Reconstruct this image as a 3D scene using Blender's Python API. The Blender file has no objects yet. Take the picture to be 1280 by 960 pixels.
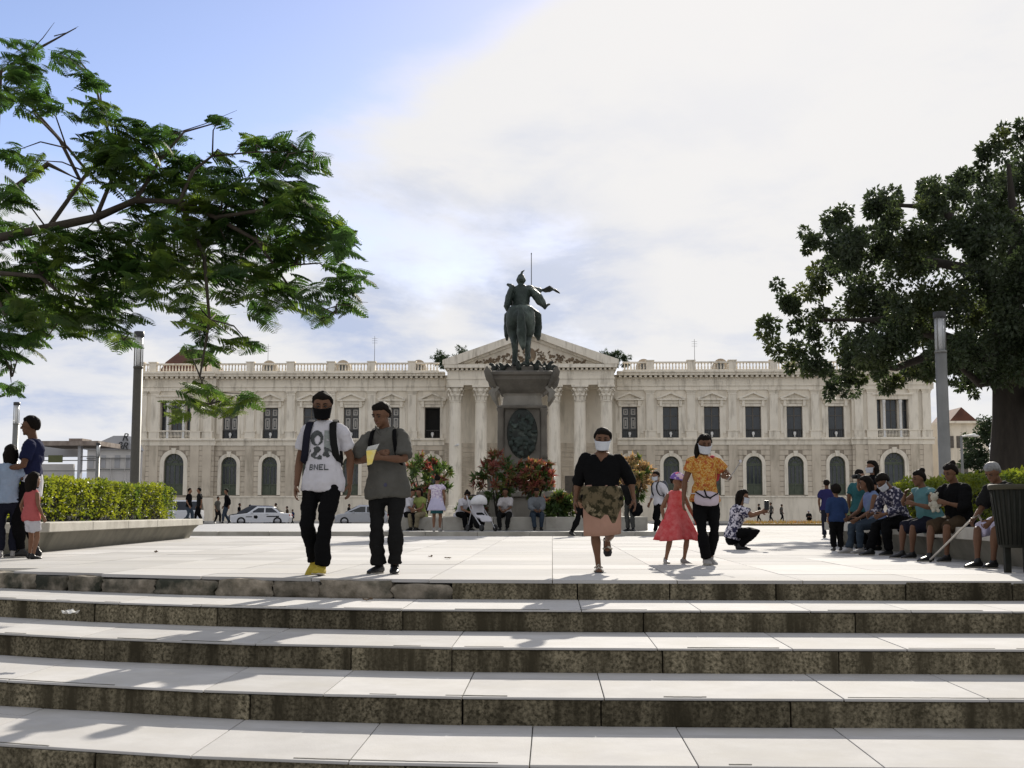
import bpy, bmesh, math, random
from mathutils import Vector, Matrix, noise
from mathutils.bvhtree import BVHTree
rad = math.radians
SC = bpy.context.scene
COL = SC.collection
random.seed(7)

# ------------------------------------------------------------------ camera
F = 1550.0                      # focal length in pixels of a 1280 px wide frame
CAMZ = 0.62                     # eye height above the plaza
PITCH = math.atan2(161.0, F)
YAW = math.atan2(50.0, F)
cam_d = bpy.data.cameras.new("camera")
cam_d.sensor_width = 36.0
cam_d.lens = F / 1280.0 * 36.0
cam_d.clip_start = 0.1
cam_d.clip_end = 6000.0
cam = bpy.data.objects.new("camera", cam_d)
COL.objects.link(cam)
cam.location = (0, 0, CAMZ)
cam.rotation_euler = (math.pi / 2 + PITCH, 0, YAW)
SC.camera = cam

# ------------------------------------------------------------------ light
SUN_EL = rad(25.0)
SUN_AZ = rad(10.6)              # to the right of +Y
sun_dir = Vector((math.sin(SUN_AZ) * math.cos(SUN_EL), math.cos(SUN_AZ) * math.cos(SUN_EL), math.sin(SUN_EL)))
GAP = Vector((-0.27, 0.74, 0.616)).normalized()
world = bpy.data.worlds.new("World")
SC.world = world
world.use_nodes = True
wn = world.node_tree.nodes
wl = world.node_tree.links
wn.clear()
w_out = wn.new("ShaderNodeOutputWorld")
w_bg = wn.new("ShaderNodeBackground")
w_bg.inputs["Strength"].default_value = 0.10
w_sky = wn.new("ShaderNodeTexSky")
w_sky.sky_type = 'NISHITA'
w_sky.sun_disc = False
w_sky.sun_elevation = SUN_EL
w_sky.sun_rotation = SUN_AZ
w_sky.altitude = 600
w_sky.air_density = 1.0
w_sky.dust_density = 0.3
w_sky.ozone_density = 2.0
w_tc = wn.new("ShaderNodeTexCoord")
w_sep = wn.new("ShaderNodeSeparateXYZ")
wl.new(w_tc.outputs["Generated"], w_sep.inputs[0])
def wmath(op, a, b=None, clamp=False):
    n = wn.new("ShaderNodeMath"); n.operation = op; n.use_clamp = clamp
    for i, v in enumerate((a, b)):
        if v is None: continue
        if isinstance(v, (int, float)): n.inputs[i].default_value = v
        else: wl.new(v, n.inputs[i])
    return n.outputs[0]
# cloud layer: direction projected on a plane overhead
zz = wmath('ADD', wmath('MAXIMUM', w_sep.outputs[2], 0.0), 0.22)
cu = wmath('DIVIDE', w_sep.outputs[0], zz)
cv = wmath('DIVIDE', w_sep.outputs[1], zz)
w_cmb = wn.new("ShaderNodeCombineXYZ")
wl.new(cu, w_cmb.inputs[0]); wl.new(cv, w_cmb.inputs[1])
w_map = wn.new("ShaderNodeVectorMath"); w_map.operation = 'ADD'
w_map.inputs[1].default_value = (3.35, 1.1, 0.0)
wl.new(w_cmb.outputs[0], w_map.inputs[0])
def wnoise(scale, detail, rough, dist):
    n = wn.new("ShaderNodeTexNoise")
    n.inputs["Scale"].default_value = scale; n.inputs["Detail"].default_value = detail
    n.inputs["Roughness"].default_value = rough; n.inputs["Distortion"].default_value = dist
    wl.new(w_map.outputs[0], n.inputs["Vector"])
    return n.outputs["Fac"]
n_big = wnoise(0.75, 8.0, 0.55, 0.25)
n_fine = wnoise(2.6, 8.0, 0.6, 0.2)
w_dot = wn.new("ShaderNodeVectorMath"); w_dot.operation = 'DOT_PRODUCT'
w_nrm = wn.new("ShaderNodeVectorMath"); w_nrm.operation = 'NORMALIZE'
wl.new(w_tc.outputs["Generated"], w_nrm.inputs[0])
wl.new(w_nrm.outputs[0], w_dot.inputs[0])
w_dot.inputs[1].default_value = sun_dir
near = wmath('POWER', wmath('MAXIMUM', w_dot.outputs["Value"], 0.0), 24.0)   # thin bright veil thickens round the sun
w_gd = wn.new("ShaderNodeVectorMath"); w_gd.operation = 'DOT_PRODUCT'       # a wide gap of open blue in the cloud deck
wl.new(w_nrm.outputs[0], w_gd.inputs[0]); w_gd.inputs[1].default_value = GAP
w_gr = wn.new("ShaderNodeMapRange"); w_gr.interpolation_type = 'SMOOTHSTEP'
w_gr.inputs["From Min"].default_value = math.cos(rad(26)); w_gr.inputs["From Max"].default_value = math.cos(rad(16))
wl.new(w_gd.outputs["Value"], w_gr.inputs["Value"])
cov = wmath('SUBTRACT', wmath('ADD', wmath('ADD', n_big, wmath('MULTIPLY', n_fine, 0.30)), wmath('MULTIPLY', near, 0.15)), wmath('MULTIPLY', w_gr.outputs[0], 0.42))
w_rmp = wn.new("ShaderNodeMapRange"); w_rmp.interpolation_type = 'SMOOTHSTEP'
w_rmp.inputs["From Min"].default_value = 0.46; w_rmp.inputs["From Max"].default_value = 0.66
wl.new(cov, w_rmp.inputs["Value"])
# cloud brightness: white, with greyer hearts where it is thickest
shade = wn.new("ShaderNodeMapRange"); shade.interpolation_type = 'SMOOTHSTEP'
shade.inputs["From Min"].default_value = 0.46; shade.inputs["From Max"].default_value = 0.72
shade.inputs["To Min"].default_value = 1.0; shade.inputs["To Max"].default_value = 0.30
wl.new(n_fine, shade.inputs["Value"])
w_cc = wn.new("ShaderNodeMix"); w_cc.data_type = 'RGBA'; w_cc.blend_type = 'MULTIPLY'
w_cc.inputs["Factor"].default_value = 1.0
w_cc.inputs[6].default_value = (4.8, 4.77, 4.78, 1)
w_sc = wn.new("ShaderNodeMix"); w_sc.data_type = 'RGBA'
w_sc.inputs[6].default_value = (0.56, 0.66, 0.90, 1); w_sc.inputs[7].default_value = (1, 1, 1, 1)
shf = shade.outputs[0]
for sd_, r0, r1, k_ in ((Vector((.0, 1.0, .19)), 5.5, 1.0, .75), (Vector((-.155, 1.0, .165)), 4.0, .8, .55), (Vector((-.42, 1.0, .10)), 4.5, .8, .4)):      # bluish undersides of the nearer cloud banks
    dn = wn.new("ShaderNodeVectorMath"); dn.operation = 'DOT_PRODUCT'; wl.new(w_nrm.outputs[0], dn.inputs[0]); dn.inputs[1].default_value = sd_.normalized()
    mr = wn.new("ShaderNodeMapRange"); mr.interpolation_type = 'SMOOTHSTEP'; mr.inputs["From Min"].default_value = math.cos(rad(r0)); mr.inputs["From Max"].default_value = math.cos(rad(r1))
    wl.new(dn.outputs["Value"], mr.inputs["Value"])
    nn_ = wn.new("ShaderNodeMapRange"); nn_.inputs["From Min"].default_value = .32; nn_.inputs["From Max"].default_value = .55; wl.new(n_fine, nn_.inputs["Value"])
    shf = wmath('SUBTRACT', shf, wmath('MULTIPLY', wmath('MULTIPLY', mr.outputs[0], nn_.outputs[0]), k_), True)
wl.new(shf, w_sc.inputs["Factor"]); wl.new(w_sc.outputs[2], w_cc.inputs[7])
w_mix = wn.new("ShaderNodeMix"); w_mix.data_type = 'RGBA'
wl.new(w_rmp.outputs[0], w_mix.inputs["Factor"])
w_tint = wn.new('ShaderNodeMix'); w_tint.data_type = 'RGBA'; w_tint.blend_type = 'MULTIPLY'; w_tint.inputs['Factor'].default_value = 1.0
w_tint.inputs[7].default_value = (0.93, 0.80, 0.84, 1)
wl.new(w_sky.outputs[0], w_tint.inputs[6])
wl.new(w_tint.outputs[2], w_mix.inputs[6])
w_br = wn.new("ShaderNodeMix"); w_br.data_type = 'RGBA'       # the deck is brightest round the sun
wl.new(near, w_br.inputs["Factor"]); wl.new(w_cc.outputs[2], w_br.inputs[6]); w_br.inputs[7].default_value = (5.1, 5.0, 4.95, 1)
wl.new(w_br.outputs[2], w_mix.inputs[7])
wl.new(w_mix.outputs[2], w_bg.inputs["Color"])
wl.new(w_bg.outputs[0], w_out.inputs["Surface"])

sun_l = bpy.data.lights.new("sun", 'SUN')
sun_l.energy = 4.5
sun_l.angle = rad(0.6)
sun_l.color = (1.0, 0.93, 0.82)
sun_o = bpy.data.objects.new("sun", sun_l)
COL.objects.link(sun_o)
sun_o.rotation_euler = sun_dir.to_track_quat('Z', 'Y').to_euler()
SC.view_settings.view_transform = 'Standard'
SC.view_settings.look = 'None'
SC.view_settings.gamma = 1.0
SC.view_settings.use_curve_mapping = False
SC.view_settings.exposure = 0.85

# ------------------------------------------------------------------ helpers
def ray(px, py):
    u = (px - 640.0) / F; v = (480.0 - py) / F
    d = Vector((u, math.cos(PITCH) - v * math.sin(PITCH), math.sin(PITCH) + v * math.cos(PITCH)))
    return Matrix.Rotation(YAW, 3, 'Z') @ d
def at(px, py, Y):
    "world point at depth Y that the photograph shows at (px, py)"
    d = ray(px, py); t = Y / d.y
    return Vector((d.x * t, Y, CAMZ + d.z * t))
def gnd(px, py, z=0.0):
    d = ray(px, py); t = (z - CAMZ) / d.z
    return Vector((d.x * t, d.y * t, z))

MATS = {}
def mat(name, c1, c2=None, rough=0.8, scale=6.0, detail=5.0, bump=0.0, bscale=None, spec=0.3, stretch=(1, 1, 1),
        c3=None, scale3=1.2, thr3=(0.52, 0.7), transl=0.0, metal=0.0, lo=0.35, hi=0.65, str3=None, rnd=0.0, alpha=None, coat=0.0):
    if name in MATS: return MATS[name]
    m = bpy.data.materials.new(name); m.use_nodes = True
    nt = m.node_tree; n = nt.nodes; l = nt.links
    b = n["Principled BSDF"]; out = n["Material Output"]
    b.inputs["Roughness"].default_value = rough
    b.inputs["Specular IOR Level"].default_value = spec
    b.inputs["Metallic"].default_value = metal
    if coat: b.inputs["Coat Weight"].default_value = coat
    c2 = c2 or tuple(x * 0.82 for x in c1)
    tc = n.new("ShaderNodeTexCoord"); mp = n.new("ShaderNodeMapping"); mp.inputs["Scale"].default_value = stretch
    l.new(tc.outputs["Object"], mp.inputs[0])
    oi = n.new("ShaderNodeObjectInfo")
    wv = n.new("ShaderNodeMath"); wv.operation = 'MULTIPLY'; wv.inputs[1].default_value = 37.0
    l.new(oi.outputs["Random"], wv.inputs[0])
    def nz(sc, det, vec):
        t = n.new("ShaderNodeTexNoise"); t.noise_dimensions = '4D'
        t.inputs["Scale"].default_value = sc; t.inputs["Detail"].default_value = det; t.inputs["Roughness"].default_value = 0.6
        l.new(vec, t.inputs["Vector"]); l.new(wv.outputs[0], t.inputs["W"])
        return t.outputs["Fac"]
    f = nz(scale, detail, mp.outputs[0])
    r = n.new("ShaderNodeMapRange"); r.inputs["From Min"].default_value = lo; r.inputs["From Max"].default_value = hi
    l.new(f, r.inputs["Value"])
    mx = n.new("ShaderNodeMix"); mx.data_type = 'RGBA'
    l.new(r.outputs[0], mx.inputs["Factor"]); mx.inputs[6].default_value = (*c1, 1); mx.inputs[7].default_value = (*c2, 1)
    col = mx.outputs[2]
    if c3:
        mp3 = n.new("ShaderNodeMapping"); mp3.inputs["Scale"].default_value = str3 or (1, 1, 1)
        l.new(tc.outputs["Object"], mp3.inputs[0])
        f3 = nz(scale3, 6.0, mp3.outputs[0])
        r3 = n.new("ShaderNodeMapRange"); r3.inputs["From Min"].default_value = thr3[0]; r3.inputs["From Max"].default_value = thr3[1]
        l.new(f3, r3.inputs["Value"])
        m3 = n.new("ShaderNodeMix"); m3.data_type = 'RGBA'
        l.new(r3.outputs[0], m3.inputs["Factor"]); l.new(col, m3.inputs[6]); m3.inputs[7].default_value = (*c3, 1)
        col = m3.outputs[2]
    if rnd:
        hs = n.new("ShaderNodeHueSaturation")
        rr = n.new("ShaderNodeMapRange"); rr.inputs["To Min"].default_value = 1 - rnd; rr.inputs["To Max"].default_value = 1 + rnd
        l.new(oi.outputs["Random"], rr.inputs["Value"]); l.new(rr.outputs[0], hs.inputs["Value"]); l.new(col, hs.inputs["Color"])
        col = hs.outputs[0]
    l.new(col, b.inputs["Base Color"])
    if bump:
        bp = n.new("ShaderNodeBump"); bp.inputs["Strength"].default_value = bump; bp.inputs["Distance"].default_value = 0.02
        l.new(nz(bscale or scale * 4, 6.0, mp.outputs[0]), bp.inputs["Height"]); l.new(bp.outputs[0], b.inputs["Normal"])
    if alpha is not None:
        b.inputs["Alpha"].default_value = alpha
    if transl:
        tr = n.new("ShaderNodeBsdfTranslucent")
        hs2 = n.new("ShaderNodeHueSaturation"); hs2.inputs["Value"].default_value = 2.2; hs2.inputs["Saturation"].default_value = 1.1
        hs2.inputs["Hue"].default_value = 0.485
        l.new(col, hs2.inputs["Color"]); l.new(hs2.outputs[0], tr.inputs[0])
        ms = n.new("ShaderNodeMixShader"); ms.inputs[0].default_value = transl
        l.new(b.outputs[0], ms.inputs[1]); l.new(tr.outputs[0], ms.inputs[2]); l.new(ms.outputs[0], out.inputs[0])
    MATS[name] = m
    return m
def glass(name, c=(0.02, 0.025, 0.03), rough=0.12):
    return mat(name, c, tuple(x * 1.6 + 0.004 for x in c), rough=rough, scale=1.5, spec=0.5)

class MB:
    "collects shapes and links them as one mesh object"
    def __init__(s): s.v = []; s.f = []; s.sm = []
    def add(s, vs, fs, smooth=False):
        o = len(s.v); s.v.extend([tuple(p) for p in vs])
        for f in fs: s.f.append(tuple(i + o for i in f)); s.sm.append(smooth)
        return s
    def box(s, x0, x1, y0, y1, z0, z1):
        return s.add([(x0, y0, z0), (x1, y0, z0), (x1, y1, z0), (x0, y1, z0), (x0, y0, z1), (x1, y0, z1), (x1, y1, z1), (x0, y1, z1)],
                     [(0, 3, 2, 1), (4, 5, 6, 7), (0, 1, 5, 4), (1, 2, 6, 5), (2, 3, 7, 6), (3, 0, 4, 7)])
    def hexa(s, b, t):
        "b, t: four corners each, counter-clockwise from above"
        return s.add(list(b) + list(t), [(0, 3, 2, 1), (4, 5, 6, 7), (0, 1, 5, 4), (1, 2, 6, 5), (2, 3, 7, 6), (3, 0, 4, 7)])
    def prism(s, poly, y0, y1):
        "poly of (x,z), counter-clockwise seen from -y; extruded along y"
        n = len(poly)
        return s.add([(x, y0, z) for x, z in poly] + [(x, y1, z) for x, z in poly],
                     [tuple(range(n)), tuple(range(2 * n - 1, n - 1, -1))] + [(i, i + n, (i + 1) % n + n, (i + 1) % n) for i in range(n)])
    def lathe(s, prof, c=(0, 0, 0), seg=16, smooth=True, sx=1.0, sy=1.0, rot=0.0):
        vs = []; fs = []
        for r, z in prof:
            for k in range(seg):
                a = 2 * math.pi * k / seg + rot
                vs.append((c[0] + r * sx * math.cos(a), c[1] + r * sy * math.sin(a), c[2] + z))
        for i in range(len(prof) - 1):
            for k in range(seg):
                k2 = (k + 1) % seg
                fs.append((i * seg + k, i * seg + k2, (i + 1) * seg + k2, (i + 1) * seg + k))
        s.add(vs, fs, smooth)
        o = len(s.v) - len(vs)
        s.f.append(tuple(o + k for k in range(seg - 1, -1, -1))); s.sm.append(False)
        o2 = o + (len(prof) - 1) * seg
        s.f.append(tuple(o2 + k for k in range(seg))); s.sm.append(False)
        return s
    def sweep(s, pts, radii, seg=10, side=(1, 0, 0), smooth=True, round_ends=True):
        pts = [Vector(p) for p in pts]
        rr = [(r, r) if isinstance(r, (int, float)) else r for r in radii]
        if round_ends and len(pts) > 1:
            d0 = (pts[0] - pts[1]).normalized(); d1 = (pts[-1] - pts[-2]).normalized()
            m0 = min(rr[0]); m1 = min(rr[-1])
            pts = [pts[0] + d0 * m0 * 0.75, pts[0] + d0 * m0 * 0.45] + pts + [pts[-1] + d1 * m1 * 0.45, pts[-1] + d1 * m1 * 0.75]
            rr = [(rr[0][0] * .45, rr[0][1] * .45), (rr[0][0] * .85, rr[0][1] * .85)] + rr + [(rr[-1][0] * .85, rr[-1][1] * .85), (rr[-1][0] * .45, rr[-1][1] * .45)]
        n = len(pts); vs = []; fs = []
        sd = Vector(side)
        for i, p in enumerate(pts):
            t = (pts[min(i + 1, n - 1)] - pts[max(i - 1, 0)])
            t = t.normalized() if t.length > 1e-9 else Vector((0, 0, 1))
            a = sd - t * sd.dot(t)
            if a.length < 0.15:
                a = Vector((0, 1, 0)) - t * t.y
                if a.length < 0.15: a = Vector((0, 0, 1)) - t * t.z
            a.normalize(); b = t.cross(a)
            for k in range(seg):
                an = 2 * math.pi * k / seg
                vs.append(p + a * (rr[i][0] * math.cos(an)) + b * (rr[i][1] * math.sin(an)))
        for i in range(n - 1):
            for k in range(seg):
                k2 = (k + 1) % seg
                fs.append((i * seg + k, i * seg + k2, (i + 1) * seg + k2, (i + 1) * seg + k))
        fs.append(tuple(range(seg - 1, -1, -1))); fs.append(tuple((n - 1) * seg + k for k in range(seg)))
        return s.add(vs, fs, smooth)
    def ell(s, c, r, R=None, seg=12, rings=8):
        c = Vector(c); vs = []; fs = []
        for i in range(rings + 1):
            th = math.pi * (i + 0.0) / rings
            th = min(max(th, 0.12), math.pi - 0.12)
            for k in range(seg):
                a = 2 * math.pi * k / seg
                p = Vector((r[0] * math.sin(th) * math.cos(a), r[1] * math.sin(th) * math.sin(a), -r[2] * math.cos(th)))
                vs.append(c + (R @ p if R else p))
        for i in range(rings):
            for k in range(seg):
                k2 = (k + 1) % seg
                fs.append((i * seg + k, i * seg + k2, (i + 1) * seg + k2, (i + 1) * seg + k))
        fs.append(tuple(range(seg - 1, -1, -1))); fs.append(tuple(rings * seg + k for k in range(seg)))
        return s.add(vs, fs, True)
    def mesh(s, name="mesh"):
        me = bpy.data.meshes.new(name)
        me.from_pydata(s.v, [], s.f)
        me.polygons.foreach_set("use_smooth", s.sm)
        me.update()
        return me
    def build(s, name, m, parent=None, bevel=0.0, loc=None):
        return obj(name, s.mesh(name), m, parent, bevel, loc)
def obj(name, me, m, parent=None, bevel=0.0, loc=None):
    if m and not me.materials: me.materials.append(m)
    o = bpy.data.objects.new(name, me)
    COL.objects.link(o)
    if parent: o.parent = parent
    if loc is not None: o.location = loc
    if bevel:
        b = o.modifiers.new("bevel", 'BEVEL'); b.width = bevel; b.segments = 2; b.limit_method = 'ANGLE'
    return o
def empty(name, loc=(0, 0, 0), rz=0.0, parent=None):
    o = bpy.data.objects.new(name, None); COL.objects.link(o); o.location = loc; o.rotation_euler = (0, 0, rz)
    o.empty_display_size = 0.2
    if parent: o.parent = parent
    return o
def tag(o, label=None, cat=None, group=None, kind=None):
    if label: o["label"] = label
    if cat: o["category"] = cat
    if group: o["group"] = group
    if kind: o["kind"] = kind
    return o
def copy_tree(o, parent=None):
    c = o.copy(); COL.objects.link(c); c.parent = parent
    for ch in [x for x in o.children]:
        copy_tree(ch, c)
    return c
TMP = bpy.data.scenes.new("bake_tmp")
def fuse(mb, voxel, smooth=4, name="body"):
    "union of overlapping closed shapes as one continuous surface"
    me = mb.mesh(name) if isinstance(mb, MB) else mb
    o = bpy.data.objects.new("tmp", me); TMP.collection.objects.link(o)
    r = o.modifiers.new("r", 'REMESH'); r.mode = 'VOXEL'; r.voxel_size = voxel; r.use_smooth_shade = True
    if smooth:
        sm = o.modifiers.new("s", 'SMOOTH'); sm.iterations = smooth; sm.factor = 0.5
    vl = TMP.view_layers[0]; vl.update()
    dg = vl.depsgraph
    out = bpy.data.meshes.new_from_object(o.evaluated_get(dg))
    out.name = name
    bpy.data.objects.remove(o); bpy.data.meshes.remove(me)
    return out
def rumple(me, amp, freq, stretch=(1, 1, 1), seed=0.0, bias=0.0):
    off = Vector((seed * 3.1, seed * 1.7, seed))
    me.update()
    nrm = [v.normal.copy() for v in me.vertices]
    for v, nn in zip(me.vertices, nrm):
        p = Vector((v.co.x * stretch[0], v.co.y * stretch[1], v.co.z * stretch[2])) * freq + off
        v.co += nn * (amp * (noise.noise(p) + 0.5 * noise.noise(p * 2.3) + bias))
    me.update()
    return me
def join_meshes(ms, name):
    bm = bmesh.new()
    for m in ms: bm.from_mesh(m)
    me = bpy.data.meshes.new(name); bm.to_mesh(me); bm.free()
    me.polygons.foreach_set("use_smooth", [True] * len(me.polygons))
    for m in ms: bpy.data.meshes.remove(m)
    return me
# ------------------------------------------------------------------ ground, stairs
m_tread = mat("pale_stone", (0.43, 0.42, 0.408), (0.37, 0.36, 0.35), spec=0.08, rough=0.9, scale=3.0, bump=0.12, bscale=60, c3=(0.37, 0.355, 0.33), scale3=1.9, thr3=(0.46, 0.74), rnd=0.09)
m_paver = mat("plaza_stone", (0.42, 0.41, 0.40), (0.375, 0.365, 0.355), spec=0.08, rough=0.92, scale=1.2, bump=0.08, bscale=40, c3=(0.39, 0.375, 0.35), scale3=0.7, thr3=(0.44, 0.70), rnd=0.13)
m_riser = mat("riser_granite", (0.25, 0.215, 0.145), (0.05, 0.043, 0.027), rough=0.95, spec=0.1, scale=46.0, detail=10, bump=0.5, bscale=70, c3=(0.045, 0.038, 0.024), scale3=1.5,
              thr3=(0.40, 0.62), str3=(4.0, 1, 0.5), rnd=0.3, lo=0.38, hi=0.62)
m_rubble = mat("old_rubble", (0.32, 0.275, 0.215), (0.10, 0.085, 0.06), rough=0.9, scale=7.0, bump=0.6, bscale=30, c3=(0.03, 0.032, 0.022), scale3=3.0, thr3=(0.45, 0.62), rnd=0.2)
m_joint = mat("joint_mortar", (0.10, 0.095, 0.085), (0.06, 0.058, 0.05), rough=0.95, scale=9)
m_gpave = mat("grey_paving", (0.26, 0.26, 0.26), (0.20, 0.20, 0.205), rough=0.75, scale=1.0, bump=0.1)
m_asph = mat("asphalt", (0.055, 0.055, 0.057), (0.042, 0.042, 0.044), rough=0.85, scale=2.0, bump=0.15, bscale=50)
m_walk = mat("sidewalk_concrete", (0.36, 0.34, 0.31), (0.30, 0.29, 0.26), rough=0.85, scale=0.8)
m_earth = mat("lawn_earth", (0.16, 0.10, 0.05), (0.10, 0.085, 0.035), rough=0.95, scale=1.5)
m_land = mat("land", (0.12, 0.115, 0.09), (0.08, 0.09, 0.05), rough=0.95, scale=0.05)
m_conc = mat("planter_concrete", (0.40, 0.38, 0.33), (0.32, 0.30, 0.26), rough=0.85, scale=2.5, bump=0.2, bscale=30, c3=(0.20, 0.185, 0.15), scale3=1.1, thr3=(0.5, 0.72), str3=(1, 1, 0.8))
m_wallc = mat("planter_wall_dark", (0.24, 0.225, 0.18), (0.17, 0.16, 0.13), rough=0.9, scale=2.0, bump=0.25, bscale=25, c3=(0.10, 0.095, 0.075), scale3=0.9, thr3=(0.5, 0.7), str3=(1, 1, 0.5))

def edge_y(x):
    "plan line of the top step: straight, bending away on the left"
    if x > 0: return 11.6
    if x > -6.0: return 11.6 + 0.048 * x * x
    return 11.6 + 0.048 * 36 + 0.58 * (-6.0 - x)
TREAD = 1.2; RISE = 0.18

land = MB(); land.box(-1500, 1500, -60, 3000, -3.0, -1.3)
tag(land.build("terrain", m_land), "dry ground stretching away below the paved plaza", "terrain", kind="structure")
low = MB(); low.box(-30, 30, -14, 7.0, -1.29, -1.08)
tag(low.build("lower_pavement", m_tread), kind="structure")

stairs = tag(empty("stairs", (0, 11.6, 0)), "wide pale stone stairs with dark granite risers rising to the plaza", "stairs", kind="structure")
def slab(mb, x0, x1, yf, depth, z0, z1, gap=0.004):
    a, b = x0 + gap, x1 - gap
    ya, yb = yf(a), yf(b)
    dz = random.uniform(-0.0015, 0.0015)
    mb.hexa([(a, ya, z0), (b, yb, z0), (b, yb + depth, z0), (a, ya + depth, z0)],
            [(a, ya, z1 + dz), (b, yb, z1 + dz), (b, yb + depth, z1 + dz), (a, ya + depth, z1 + dz)])
OFF = Vector((0, -11.6, 0))
def shift(mb): mb.v = [(x, y - 11.6, z) for x, y, z in mb.v]; return mb
XL, XR = -9.0, 10.0
for k in range(0, 6):
    yf = (lambda x, k=k: edge_y(x) - k * TREAD)
    ztop = -k * RISE
    # core under the stones
    if k:
        core = MB()
        xs = [XL + i * (XR - XL) / 24 for i in range(25)]
        for a, b in zip(xs, xs[1:]):
            core.hexa([(a, yf(a) + 0.16, -1.2), (b, yf(b) + 0.16, -1.2), (b, yf(b) + TREAD + 0.4, -1.2), (a, yf(a) + TREAD + 0.4, -1.2)],
                      [(a, yf(a) + 0.16, ztop - 0.018), (b, yf(b) + 0.16, ztop - 0.018), (b, yf(b) + TREAD + 0.4, ztop - 0.018), (a, yf(a) + TREAD + 0.4, ztop - 0.018)])
        shift(core).build("stair_core", m_joint, stairs)
        x = XL + random.uniform(0, 0.4)
        while x < XR:
            w = random.choice((0.82, 0.9, 0.98, 1.5))
            mb = MB(); e = random.uniform(-0.006, 0.006)
            slab(mb, x, x + w, lambda q: yf(q) - 0.008 + e, TREAD - 0.27, ztop - 0.016, ztop, 0.003)
            mb2 = MB(); slab(mb2, x, x + w, lambda q: yf(q) + TREAD - 0.275, 0.30, ztop - 0.016, ztop, 0.003); shift(mb2).build("tread_slab", m_tread, stairs, bevel=0.004)
            shift(mb).build("tread_slab", m_tread, stairs, bevel=0.004)
            x += w
    if k:
        st_ = MB(); xx = XL
        while xx < XR:
            ln = random.uniform(.1, .55)
            if random.random() < .45:
                q0 = 0
                while q0 < ln:
                    a_, b_ = xx + q0, xx + min(q0 + .06, ln); o0 = random.uniform(-.003, .003)
                    st_.hexa([(a_, yf(a_) + .035 + o0, ztop), (b_, yf(b_) + .035 + o0, ztop), (b_, yf(b_) + .05 + o0, ztop), (a_, yf(a_) + .05 + o0, ztop)],
                             [(a_, yf(a_) + .035 + o0, ztop + .004), (b_, yf(b_) + .035 + o0, ztop + .004), (b_, yf(b_) + .05 + o0, ztop + .004), (a_, yf(a_) + .05 + o0, ztop + .004)]); q0 += .06
            xx += ln
        tag(shift(st_).build("worn_grip_strip", mat("grip_strip", (.12, .115, .10), (.2, .19, .17), rough=.95, scale=20), stairs), kind="stuff")
    x = XL
    while x < XR:
        rough = (k == 0 and x < -1.35)
        w = random.uniform(0.35, 0.85) if rough else random.uniform(0.7, 2.1)
        if k == 0 and not rough: w = random.uniform(0.5, 1.5)
        e = random.uniform(-0.012, 0.012)
        zt = ztop - 0.019 if k else (-0.012 if not rough else random.uniform(-0.055, -0.02))
        if rough:
            bm = bmesh.new(); bmesh.ops.create_cube(bm, size=1.0)
            bmesh.ops.subdivide_edges(bm, edges=bm.edges[:], cuts=4, use_grid_fill=True)
            sd = random.uniform(0, 50)
            y0 = yf(x + w / 2)
            for v in bm.verts:
                c = v.co.copy()
                q = c.normalized() * 0.62
                c = c.lerp(q, 0.22)
                c += Vector((noise.noise(c * 3 + Vector((sd, 0, 0))), noise.noise(c * 3 + Vector((0, sd, 0))), noise.noise(c * 3 + Vector((0, 0, sd))))) * 0.10
                xx = x + w / 2 + c.x * w * 1.02
                v.co = Vector((xx, edge_y(xx) + 0.11 + c.y * 0.26 - 11.6, (zt - 0.185) / 2 + c.z * (zt + 0.195)))
            me = bpy.data.meshes.new("riser_stone"); bm.to_mesh(me); bm.free()
            me.polygons.foreach_set("use_smooth", [True] * len(me.polygons))
            obj("riser_stone", me, m_rubble, stairs)
        else:
            mb = MB()
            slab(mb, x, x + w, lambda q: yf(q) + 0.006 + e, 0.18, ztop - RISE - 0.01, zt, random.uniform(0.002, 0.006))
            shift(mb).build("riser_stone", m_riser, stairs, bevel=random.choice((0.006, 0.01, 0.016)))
        x += w

plaza = tag(empty("plaza", (0, 20, 0)), "sunlit pale stone plaza pavement in front of the palace", "plaza", kind="structure")
bed = MB()
xs = [-16 + i * 1.0 for i in range(41)]
for a, b in zip(xs, xs[1:]):
    bed.hexa([(a, edge_y(a) + 0.19, -1.2), (b, edge_y(b) + 0.19, -1.2), (b, 60, -1.2), (a, 60, -1.2)],
             [(a, edge_y(a) + 0.19, -0.008), (b, edge_y(b) + 0.19, -0.008), (b, 60, -0.008), (a, 60, -0.008)])
bed.box(-60, -16, 14, 60, -1.2, -0.009); bed.box(24, 60, 11.8, 60, -1.2, -0.009)
bed.v = [(x, y - 20, z) for x, y, z in bed.v]
bed.build("paving_bed", m_joint, plaza)
cells = []
PW = 1.15
for i in range(-9, 12):
    for j in range(0, 43):
        xa, xb = i * PW, (i + 1) * PW
        y0, y1 = 11.6 + j * PW, 11.6 + (j + 1) * PW
        fa, fb = max(y0, edge_y(xa) - 0.004), max(y0, edge_y(xb) - 0.004)
        if y1 - fa < 0.08 or y1 - fb < 0.08: 
            continue
        cells.append((y0, xa, xb, fa, fb, y1))
cells.sort()
far = MB()
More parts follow.
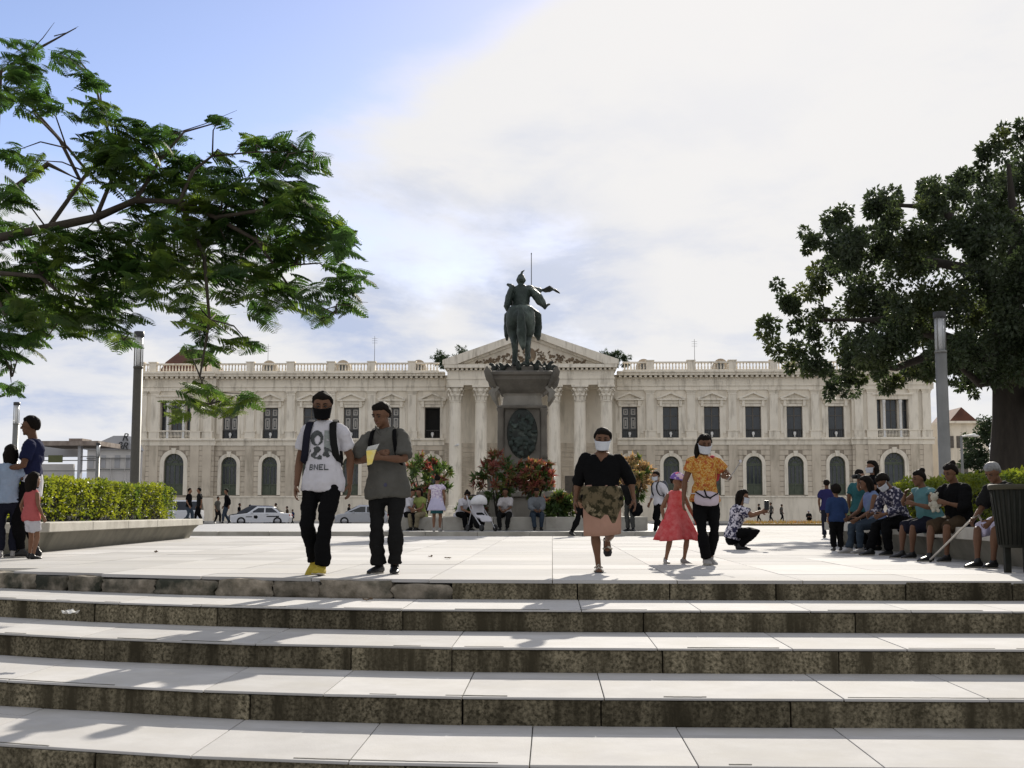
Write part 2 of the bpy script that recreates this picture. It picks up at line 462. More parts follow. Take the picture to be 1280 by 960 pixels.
for n_, (y0, xa, xb, fa, fb, y1) in enumerate(cells):
    g = 0.004; dz = random.uniform(-0.001, 0.002)
    chip = (fa > y0 + 0.01 or fb > y0 + 0.01 or y0 < 11.7)
    ja = random.uniform(0, 0.05) if chip and xa < -1.2 else 0.0
    B = [(xa + g, fa + ja + g, -0.03), (xb - g, fb + ja + g, -0.03), (xb - g, y1 - g, -0.03), (xa + g, y1 - g, -0.03)]
    T = [(p[0], p[1], dz) for p in B]
    if n_ < 300:
        mb = MB(); mb.hexa(B, T); mb.v = [(x, y - 20, z) for x, y, z in mb.v]
        mb.build("paver", m_paver, plaza)
    else:
        far.hexa(B, T)
far.v = [(x, y - 20, z) for x, y, z in far.v]
tag(far.build("far_pavers", m_paver, plaza), kind="stuff")
outer = MB()
outer.box(-60, -9 * PW, 14.5, 60, -0.0075, -0.003); outer.box(12 * PW, 60, 11.9, 60, -0.0075, -0.003)
tag(outer.build("outer_pavement", m_paver), kind="structure")

plat = MB(); plat.box(-16.0, 4.6, 33.6, 60, -0.1, 0.105)
tag(plat.build("grey_platform", m_gpave, bevel=0.02), kind="structure")
kerb = tag(empty("platform_kerb", (0, 33.5, 0)), "pale kerb edging the raised grey platform round the monument", "kerb", kind="structure")
x = -16.0
while x < 4.6:
    w = min(1.4, 4.6 - x); mb = MB(); mb.box(x + 0.004, x + w - 0.004, -0.15, 0.10, -0.02, 0.12); mb.build("kerb_stone", m_conc, kerb, bevel=0.012); x += w
road = MB(); road.box(-220, 220, 66.5, 107, -1.2, -0.32)
tag(road.build("street", m_asph), kind="structure")
sw = MB(); sw.box(-220, 220, 60.003, 66.5, -1.2, -0.12)
tag(sw.build("plaza_sidewalk", m_walk), kind="structure")
sw2 = MB(); sw2.box(-220, 220, 107, 240, -1.2, -0.2)
tag(sw2.build("palace_sidewalk", m_walk, bevel=0.02), kind="structure")
lawn = MB(); lawn.box(9.5, 28, 60.3, 65.6, -0.1, 0.10)
tag(lawn.build("flower_bed_earth", m_earth), kind="structure")
mb = MB()
for i in range(2600):
    x = random.uniform(9.6, 27.9); y = random.uniform(60.4, 65.5); h = random.uniform(0.06, 0.2); a = random.uniform(0, 6.3); w = 0.03
    mb.add([(x - w * math.cos(a), y - w * math.sin(a), 0.1), (x + w * math.cos(a), y + w * math.sin(a), 0.1), (x + random.uniform(-.06, .06), y, 0.1 + h)], [(0, 1, 2)])
m_dry = mat("dry_grass", (0.20, 0.12, 0.05), (0.12, 0.11, 0.035), rough=0.9, scale=1.2, transl=0.3)
tag(mb.build("dry_grass", m_dry), "dry reddish brown grass in the bed beside the street", "grass", kind="stuff")
mb = MB(); mb.box(-215, 215, 87.0, 87.14, -0.316, -0.312)
tag(mb.build("lane_line", mat("road_paint", (0.7, 0.68, 0.6), rough=0.7)), kind="structure")

# ------------------------------------------------------------------ planters
def planter(name, label, line, top, inward, cope_w, thick=0.15):
    """line: plan points of the coping's outer edge, near to far; inward: +1 the bed lies on +x, -1 on -x"""
    root = tag(empty(name, (line[0][0], line[0][1], 0)), label, "planter")
    o = Vector((line[0][0], line[0][1], 0))
    wall = MB(); bedm = MB()
    segs = []
    for (xa, ya), (xb, yb) in zip(line, line[1:]):
        L = math.hypot(xb - xa, yb - ya); n = max(1, round(L / 2.1))
        for i in range(n):
            t0, t1 = i / n, (i + 1) / n
            segs.append(((xa + (xb - xa) * t0, ya + (yb - ya) * t0), (xa + (xb - xa) * t1, ya + (yb - ya) * t1)))
    for (xa, ya), (xb, yb) in segs:
        dx, dy = xb - xa, yb - ya; L = math.hypot(dx, dy); tx, ty = dx / L, dy / L
        nx, ny = (ty, -tx) if inward > 0 else (-ty, tx)
        g = 0.004
        mb = MB()
        def corners(z, o0, o1, e0=g, e1=g):
            c = [(xa + tx * e0 + nx * o0 - o.x, ya + ty * e0 + ny * o0 - o.y, z), (xb - tx * e1 + nx * o0 - o.x, yb - ty * e1 + ny * o0 - o.y, z),
                 (xb - tx * e1 + nx * o1 - o.x, yb - ty * e1 + ny * o1 - o.y, z), (xa + tx * e0 + nx * o1 - o.x, ya + ty * e0 + ny * o1 - o.y, z)]
            return c if inward < 0 else c[::-1]
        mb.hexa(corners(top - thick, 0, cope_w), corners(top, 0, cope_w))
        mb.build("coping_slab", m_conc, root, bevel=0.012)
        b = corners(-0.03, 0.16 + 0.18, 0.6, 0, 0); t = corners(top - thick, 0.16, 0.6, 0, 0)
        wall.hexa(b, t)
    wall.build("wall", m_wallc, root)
    return root
LX0 = gnd(60, 692); 
left_line = [(-9.3, 14.6), (-7.75, 19.0), (-8.3, 26.0), (-8.75, 31.0)]
pl = planter("planter", "long low concrete planter wall under the bright green clipped hedge with sloping far end", left_line, 0.47, -1, 0.62)
end = MB(); end.hexa([(-14, 30.2, -0.03), (-9.15, 30.2, -0.03), (-9.15, 30.5, -0.03), (-14, 30.5, -0.03)], [(-14, 30.2, 0.32), (-8.93, 30.2, 0.32), (-8.8, 30.85, 0.32), (-14, 30.85, 0.32)])
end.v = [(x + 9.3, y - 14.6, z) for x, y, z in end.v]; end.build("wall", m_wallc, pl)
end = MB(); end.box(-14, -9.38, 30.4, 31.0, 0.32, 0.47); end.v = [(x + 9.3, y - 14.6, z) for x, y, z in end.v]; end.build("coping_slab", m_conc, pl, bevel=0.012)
m_soil = mat("planter_soil", (0.07, 0.05, 0.035), (0.04, 0.03, 0.02), rough=0.95, scale=8)
soil = MB(); soil.hexa([(-20, 14.6, -0.02), (-9.85, 14.8, -0.02), (-8.35, 19.1, -0.02), (-20, 19.1, -0.02)], [(-20, 14.6, 0.38), (-9.85, 14.8, 0.38), (-8.35, 19.1, 0.38), (-20, 19.1, 0.38)])
soil.hexa([(-20, 19.1, -0.02), (-8.35, 19.1, -0.02), (-9.3, 30.4, -0.02), (-20, 30.4, -0.02)], [(-20, 19.1, 0.38), (-8.35, 19.1, 0.38), (-9.3, 30.4, 0.38), (-20, 30.4, 0.38)])
soil.v = [(x + 9.3, y - 14.6, z) for x, y, z in soil.v]; soil.build("soil", m_soil, pl)
right_line = [(4.95, 9.5), (5.1, 16.0), (5.3, 24.0)]
pr = planter("planter", "low concrete planter wall that the shaded people sit on beside the plaza", right_line, 0.44, +1, 0.62)
soil = MB(); soil.hexa([(5.4, 9.5, -0.02), (24, 9.5, -0.02), (24, 46, -0.02), (5.9, 24, -0.02)], [(5.4, 9.5, 0.36), (24, 9.5, 0.36), (24, 46, 0.36), (5.9, 24, 0.36)])
soil.v = [(x - 4.95, y - 9.5, z) for x, y, z in soil.v]; soil.build("soil", m_soil, pr)
end = MB(); end.hexa([(5.46, 24, 0.29), (24.2, 46.4, 0.29), (24, 46.8, 0.29), (5.3, 24.5, 0.29)], [(5.46, 24, 0.44), (24.2, 46.4, 0.44), (24, 46.8, 0.44), (5.3, 24.5, 0.44)])
end.v = [(x - 4.95, y - 9.5, z) for x, y, z in end.v]; end.build("coping_slab", m_conc, pr)
end = MB(); end.hexa([(5.9, 24.2, -0.02), (24.2, 46.2, -0.02), (24, 46.5, -0.02), (5.6, 24.4, -0.02)], [(5.6, 24.1, 0.29), (24.2, 46.2, 0.29), (24, 46.5, 0.29), (5.4, 24.4, 0.29)])
end.v = [(x - 4.95, y - 9.5, z) for x, y, z in end.v]; end.build("wall", m_wallc, pr)
# ------------------------------------------------------------------ palace
m_plas = mat("cream_plaster", (0.77, 0.70, 0.585), (0.69, 0.625, 0.515), rough=0.85, scale=0.5, bump=0.06, bscale=12, c3=(0.40, 0.36, 0.29), scale3=0.7, thr3=(0.48, 0.78), str3=(2.2, 1, 0.35))
m_trim = mat("pale_trim", (0.80, 0.735, 0.62), (0.73, 0.665, 0.555), rough=0.8, scale=0.8, c3=(0.36, 0.32, 0.255), scale3=0.9, thr3=(0.50, 0.76), str3=(2.6, 1, 0.45))
m_rust = mat("rusticated_stone", (0.63, 0.555, 0.445), (0.54, 0.47, 0.375), rough=0.85, scale=0.6, c3=(0.29, 0.25, 0.19), scale3=0.6, thr3=(0.48, 0.74), str3=(2.0, 1, 0.45))
m_groove = mat("stone_groove", (0.34, 0.29, 0.23), (0.28, 0.24, 0.19), rough=0.9, scale=1)
m_wood = mat("window_wood", (0.13, 0.115, 0.095), (0.09, 0.08, 0.07), rough=0.6, scale=3)
m_shut = mat("shutter_green", (0.105, 0.12, 0.085), (0.07, 0.085, 0.06), rough=0.6, scale=3)
m_panel = mat("shutter_panel", (0.42, 0.40, 0.36), (0.34, 0.32, 0.29), rough=0.7, scale=3)
m_glass = glass("window_glass")
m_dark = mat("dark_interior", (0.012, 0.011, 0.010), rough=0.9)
m_iron = mat("wrought_iron", (0.06, 0.055, 0.05), (0.04, 0.04, 0.035), rough=0.6, scale=4)
m_white = mat("white_emblem", (0.72, 0.71, 0.68), rough=0.6)
m_terra = mat("rusty_roof", (0.13, 0.055, 0.035), (0.08, 0.035, 0.025), rough=0.85, scale=0.6)
m_relief = mat("pediment_relief", (0.24, 0.18, 0.12), (0.14, 0.10, 0.065), rough=0.85, scale=2.5, c3=(0.5, 0.42, 0.3), scale3=2.2, thr3=(0.58, 0.7))

PY = 128.0                       # main wall plane
PK = PY / F                      # metres per photograph pixel there
PXC = at(663.5, 560, PY).x
def pz(y): return CAMZ + (641.0 - y) * PK
palace = tag(empty("palace", (PXC, PY, -0.2)), "long cream two storey palace with columned pedimented portico and roof balustrade", "palace")
def pal(mb, name, m, parent=None, bevel=0.0):
    "built in palace axes: x from the centre, y towards the back, z above street"
    if parent is None:
        mb.v = [(x, y, z + 0.2) for x, y, z in mb.v]
        return mb.build(name, m, palace, bevel)
    return mb.build(name, m, parent, bevel)

Z0 = -0.2
z_pl, z_str0, z_str1 = pz(622), pz(557), pz(548)
z_arch, z_fr, z_cor0, z_cor1, z_bal = pz(487), pz(482), pz(471.5), pz(465), pz(453)
HW = 40.6
BAY = 51.2 * PK
wins_u = [123.5 * PK + i * BAY for i in range(6)]            # offsets of the plain bays
pav_c = 448 * PK                                             # centre of the corner pavilions
pav_w = 50 * PK
win_hw = 9.8 * PK; win_z0, win_z1 = pz(549), pz(509)
arc_hw = 9.8 * PK; arc_z0 = pz(619); arc_zs = pz(571) - arc_hw
trip_hw = 19.5 * PK; trip_z0, trip_z1 = pz(549), pz(501)
parc_hw = 12.5 * PK; parc_zs = pz(567) - parc_hw
PORT = 108 * PK                                              # half width of the portico

def holed(mb, x0, x1, z0, z1, hx, hw, hz0, hz1, y, dep, arch=False):
    "wall face at y from x0..x1, z0..z1 with an opening, its reveals going back dep"
    a, b = hx - hw, hx + hw
    def q(xa, xb, za, zb):
        if xb - xa > 1e-4 and zb - za > 1e-4: mb.add([(xa, y, za), (xb, y, za), (xb, y, zb), (xa, y, zb)], [(0, 1, 2, 3)])
    q(x0, a, z0, z1); q(b, x1, z0, z1); q(a, b, z0, hz0)
    pts = [(b, hz0), (b, hz1)]
    if arch:
        n = 14; arc = [(hx + hw * math.cos(math.pi * i / n), hz1 + hw * math.sin(math.pi * i / n)) for i in range(n + 1)]
        for (xa, za), (xb, zb) in zip(arc, arc[1:]):
            mb.add([(xb, y, zb), (xa, y, za), (xa, y, z1), (xb, y, z1)], [(0, 1, 2, 3)])
        pts = [(b, hz0)] + arc + [(a, hz0)]
    else:
        q(a, b, hz1, z1)
        pts += [(a, hz1), (a, hz0)]
    n = len(pts)
    for i in range(n):
        (xa, za), (xb, zb) = pts[i], pts[(i + 1) % n]
        mb.add([(xa, y, za), (xa, y + dep, za), (xb, y + dep, zb), (xb, y, zb)], [(0, 1, 2, 3)])

PAVY = -0.45
for s in (-1, 1):
    w = MB(); r = MB()
    edges = [PORT] + [(wins_u[i] + wins_u[i + 1]) / 2 for i in range(5)] + [pav_c - pav_w]
    for i, wx in enumerate(wins_u):
        x0, x1 = edges[i], edges[i + 1]
        if s < 0: x0, x1 = -x1, -x0
        holed(w, x0, x1, z_str0, z_cor0, s * wx, win_hw, win_z0, win_z1, 0, 0.5)
        holed(r, x0, x1, z_pl, z_str0, s * wx, arc_hw, arc_z0, arc_zs, 0, 0.5, True)
    x0, x1 = sorted((s * (pav_c - pav_w), s * (HW + 0.2)))
    holed(w, x0, x1, z_str0, z_cor0, s * pav_c, trip_hw, trip_z0, trip_z1, PAVY, 0.9)
    holed(r, x0, x1, z_pl, z_str0, s * pav_c, parc_hw, arc_z0, parc_zs, PAVY, 0.9, True)
    xe = s * (pav_c - pav_w)
    for mbx, za, zb in ((w, z_str0, z_cor0), (r, z_pl, z_str0)):
        mbx.add([(xe, PAVY, za), (xe, 0, za), (xe, 0, zb), (xe, PAVY, zb)], [(0, 1, 2, 3)])
        xo = s * (HW + 0.2)
        mbx.add([(xo, PAVY, za), (xo, 45, za), (xo, 45, zb), (xo, PAVY, zb)], [(0, 1, 2, 3)])
    pal(w, "upper_wall", m_plas); pal(r, "lower_wall", m_groove)
    # rusticated courses
    nb = 10; hb = (z_str0 - 0.02 - z_pl) / nb
    for i, wx in list(enumerate(wins_u)) + [(6, pav_c)]:
        pav = i == 6
        hw_o = (parc_hw + 0.42) if pav else (arc_hw + 0.36)
        zs = parc_zs if pav else arc_zs
        x0, x1 = (edges[i] + 0.0, edges[i + 1]) if not pav else (pav_c - pav_w - 0.05, HW + 0.25)
        y = PAVY if pav else 0.0
        mb = MB()
        for j in range(nb):
            za, zb = z_pl + j * hb + 0.05, z_pl + (j + 1) * hb
            zm = za if za > zs else zs
            h_ = hw_o if zb < zs else (math.sqrt(max(hw_o ** 2 - (zm - zs) ** 2, 0)) if zm - zs < hw_o else 0)
            segs = [(x0, wx - h_), (wx + h_, x1)] if h_ > 0.05 else [(x0, x1)]
            for a, b in segs:
                if s < 0: a, b = -b, -a
                mb.box(a, b, y - 0.06, y + 0.02, za, zb)
        pal(mb, "stone_courses", m_rust)
    # plinth
    mb = MB(); x0, x1 = sorted((s * PORT, s * (pav_c - pav_w))); mb.box(x0, x1, -0.14, 0.3, Z0, z_pl)
    x0, x1 = sorted((s * (pav_c - pav_w - 0.1), s * (HW + 0.35))); mb.box(x0, x1, PAVY - 0.14, 0.31, Z0, z_pl + 0.003)
    pal(mb, "plinth", m_plas)
    mb = MB(); x0, x1 = sorted((s * PORT, s * (HW + 0.4))); mb.box(x0, x1, -0.22, 0.0, z_pl + 0.004, z_pl + 0.16)
    pal(mb, "plinth_ledge", m_trim)
    # string course
    mb = MB(); x0, x1 = sorted((s * PORT, s * (pav_c - pav_w)))
    mb.box(x0, x1, -0.16, 0.2, z_str0, z_str1 - 0.22); mb.box(x0, x1, -0.34, 0.2, z_str1 - 0.219, z_str1 - 0.07); mb.box(x0, x1, -0.26, 0.2, z_str1 - 0.069, z_str1)
    x0, x1 = sorted((s * (pav_c - pav_w - 0.15), s * (HW + 0.5)))
    mb.box(x0, x1, PAVY - 0.16, 0.2, z_str0 + .002, z_str1 - 0.22); mb.box(x0, x1, PAVY - 0.34, 0.2, z_str1 - 0.217, z_str1 - 0.066); mb.box(x0, x1, PAVY - 0.26, 0.2, z_str1 - 0.065, z_str1 + .003)
    pal(mb, "string_course", m_trim)
    # entablature
    mb = MB(); x0, x1 = sorted((s * PORT, s * (pav_c - pav_w)))
    mb.box(x0, x1, -0.12, 0.3, z_arch - 0.1, z_fr); mb.box(x0, x1, -0.22, 0.3, z_fr - 0.1, z_fr + 0.05)
    mb.box(x0, x1, -0.08, 0.3, z_fr + 0.05, z_cor0)
    mb.box(x0, x1, -0.75, 0.3, z_cor0 + 0.12, z_cor1 - 0.15); mb.box(x0, x1, -0.9, 0.3, z_cor1 - 0.149, z_cor1)
    x0, x1 = sorted((s * (pav_c - pav_w - 0.1), s * (HW + 0.6)))
    d = PAVY
    mb.box(x0, x1, d - 0.12, 0.29, z_arch - 0.098, z_fr - .002); mb.box(x0, x1, d - 0.22, 0.29, z_fr - 0.098, z_fr + 0.052)
    mb.box(x0, x1, d - 0.08, 0.29, z_fr + 0.053, z_cor0 + .002)
    mb.box(x0, x1, d - 0.75, 0.29, z_cor0 + 0.122, z_cor1 - 0.147); mb.box(x0, x1, d - 0.9, 0.29, z_cor1 - 0.146, z_cor1 + .003)
    pal(mb, "cornice", m_trim)
    mb = MB(); x = PORT + 0.2
    while x < HW:
        y0 = PAVY if x > pav_c - pav_w else 0
        a, b = sorted((s * x, s * (x + 0.26))); mb.box(a, b, y0 - 0.62, y0 + 0.0, z_cor0 - 0.10, z_cor0 + 0.119); x += 0.52
    tag(pal(mb, "dentils", m_trim), kind="stuff")
    # pilasters between bays
    for e in edges[1:-1] + [pav_c - 41.5 * PK, pav_c - 26 * PK, pav_c + 26 * PK, pav_c + 41.5 * PK]:
        y = PAVY if e > edges[-1] else 0.0
        root = empty("pilaster", (s * e, y, 0.2), parent=palace)
        mb = MB(); hw = 0.42
        mb.box(-hw, hw, -0.13, 0.02, pz(540), z_arch - 0.55)
        mb.build("shaft", m_trim, root)
        mb = MB(); mb.box(-hw - 0.12, hw + 0.12, -0.19, 0.02, z_str1 + 0.003, pz(540)); mb.box(-hw - 0.2, hw + 0.2, -0.24, 0.02, pz(540), pz(540) + 0.09); mb.build("base", m_trim, root)
        mb = MB(); mb.box(-hw - .03, hw + .03, -0.16, 0.02, z_arch - 0.55, z_arch - 0.42); mb.hexa([(-hw, -0.16, z_arch - .42), (hw, -0.16, z_arch - .42), (hw, 0.02, z_arch - .42), (-hw, 0.02, z_arch - .42)], [(-hw - .16, -0.3, z_arch - .16), (hw + .16, -0.3, z_arch - .16), (hw + .16, 0.02, z_arch - .16), (-hw - .16, 0.02, z_arch - .16)])
        mb.box(-hw - .2, hw + .2, -0.34, 0.02, z_arch - .16, z_arch - .101); mb.build("capital", m_trim, root)
        mb = MB(); mb.box(-hw - .03, hw + .03, -0.115, 0.02, z_pl + 0.165, z_str0 - 0.003)
        mb.build("lower_strip", m_rust, root)

# windows: one of each kind, then copies
def rect_frame(mb, x0, x1, z0, z1, t, y0, y1):
    mb.box(x0, x1, y0, y1, z0, z0 + t); mb.box(x0, x1, y0, y1, z1 - t, z1); mb.box(x0, x0 + t, y0, y1, z0 + t, z1 - t); mb.box(x1 - t, x1, y0, y1, z0 + t, z1 - t)
def railing(parent, hw, zt, y):
    mb = MB(); mb.box(-hw, hw, y, y + 0.06, zt - 0.07, zt); mb.box(-hw, hw, y, y + 0.05, 0.05, 0.10)
    n = 8
    for i in range(n + 1):
        x = -hw + 0.04 + (2 * hw - 0.08) * i / n; mb.box(x - 0.018, x + 0.018, y + 0.01, y + 0.04, 0.10, zt - 0.07)
    mb.build("railing", m_iron, parent)
    e = MB(); e.lathe([(0.02, 0.16), (0.10, 0.2), (0.05, 0.28), (0.13, 0.42), (0.16, 0.56), (0.10, 0.66), (0.12, 0.7)], (0, y - 0.03, 0), 8, sx=1.0, sy=0.35)
    e.build("emblem", m_white, parent)
def make_window(kind):
    H = win_z1 - win_z0; hw = win_hw
    root = empty("window", (0, 0, 0), parent=palace)
    mb = MB(); rect_frame(mb, -hw, hw, 0, H, 0.09, 0.30, 0.42)
    if kind != "open":
        mb.box(-0.06, 0.06, 0.29, 0.41, 0.09, H - 0.09); mb.box(-hw + .09, hw - .09, 0.295, 0.41, H * 0.70, H * 0.70 + 0.08)
        mb.box(-hw + .09, hw - .09, 0.296, 0.41, H * 0.27, H * 0.27 + 0.07)
    mb.build("frame", m_wood, root)
    if kind == "open":
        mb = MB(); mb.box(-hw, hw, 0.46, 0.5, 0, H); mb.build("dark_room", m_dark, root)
    else:
        for sx in (-1, 1):
            for (za, zb) in ((0.09, H * .27), (H * .27 + .07, H * .70), (H * .70 + .08, H - .09)):
                x0, x1 = sorted((sx * 0.06, sx * (hw - .09)))
                mb = MB(); mb.box(x0, x1, 0.36, 0.38, za, zb); mb.build("pane", m_glass, root)
                if kind == "shutter" and za > 0.1:
                    mb = MB(); rect_frame(mb, x0 + .09, x1 - .09, za + .1, zb - .1, 0.12, 0.31, 0.36)
                    if zb - za > 1: mb.box((x0 + x1) / 2 - .06, (x0 + x1) / 2 + .06, 0.31, .359, za + .35, zb - .35)
                    else: mb.box((x0 + x1) / 2 - .05, (x0 + x1) / 2 + .05, 0.31, .359, za + .3, zb - .3)
                    mb.build("panel", m_panel, root)
    railing(root, hw - 0.01, 0.95, 0.10)
    sur = MB(); y = -0.09
    sur.box(-hw - .28, -hw, y, 0.02, -0.0, H + .002); sur.box(hw, hw + .28, y, 0.02, -0.0, H + .002); sur.box(-hw - .28, hw + .28, y, 0.02, H + .003, H + .26)
    sur.box(-hw - .62, -hw - .281, -0.05, 0.02, 0.55, H + .2); sur.box(hw + .281, hw + .62, -0.05, 0.02, 0.55, H + .2)
    sur.build("surround", m_trim, root)
    hood = MB(); b = H + 0.30; w2 = hw + 0.62
    for sx in (-1, 1):
        x0, x1 = sorted((sx * (hw + .05), sx * (hw + .33))); hood.box(x0, x1, -0.30, 0.02, b - .28, b + .35)
    hood.box(-w2 + .12, w2 - .12, -0.14, 0.02, b + .0, b + .35)
    hood.box(-w2, w2, -0.42, 0.02, b + .351, b + .50)
    hood.prism([(-w2 + .05, b + .501), (w2 - .05, b + .501), (0, b + 1.08)], -0.16, 0.02)
    for sx in (-1, 1):
        p = [(0, b + 1.02), (0, b + 1.2), (sx * (w2 + .05), b + .62), (sx * (w2 + .05), b + .501), (sx * (w2 - .2), b + .501)]
        if sx < 0: pass
        else: p = p[::-1]
        hood.prism(p, -0.44 - 0.002 * sx, 0.02)
    hood.build("hood", m_trim, root)
    return root
def make_arch(hw, zs_h, name="arched_window", sur_w=0.36):
    root = empty(name, (0, 0, 0), parent=palace)
    n = 14
    def ring(r0, r1, z0, y0, y1, leg=0.0):
        mb = MB(); prev = None
        o = [(r1, z0 - leg)] + [(r1 * math.cos(math.pi * i / n), z0 + r1 * math.sin(math.pi * i / n)) for i in range(n + 1)] + [(-r1, z0 - leg)]
        q = [(r0, z0 - leg)] + [(r0 * math.cos(math.pi * i / n), z0 + r0 * math.sin(math.pi * i / n)) for i in range(n + 1)] + [(-r0, z0 - leg)]
        for i in range(len(o) - 1):
            pts = [q[i], o[i], o[i + 1], q[i + 1]]
            mb.prism(pts, y0, y1)
        return mb
    ring(hw, hw + sur_w, zs_h, -0.14, 0.02, zs_h).build("surround", m_trim, root)
    k = MB(); k.hexa([(-.16, -.26, zs_h + hw - .02), (.16, -.26, zs_h + hw - .02), (.16, 0, zs_h + hw - .02), (-.16, 0, zs_h + hw - .02)], [(-.24, -.30, zs_h + hw + .55), (.24, -.30, zs_h + hw + .55), (.24, 0, zs_h + hw + .55), (-.24, 0, zs_h + hw + .55)])
    k.build("keystone", m_trim, root)
    fr = ring(hw - .10, hw, zs_h, 0.28, 0.42, zs_h)
    fr.box(-hw + .1, hw - .1, 0.27, 0.41, zs_h - .06, zs_h + .08)
    fr.box(-0.06, 0.06, 0.27, 0.40, 0.0, zs_h - .06)
    for i in range(1, 6):
        a = math.pi * i / 6; c, s_ = math.cos(a), math.sin(a); r = hw - .1
        fr.prism([(0.05 * s_ + .3 * c, zs_h + .3 * s_ - .05 * c), (r * c + .03 * s_, zs_h + r * s_ - .03 * c), (r * c - .03 * s_, zs_h + r * s_ + .03 * c), (-.05 * s_ + .3 * c, zs_h + .3 * s_ + .05 * c)], 0.29, 0.38)
    fr.add(*(lambda m_: (m_.v, m_.f))(ring(.27, .37, zs_h + .08, 0.285, 0.385)))
    for sx in (-1, 1):
        for zz_ in (0.0, zs_h * .33, zs_h - .18):
            x0, x1 = sorted((sx * .06, sx * (hw - .1))); fr.box(x0, x1, 0.275, 0.40, zz_, zz_ + .11)
        xm = sx * hw * .5; fr.box(xm - .035, xm + .035, 0.28, .39, zs_h * .33, zs_h - .18)
    fr.build("frame", m_shut, root)
    for sx in (-1, 1):
        x0, x1 = sorted((sx * .06, sx * (hw - .1)))
        mb = MB(); mb.box(x0, x1, 0.34, 0.36, zs_h * .33, zs_h - .06); mb.build("pane", m_glass, root)
        mb = MB(); mb.box(x0, x1, 0.33, 0.37, 0.0, zs_h * .33); mb.build("door_panel", m_shut, root)
    mb = MB(); mb.prism([((hw - .06) * math.cos(math.pi * i / n), zs_h + (hw - .06) * math.sin(math.pi * i / n)) for i in range(n + 1)], 0.345, 0.365); mb.build("fanlight_pane", m_glass, root)
    return root
def make_triple():
    root = empty("triple_window", (0, 0, 0), parent=palace)
    H = trip_z1 - trip_z0; hw = trip_hw
    mb = MB(); mb.box(-hw - .3, hw + .3, -0.1, 0.02, H + .003, H + .45); mb.box(-hw - .45, hw + .45, -0.3, 0.02, H + .451, H + .6); mb.box(-hw - .3, -hw, -.1, .02, 0, H); mb.box(hw, hw + .3, -.1, .02, 0, H)
    mb.build("surround", m_trim, root)
    for x in (-0.55 * hw * .95, 0.55 * hw * .95):
        mb = MB(); mb.lathe([(.2, 0), (.2, .16), (.14, .22), (.13, H - .5), (.15, H - .45), (.21, H - .2), (.21, H - .002)], (x, 0.18, 0), 12); mb.build("colonnette", m_white, root)
    for x in (-0.55 * hw * .95, 0.55 * hw * .95):
        mb = MB(); mb.box(x - .24, x + .24, 0.42, 0.8, 0, H); mb.build("mullion_wall", m_trim, root)
    mb = MB(); mb.box(-hw + .01, hw - .01, 0.80, 0.84, 0, H); mb.build("pane", m_glass, root)
    mb = MB()
    for i in range(7):
        x = -hw + hw * 2 * i / 6; mb.box(x - .04, x + .04, .74, .799, 0, H)
    mb.box(-hw, hw, .742, .8, H * .72, H * .72 + .08); mb.build("frame", m_wood, root)
    mb = MB(); mb.box(-hw, hw, 0.02, .2, .8, .93); mb.box(-hw, hw, 0.02, .2, .03, .12)
    for i in range(22):
        x = -hw + .08 + (2 * hw - .16) * i / 21; mb.lathe([(.03, .12), (.06, .3), (.03, .55), (.04, .8)], (x, .11, 0), 6)
    mb.build("balustrade", m_trim, root)
    return root
protos = {}
def put(proto_key, maker, x, y, z):
    if proto_key not in protos:
        o = maker(); protos[proto_key] = o
    else:
        o = copy_tree(protos[proto_key], palace)
    o.location = (x, y, z + 0.2)
    return o
kinds_l = ["open", "shutter", "shutter", "glass", "shutter", "shutter"]   # from the portico outwards
kinds_r = ["shutter", "glass", "glass", "glass", "glass", "glass"]
for s, ks in ((-1, kinds_l), (1, kinds_r)):
    for wx, kd in zip(wins_u, ks):
        put(kd, (lambda kd=kd: make_window(kd)), s * wx, 0, win_z0)
        put("arch", lambda: make_arch(arc_hw, arc_zs - arc_z0), s * wx, 0, arc_z0)
    put("triple", make_triple, s * pav_c, PAVY, trip_z0)
    put("parch", lambda: make_arch(parc_hw, parc_zs - arc_z0, sur_w=.42), s * pav_c, PAVY, arc_z0)

# roof balustrade
for s in (-1, 1):
    mb = MB(); a, b = sorted((s * (PORT + .6), s * (HW + .4)))
    mb.box(a, b, -0.55, -0.15, z_cor1 + .001, z_cor1 + .18); mb.box(a, b, -0.55, -0.15, z_bal - .16, z_bal)
    pal(mb, "balustrade_rail", m_trim)
    x = PORT + 0.8; i = 0; mbb = MB()
    while x < HW + .2:
        mbb.lathe([(.055, z_cor1 + .18), (.10, z_cor1 + .34), (.05, z_cor1 + .6), (.07, z_bal - .16)], (s * x, -0.35, 0), 6); x += 0.33
    tag(pal(mbb, "balusters", m_trim), kind="stuff")
    xs_ = [e for e in edges[1:]] + [pav_c - 30 * PK, pav_c + 30 * PK, HW + .2]
    for e in xs_:
        mb = MB(); mb.box(e * s - .38, e * s + .38, -0.62, -0.08, z_cor1 + .002, z_bal + .06); mb.box(e * s - .46, e * s + .46, -0.7, 0.0, z_bal + .061, z_bal + .16); pal(mb, "pedestal", m_trim)
    for e in (143 * PK, 240 * PK, 335 * PK):
        root = empty("dormer", (s * e, 1.2, z_cor1 + .2), parent=palace)
        mb = MB(); n = 10
        pts = [(0.75, 0), ] + [(0.75 * math.cos(math.pi * i / n), .75 + .75 * math.sin(math.pi * i / n)) for i in range(n + 1)] + [(-.75, 0)]
        mb.prism(pts, 0, 1.2); mb.build("housing", m_groove, root)
        mb = MB(); mb.prism([(.45 * math.cos(2 * math.pi * i / 14), .7 + .45 * math.sin(2 * math.pi * i / 14)) for i in range(14)], -.03, .05); mb.build("oculus_pane", m_glass, root)
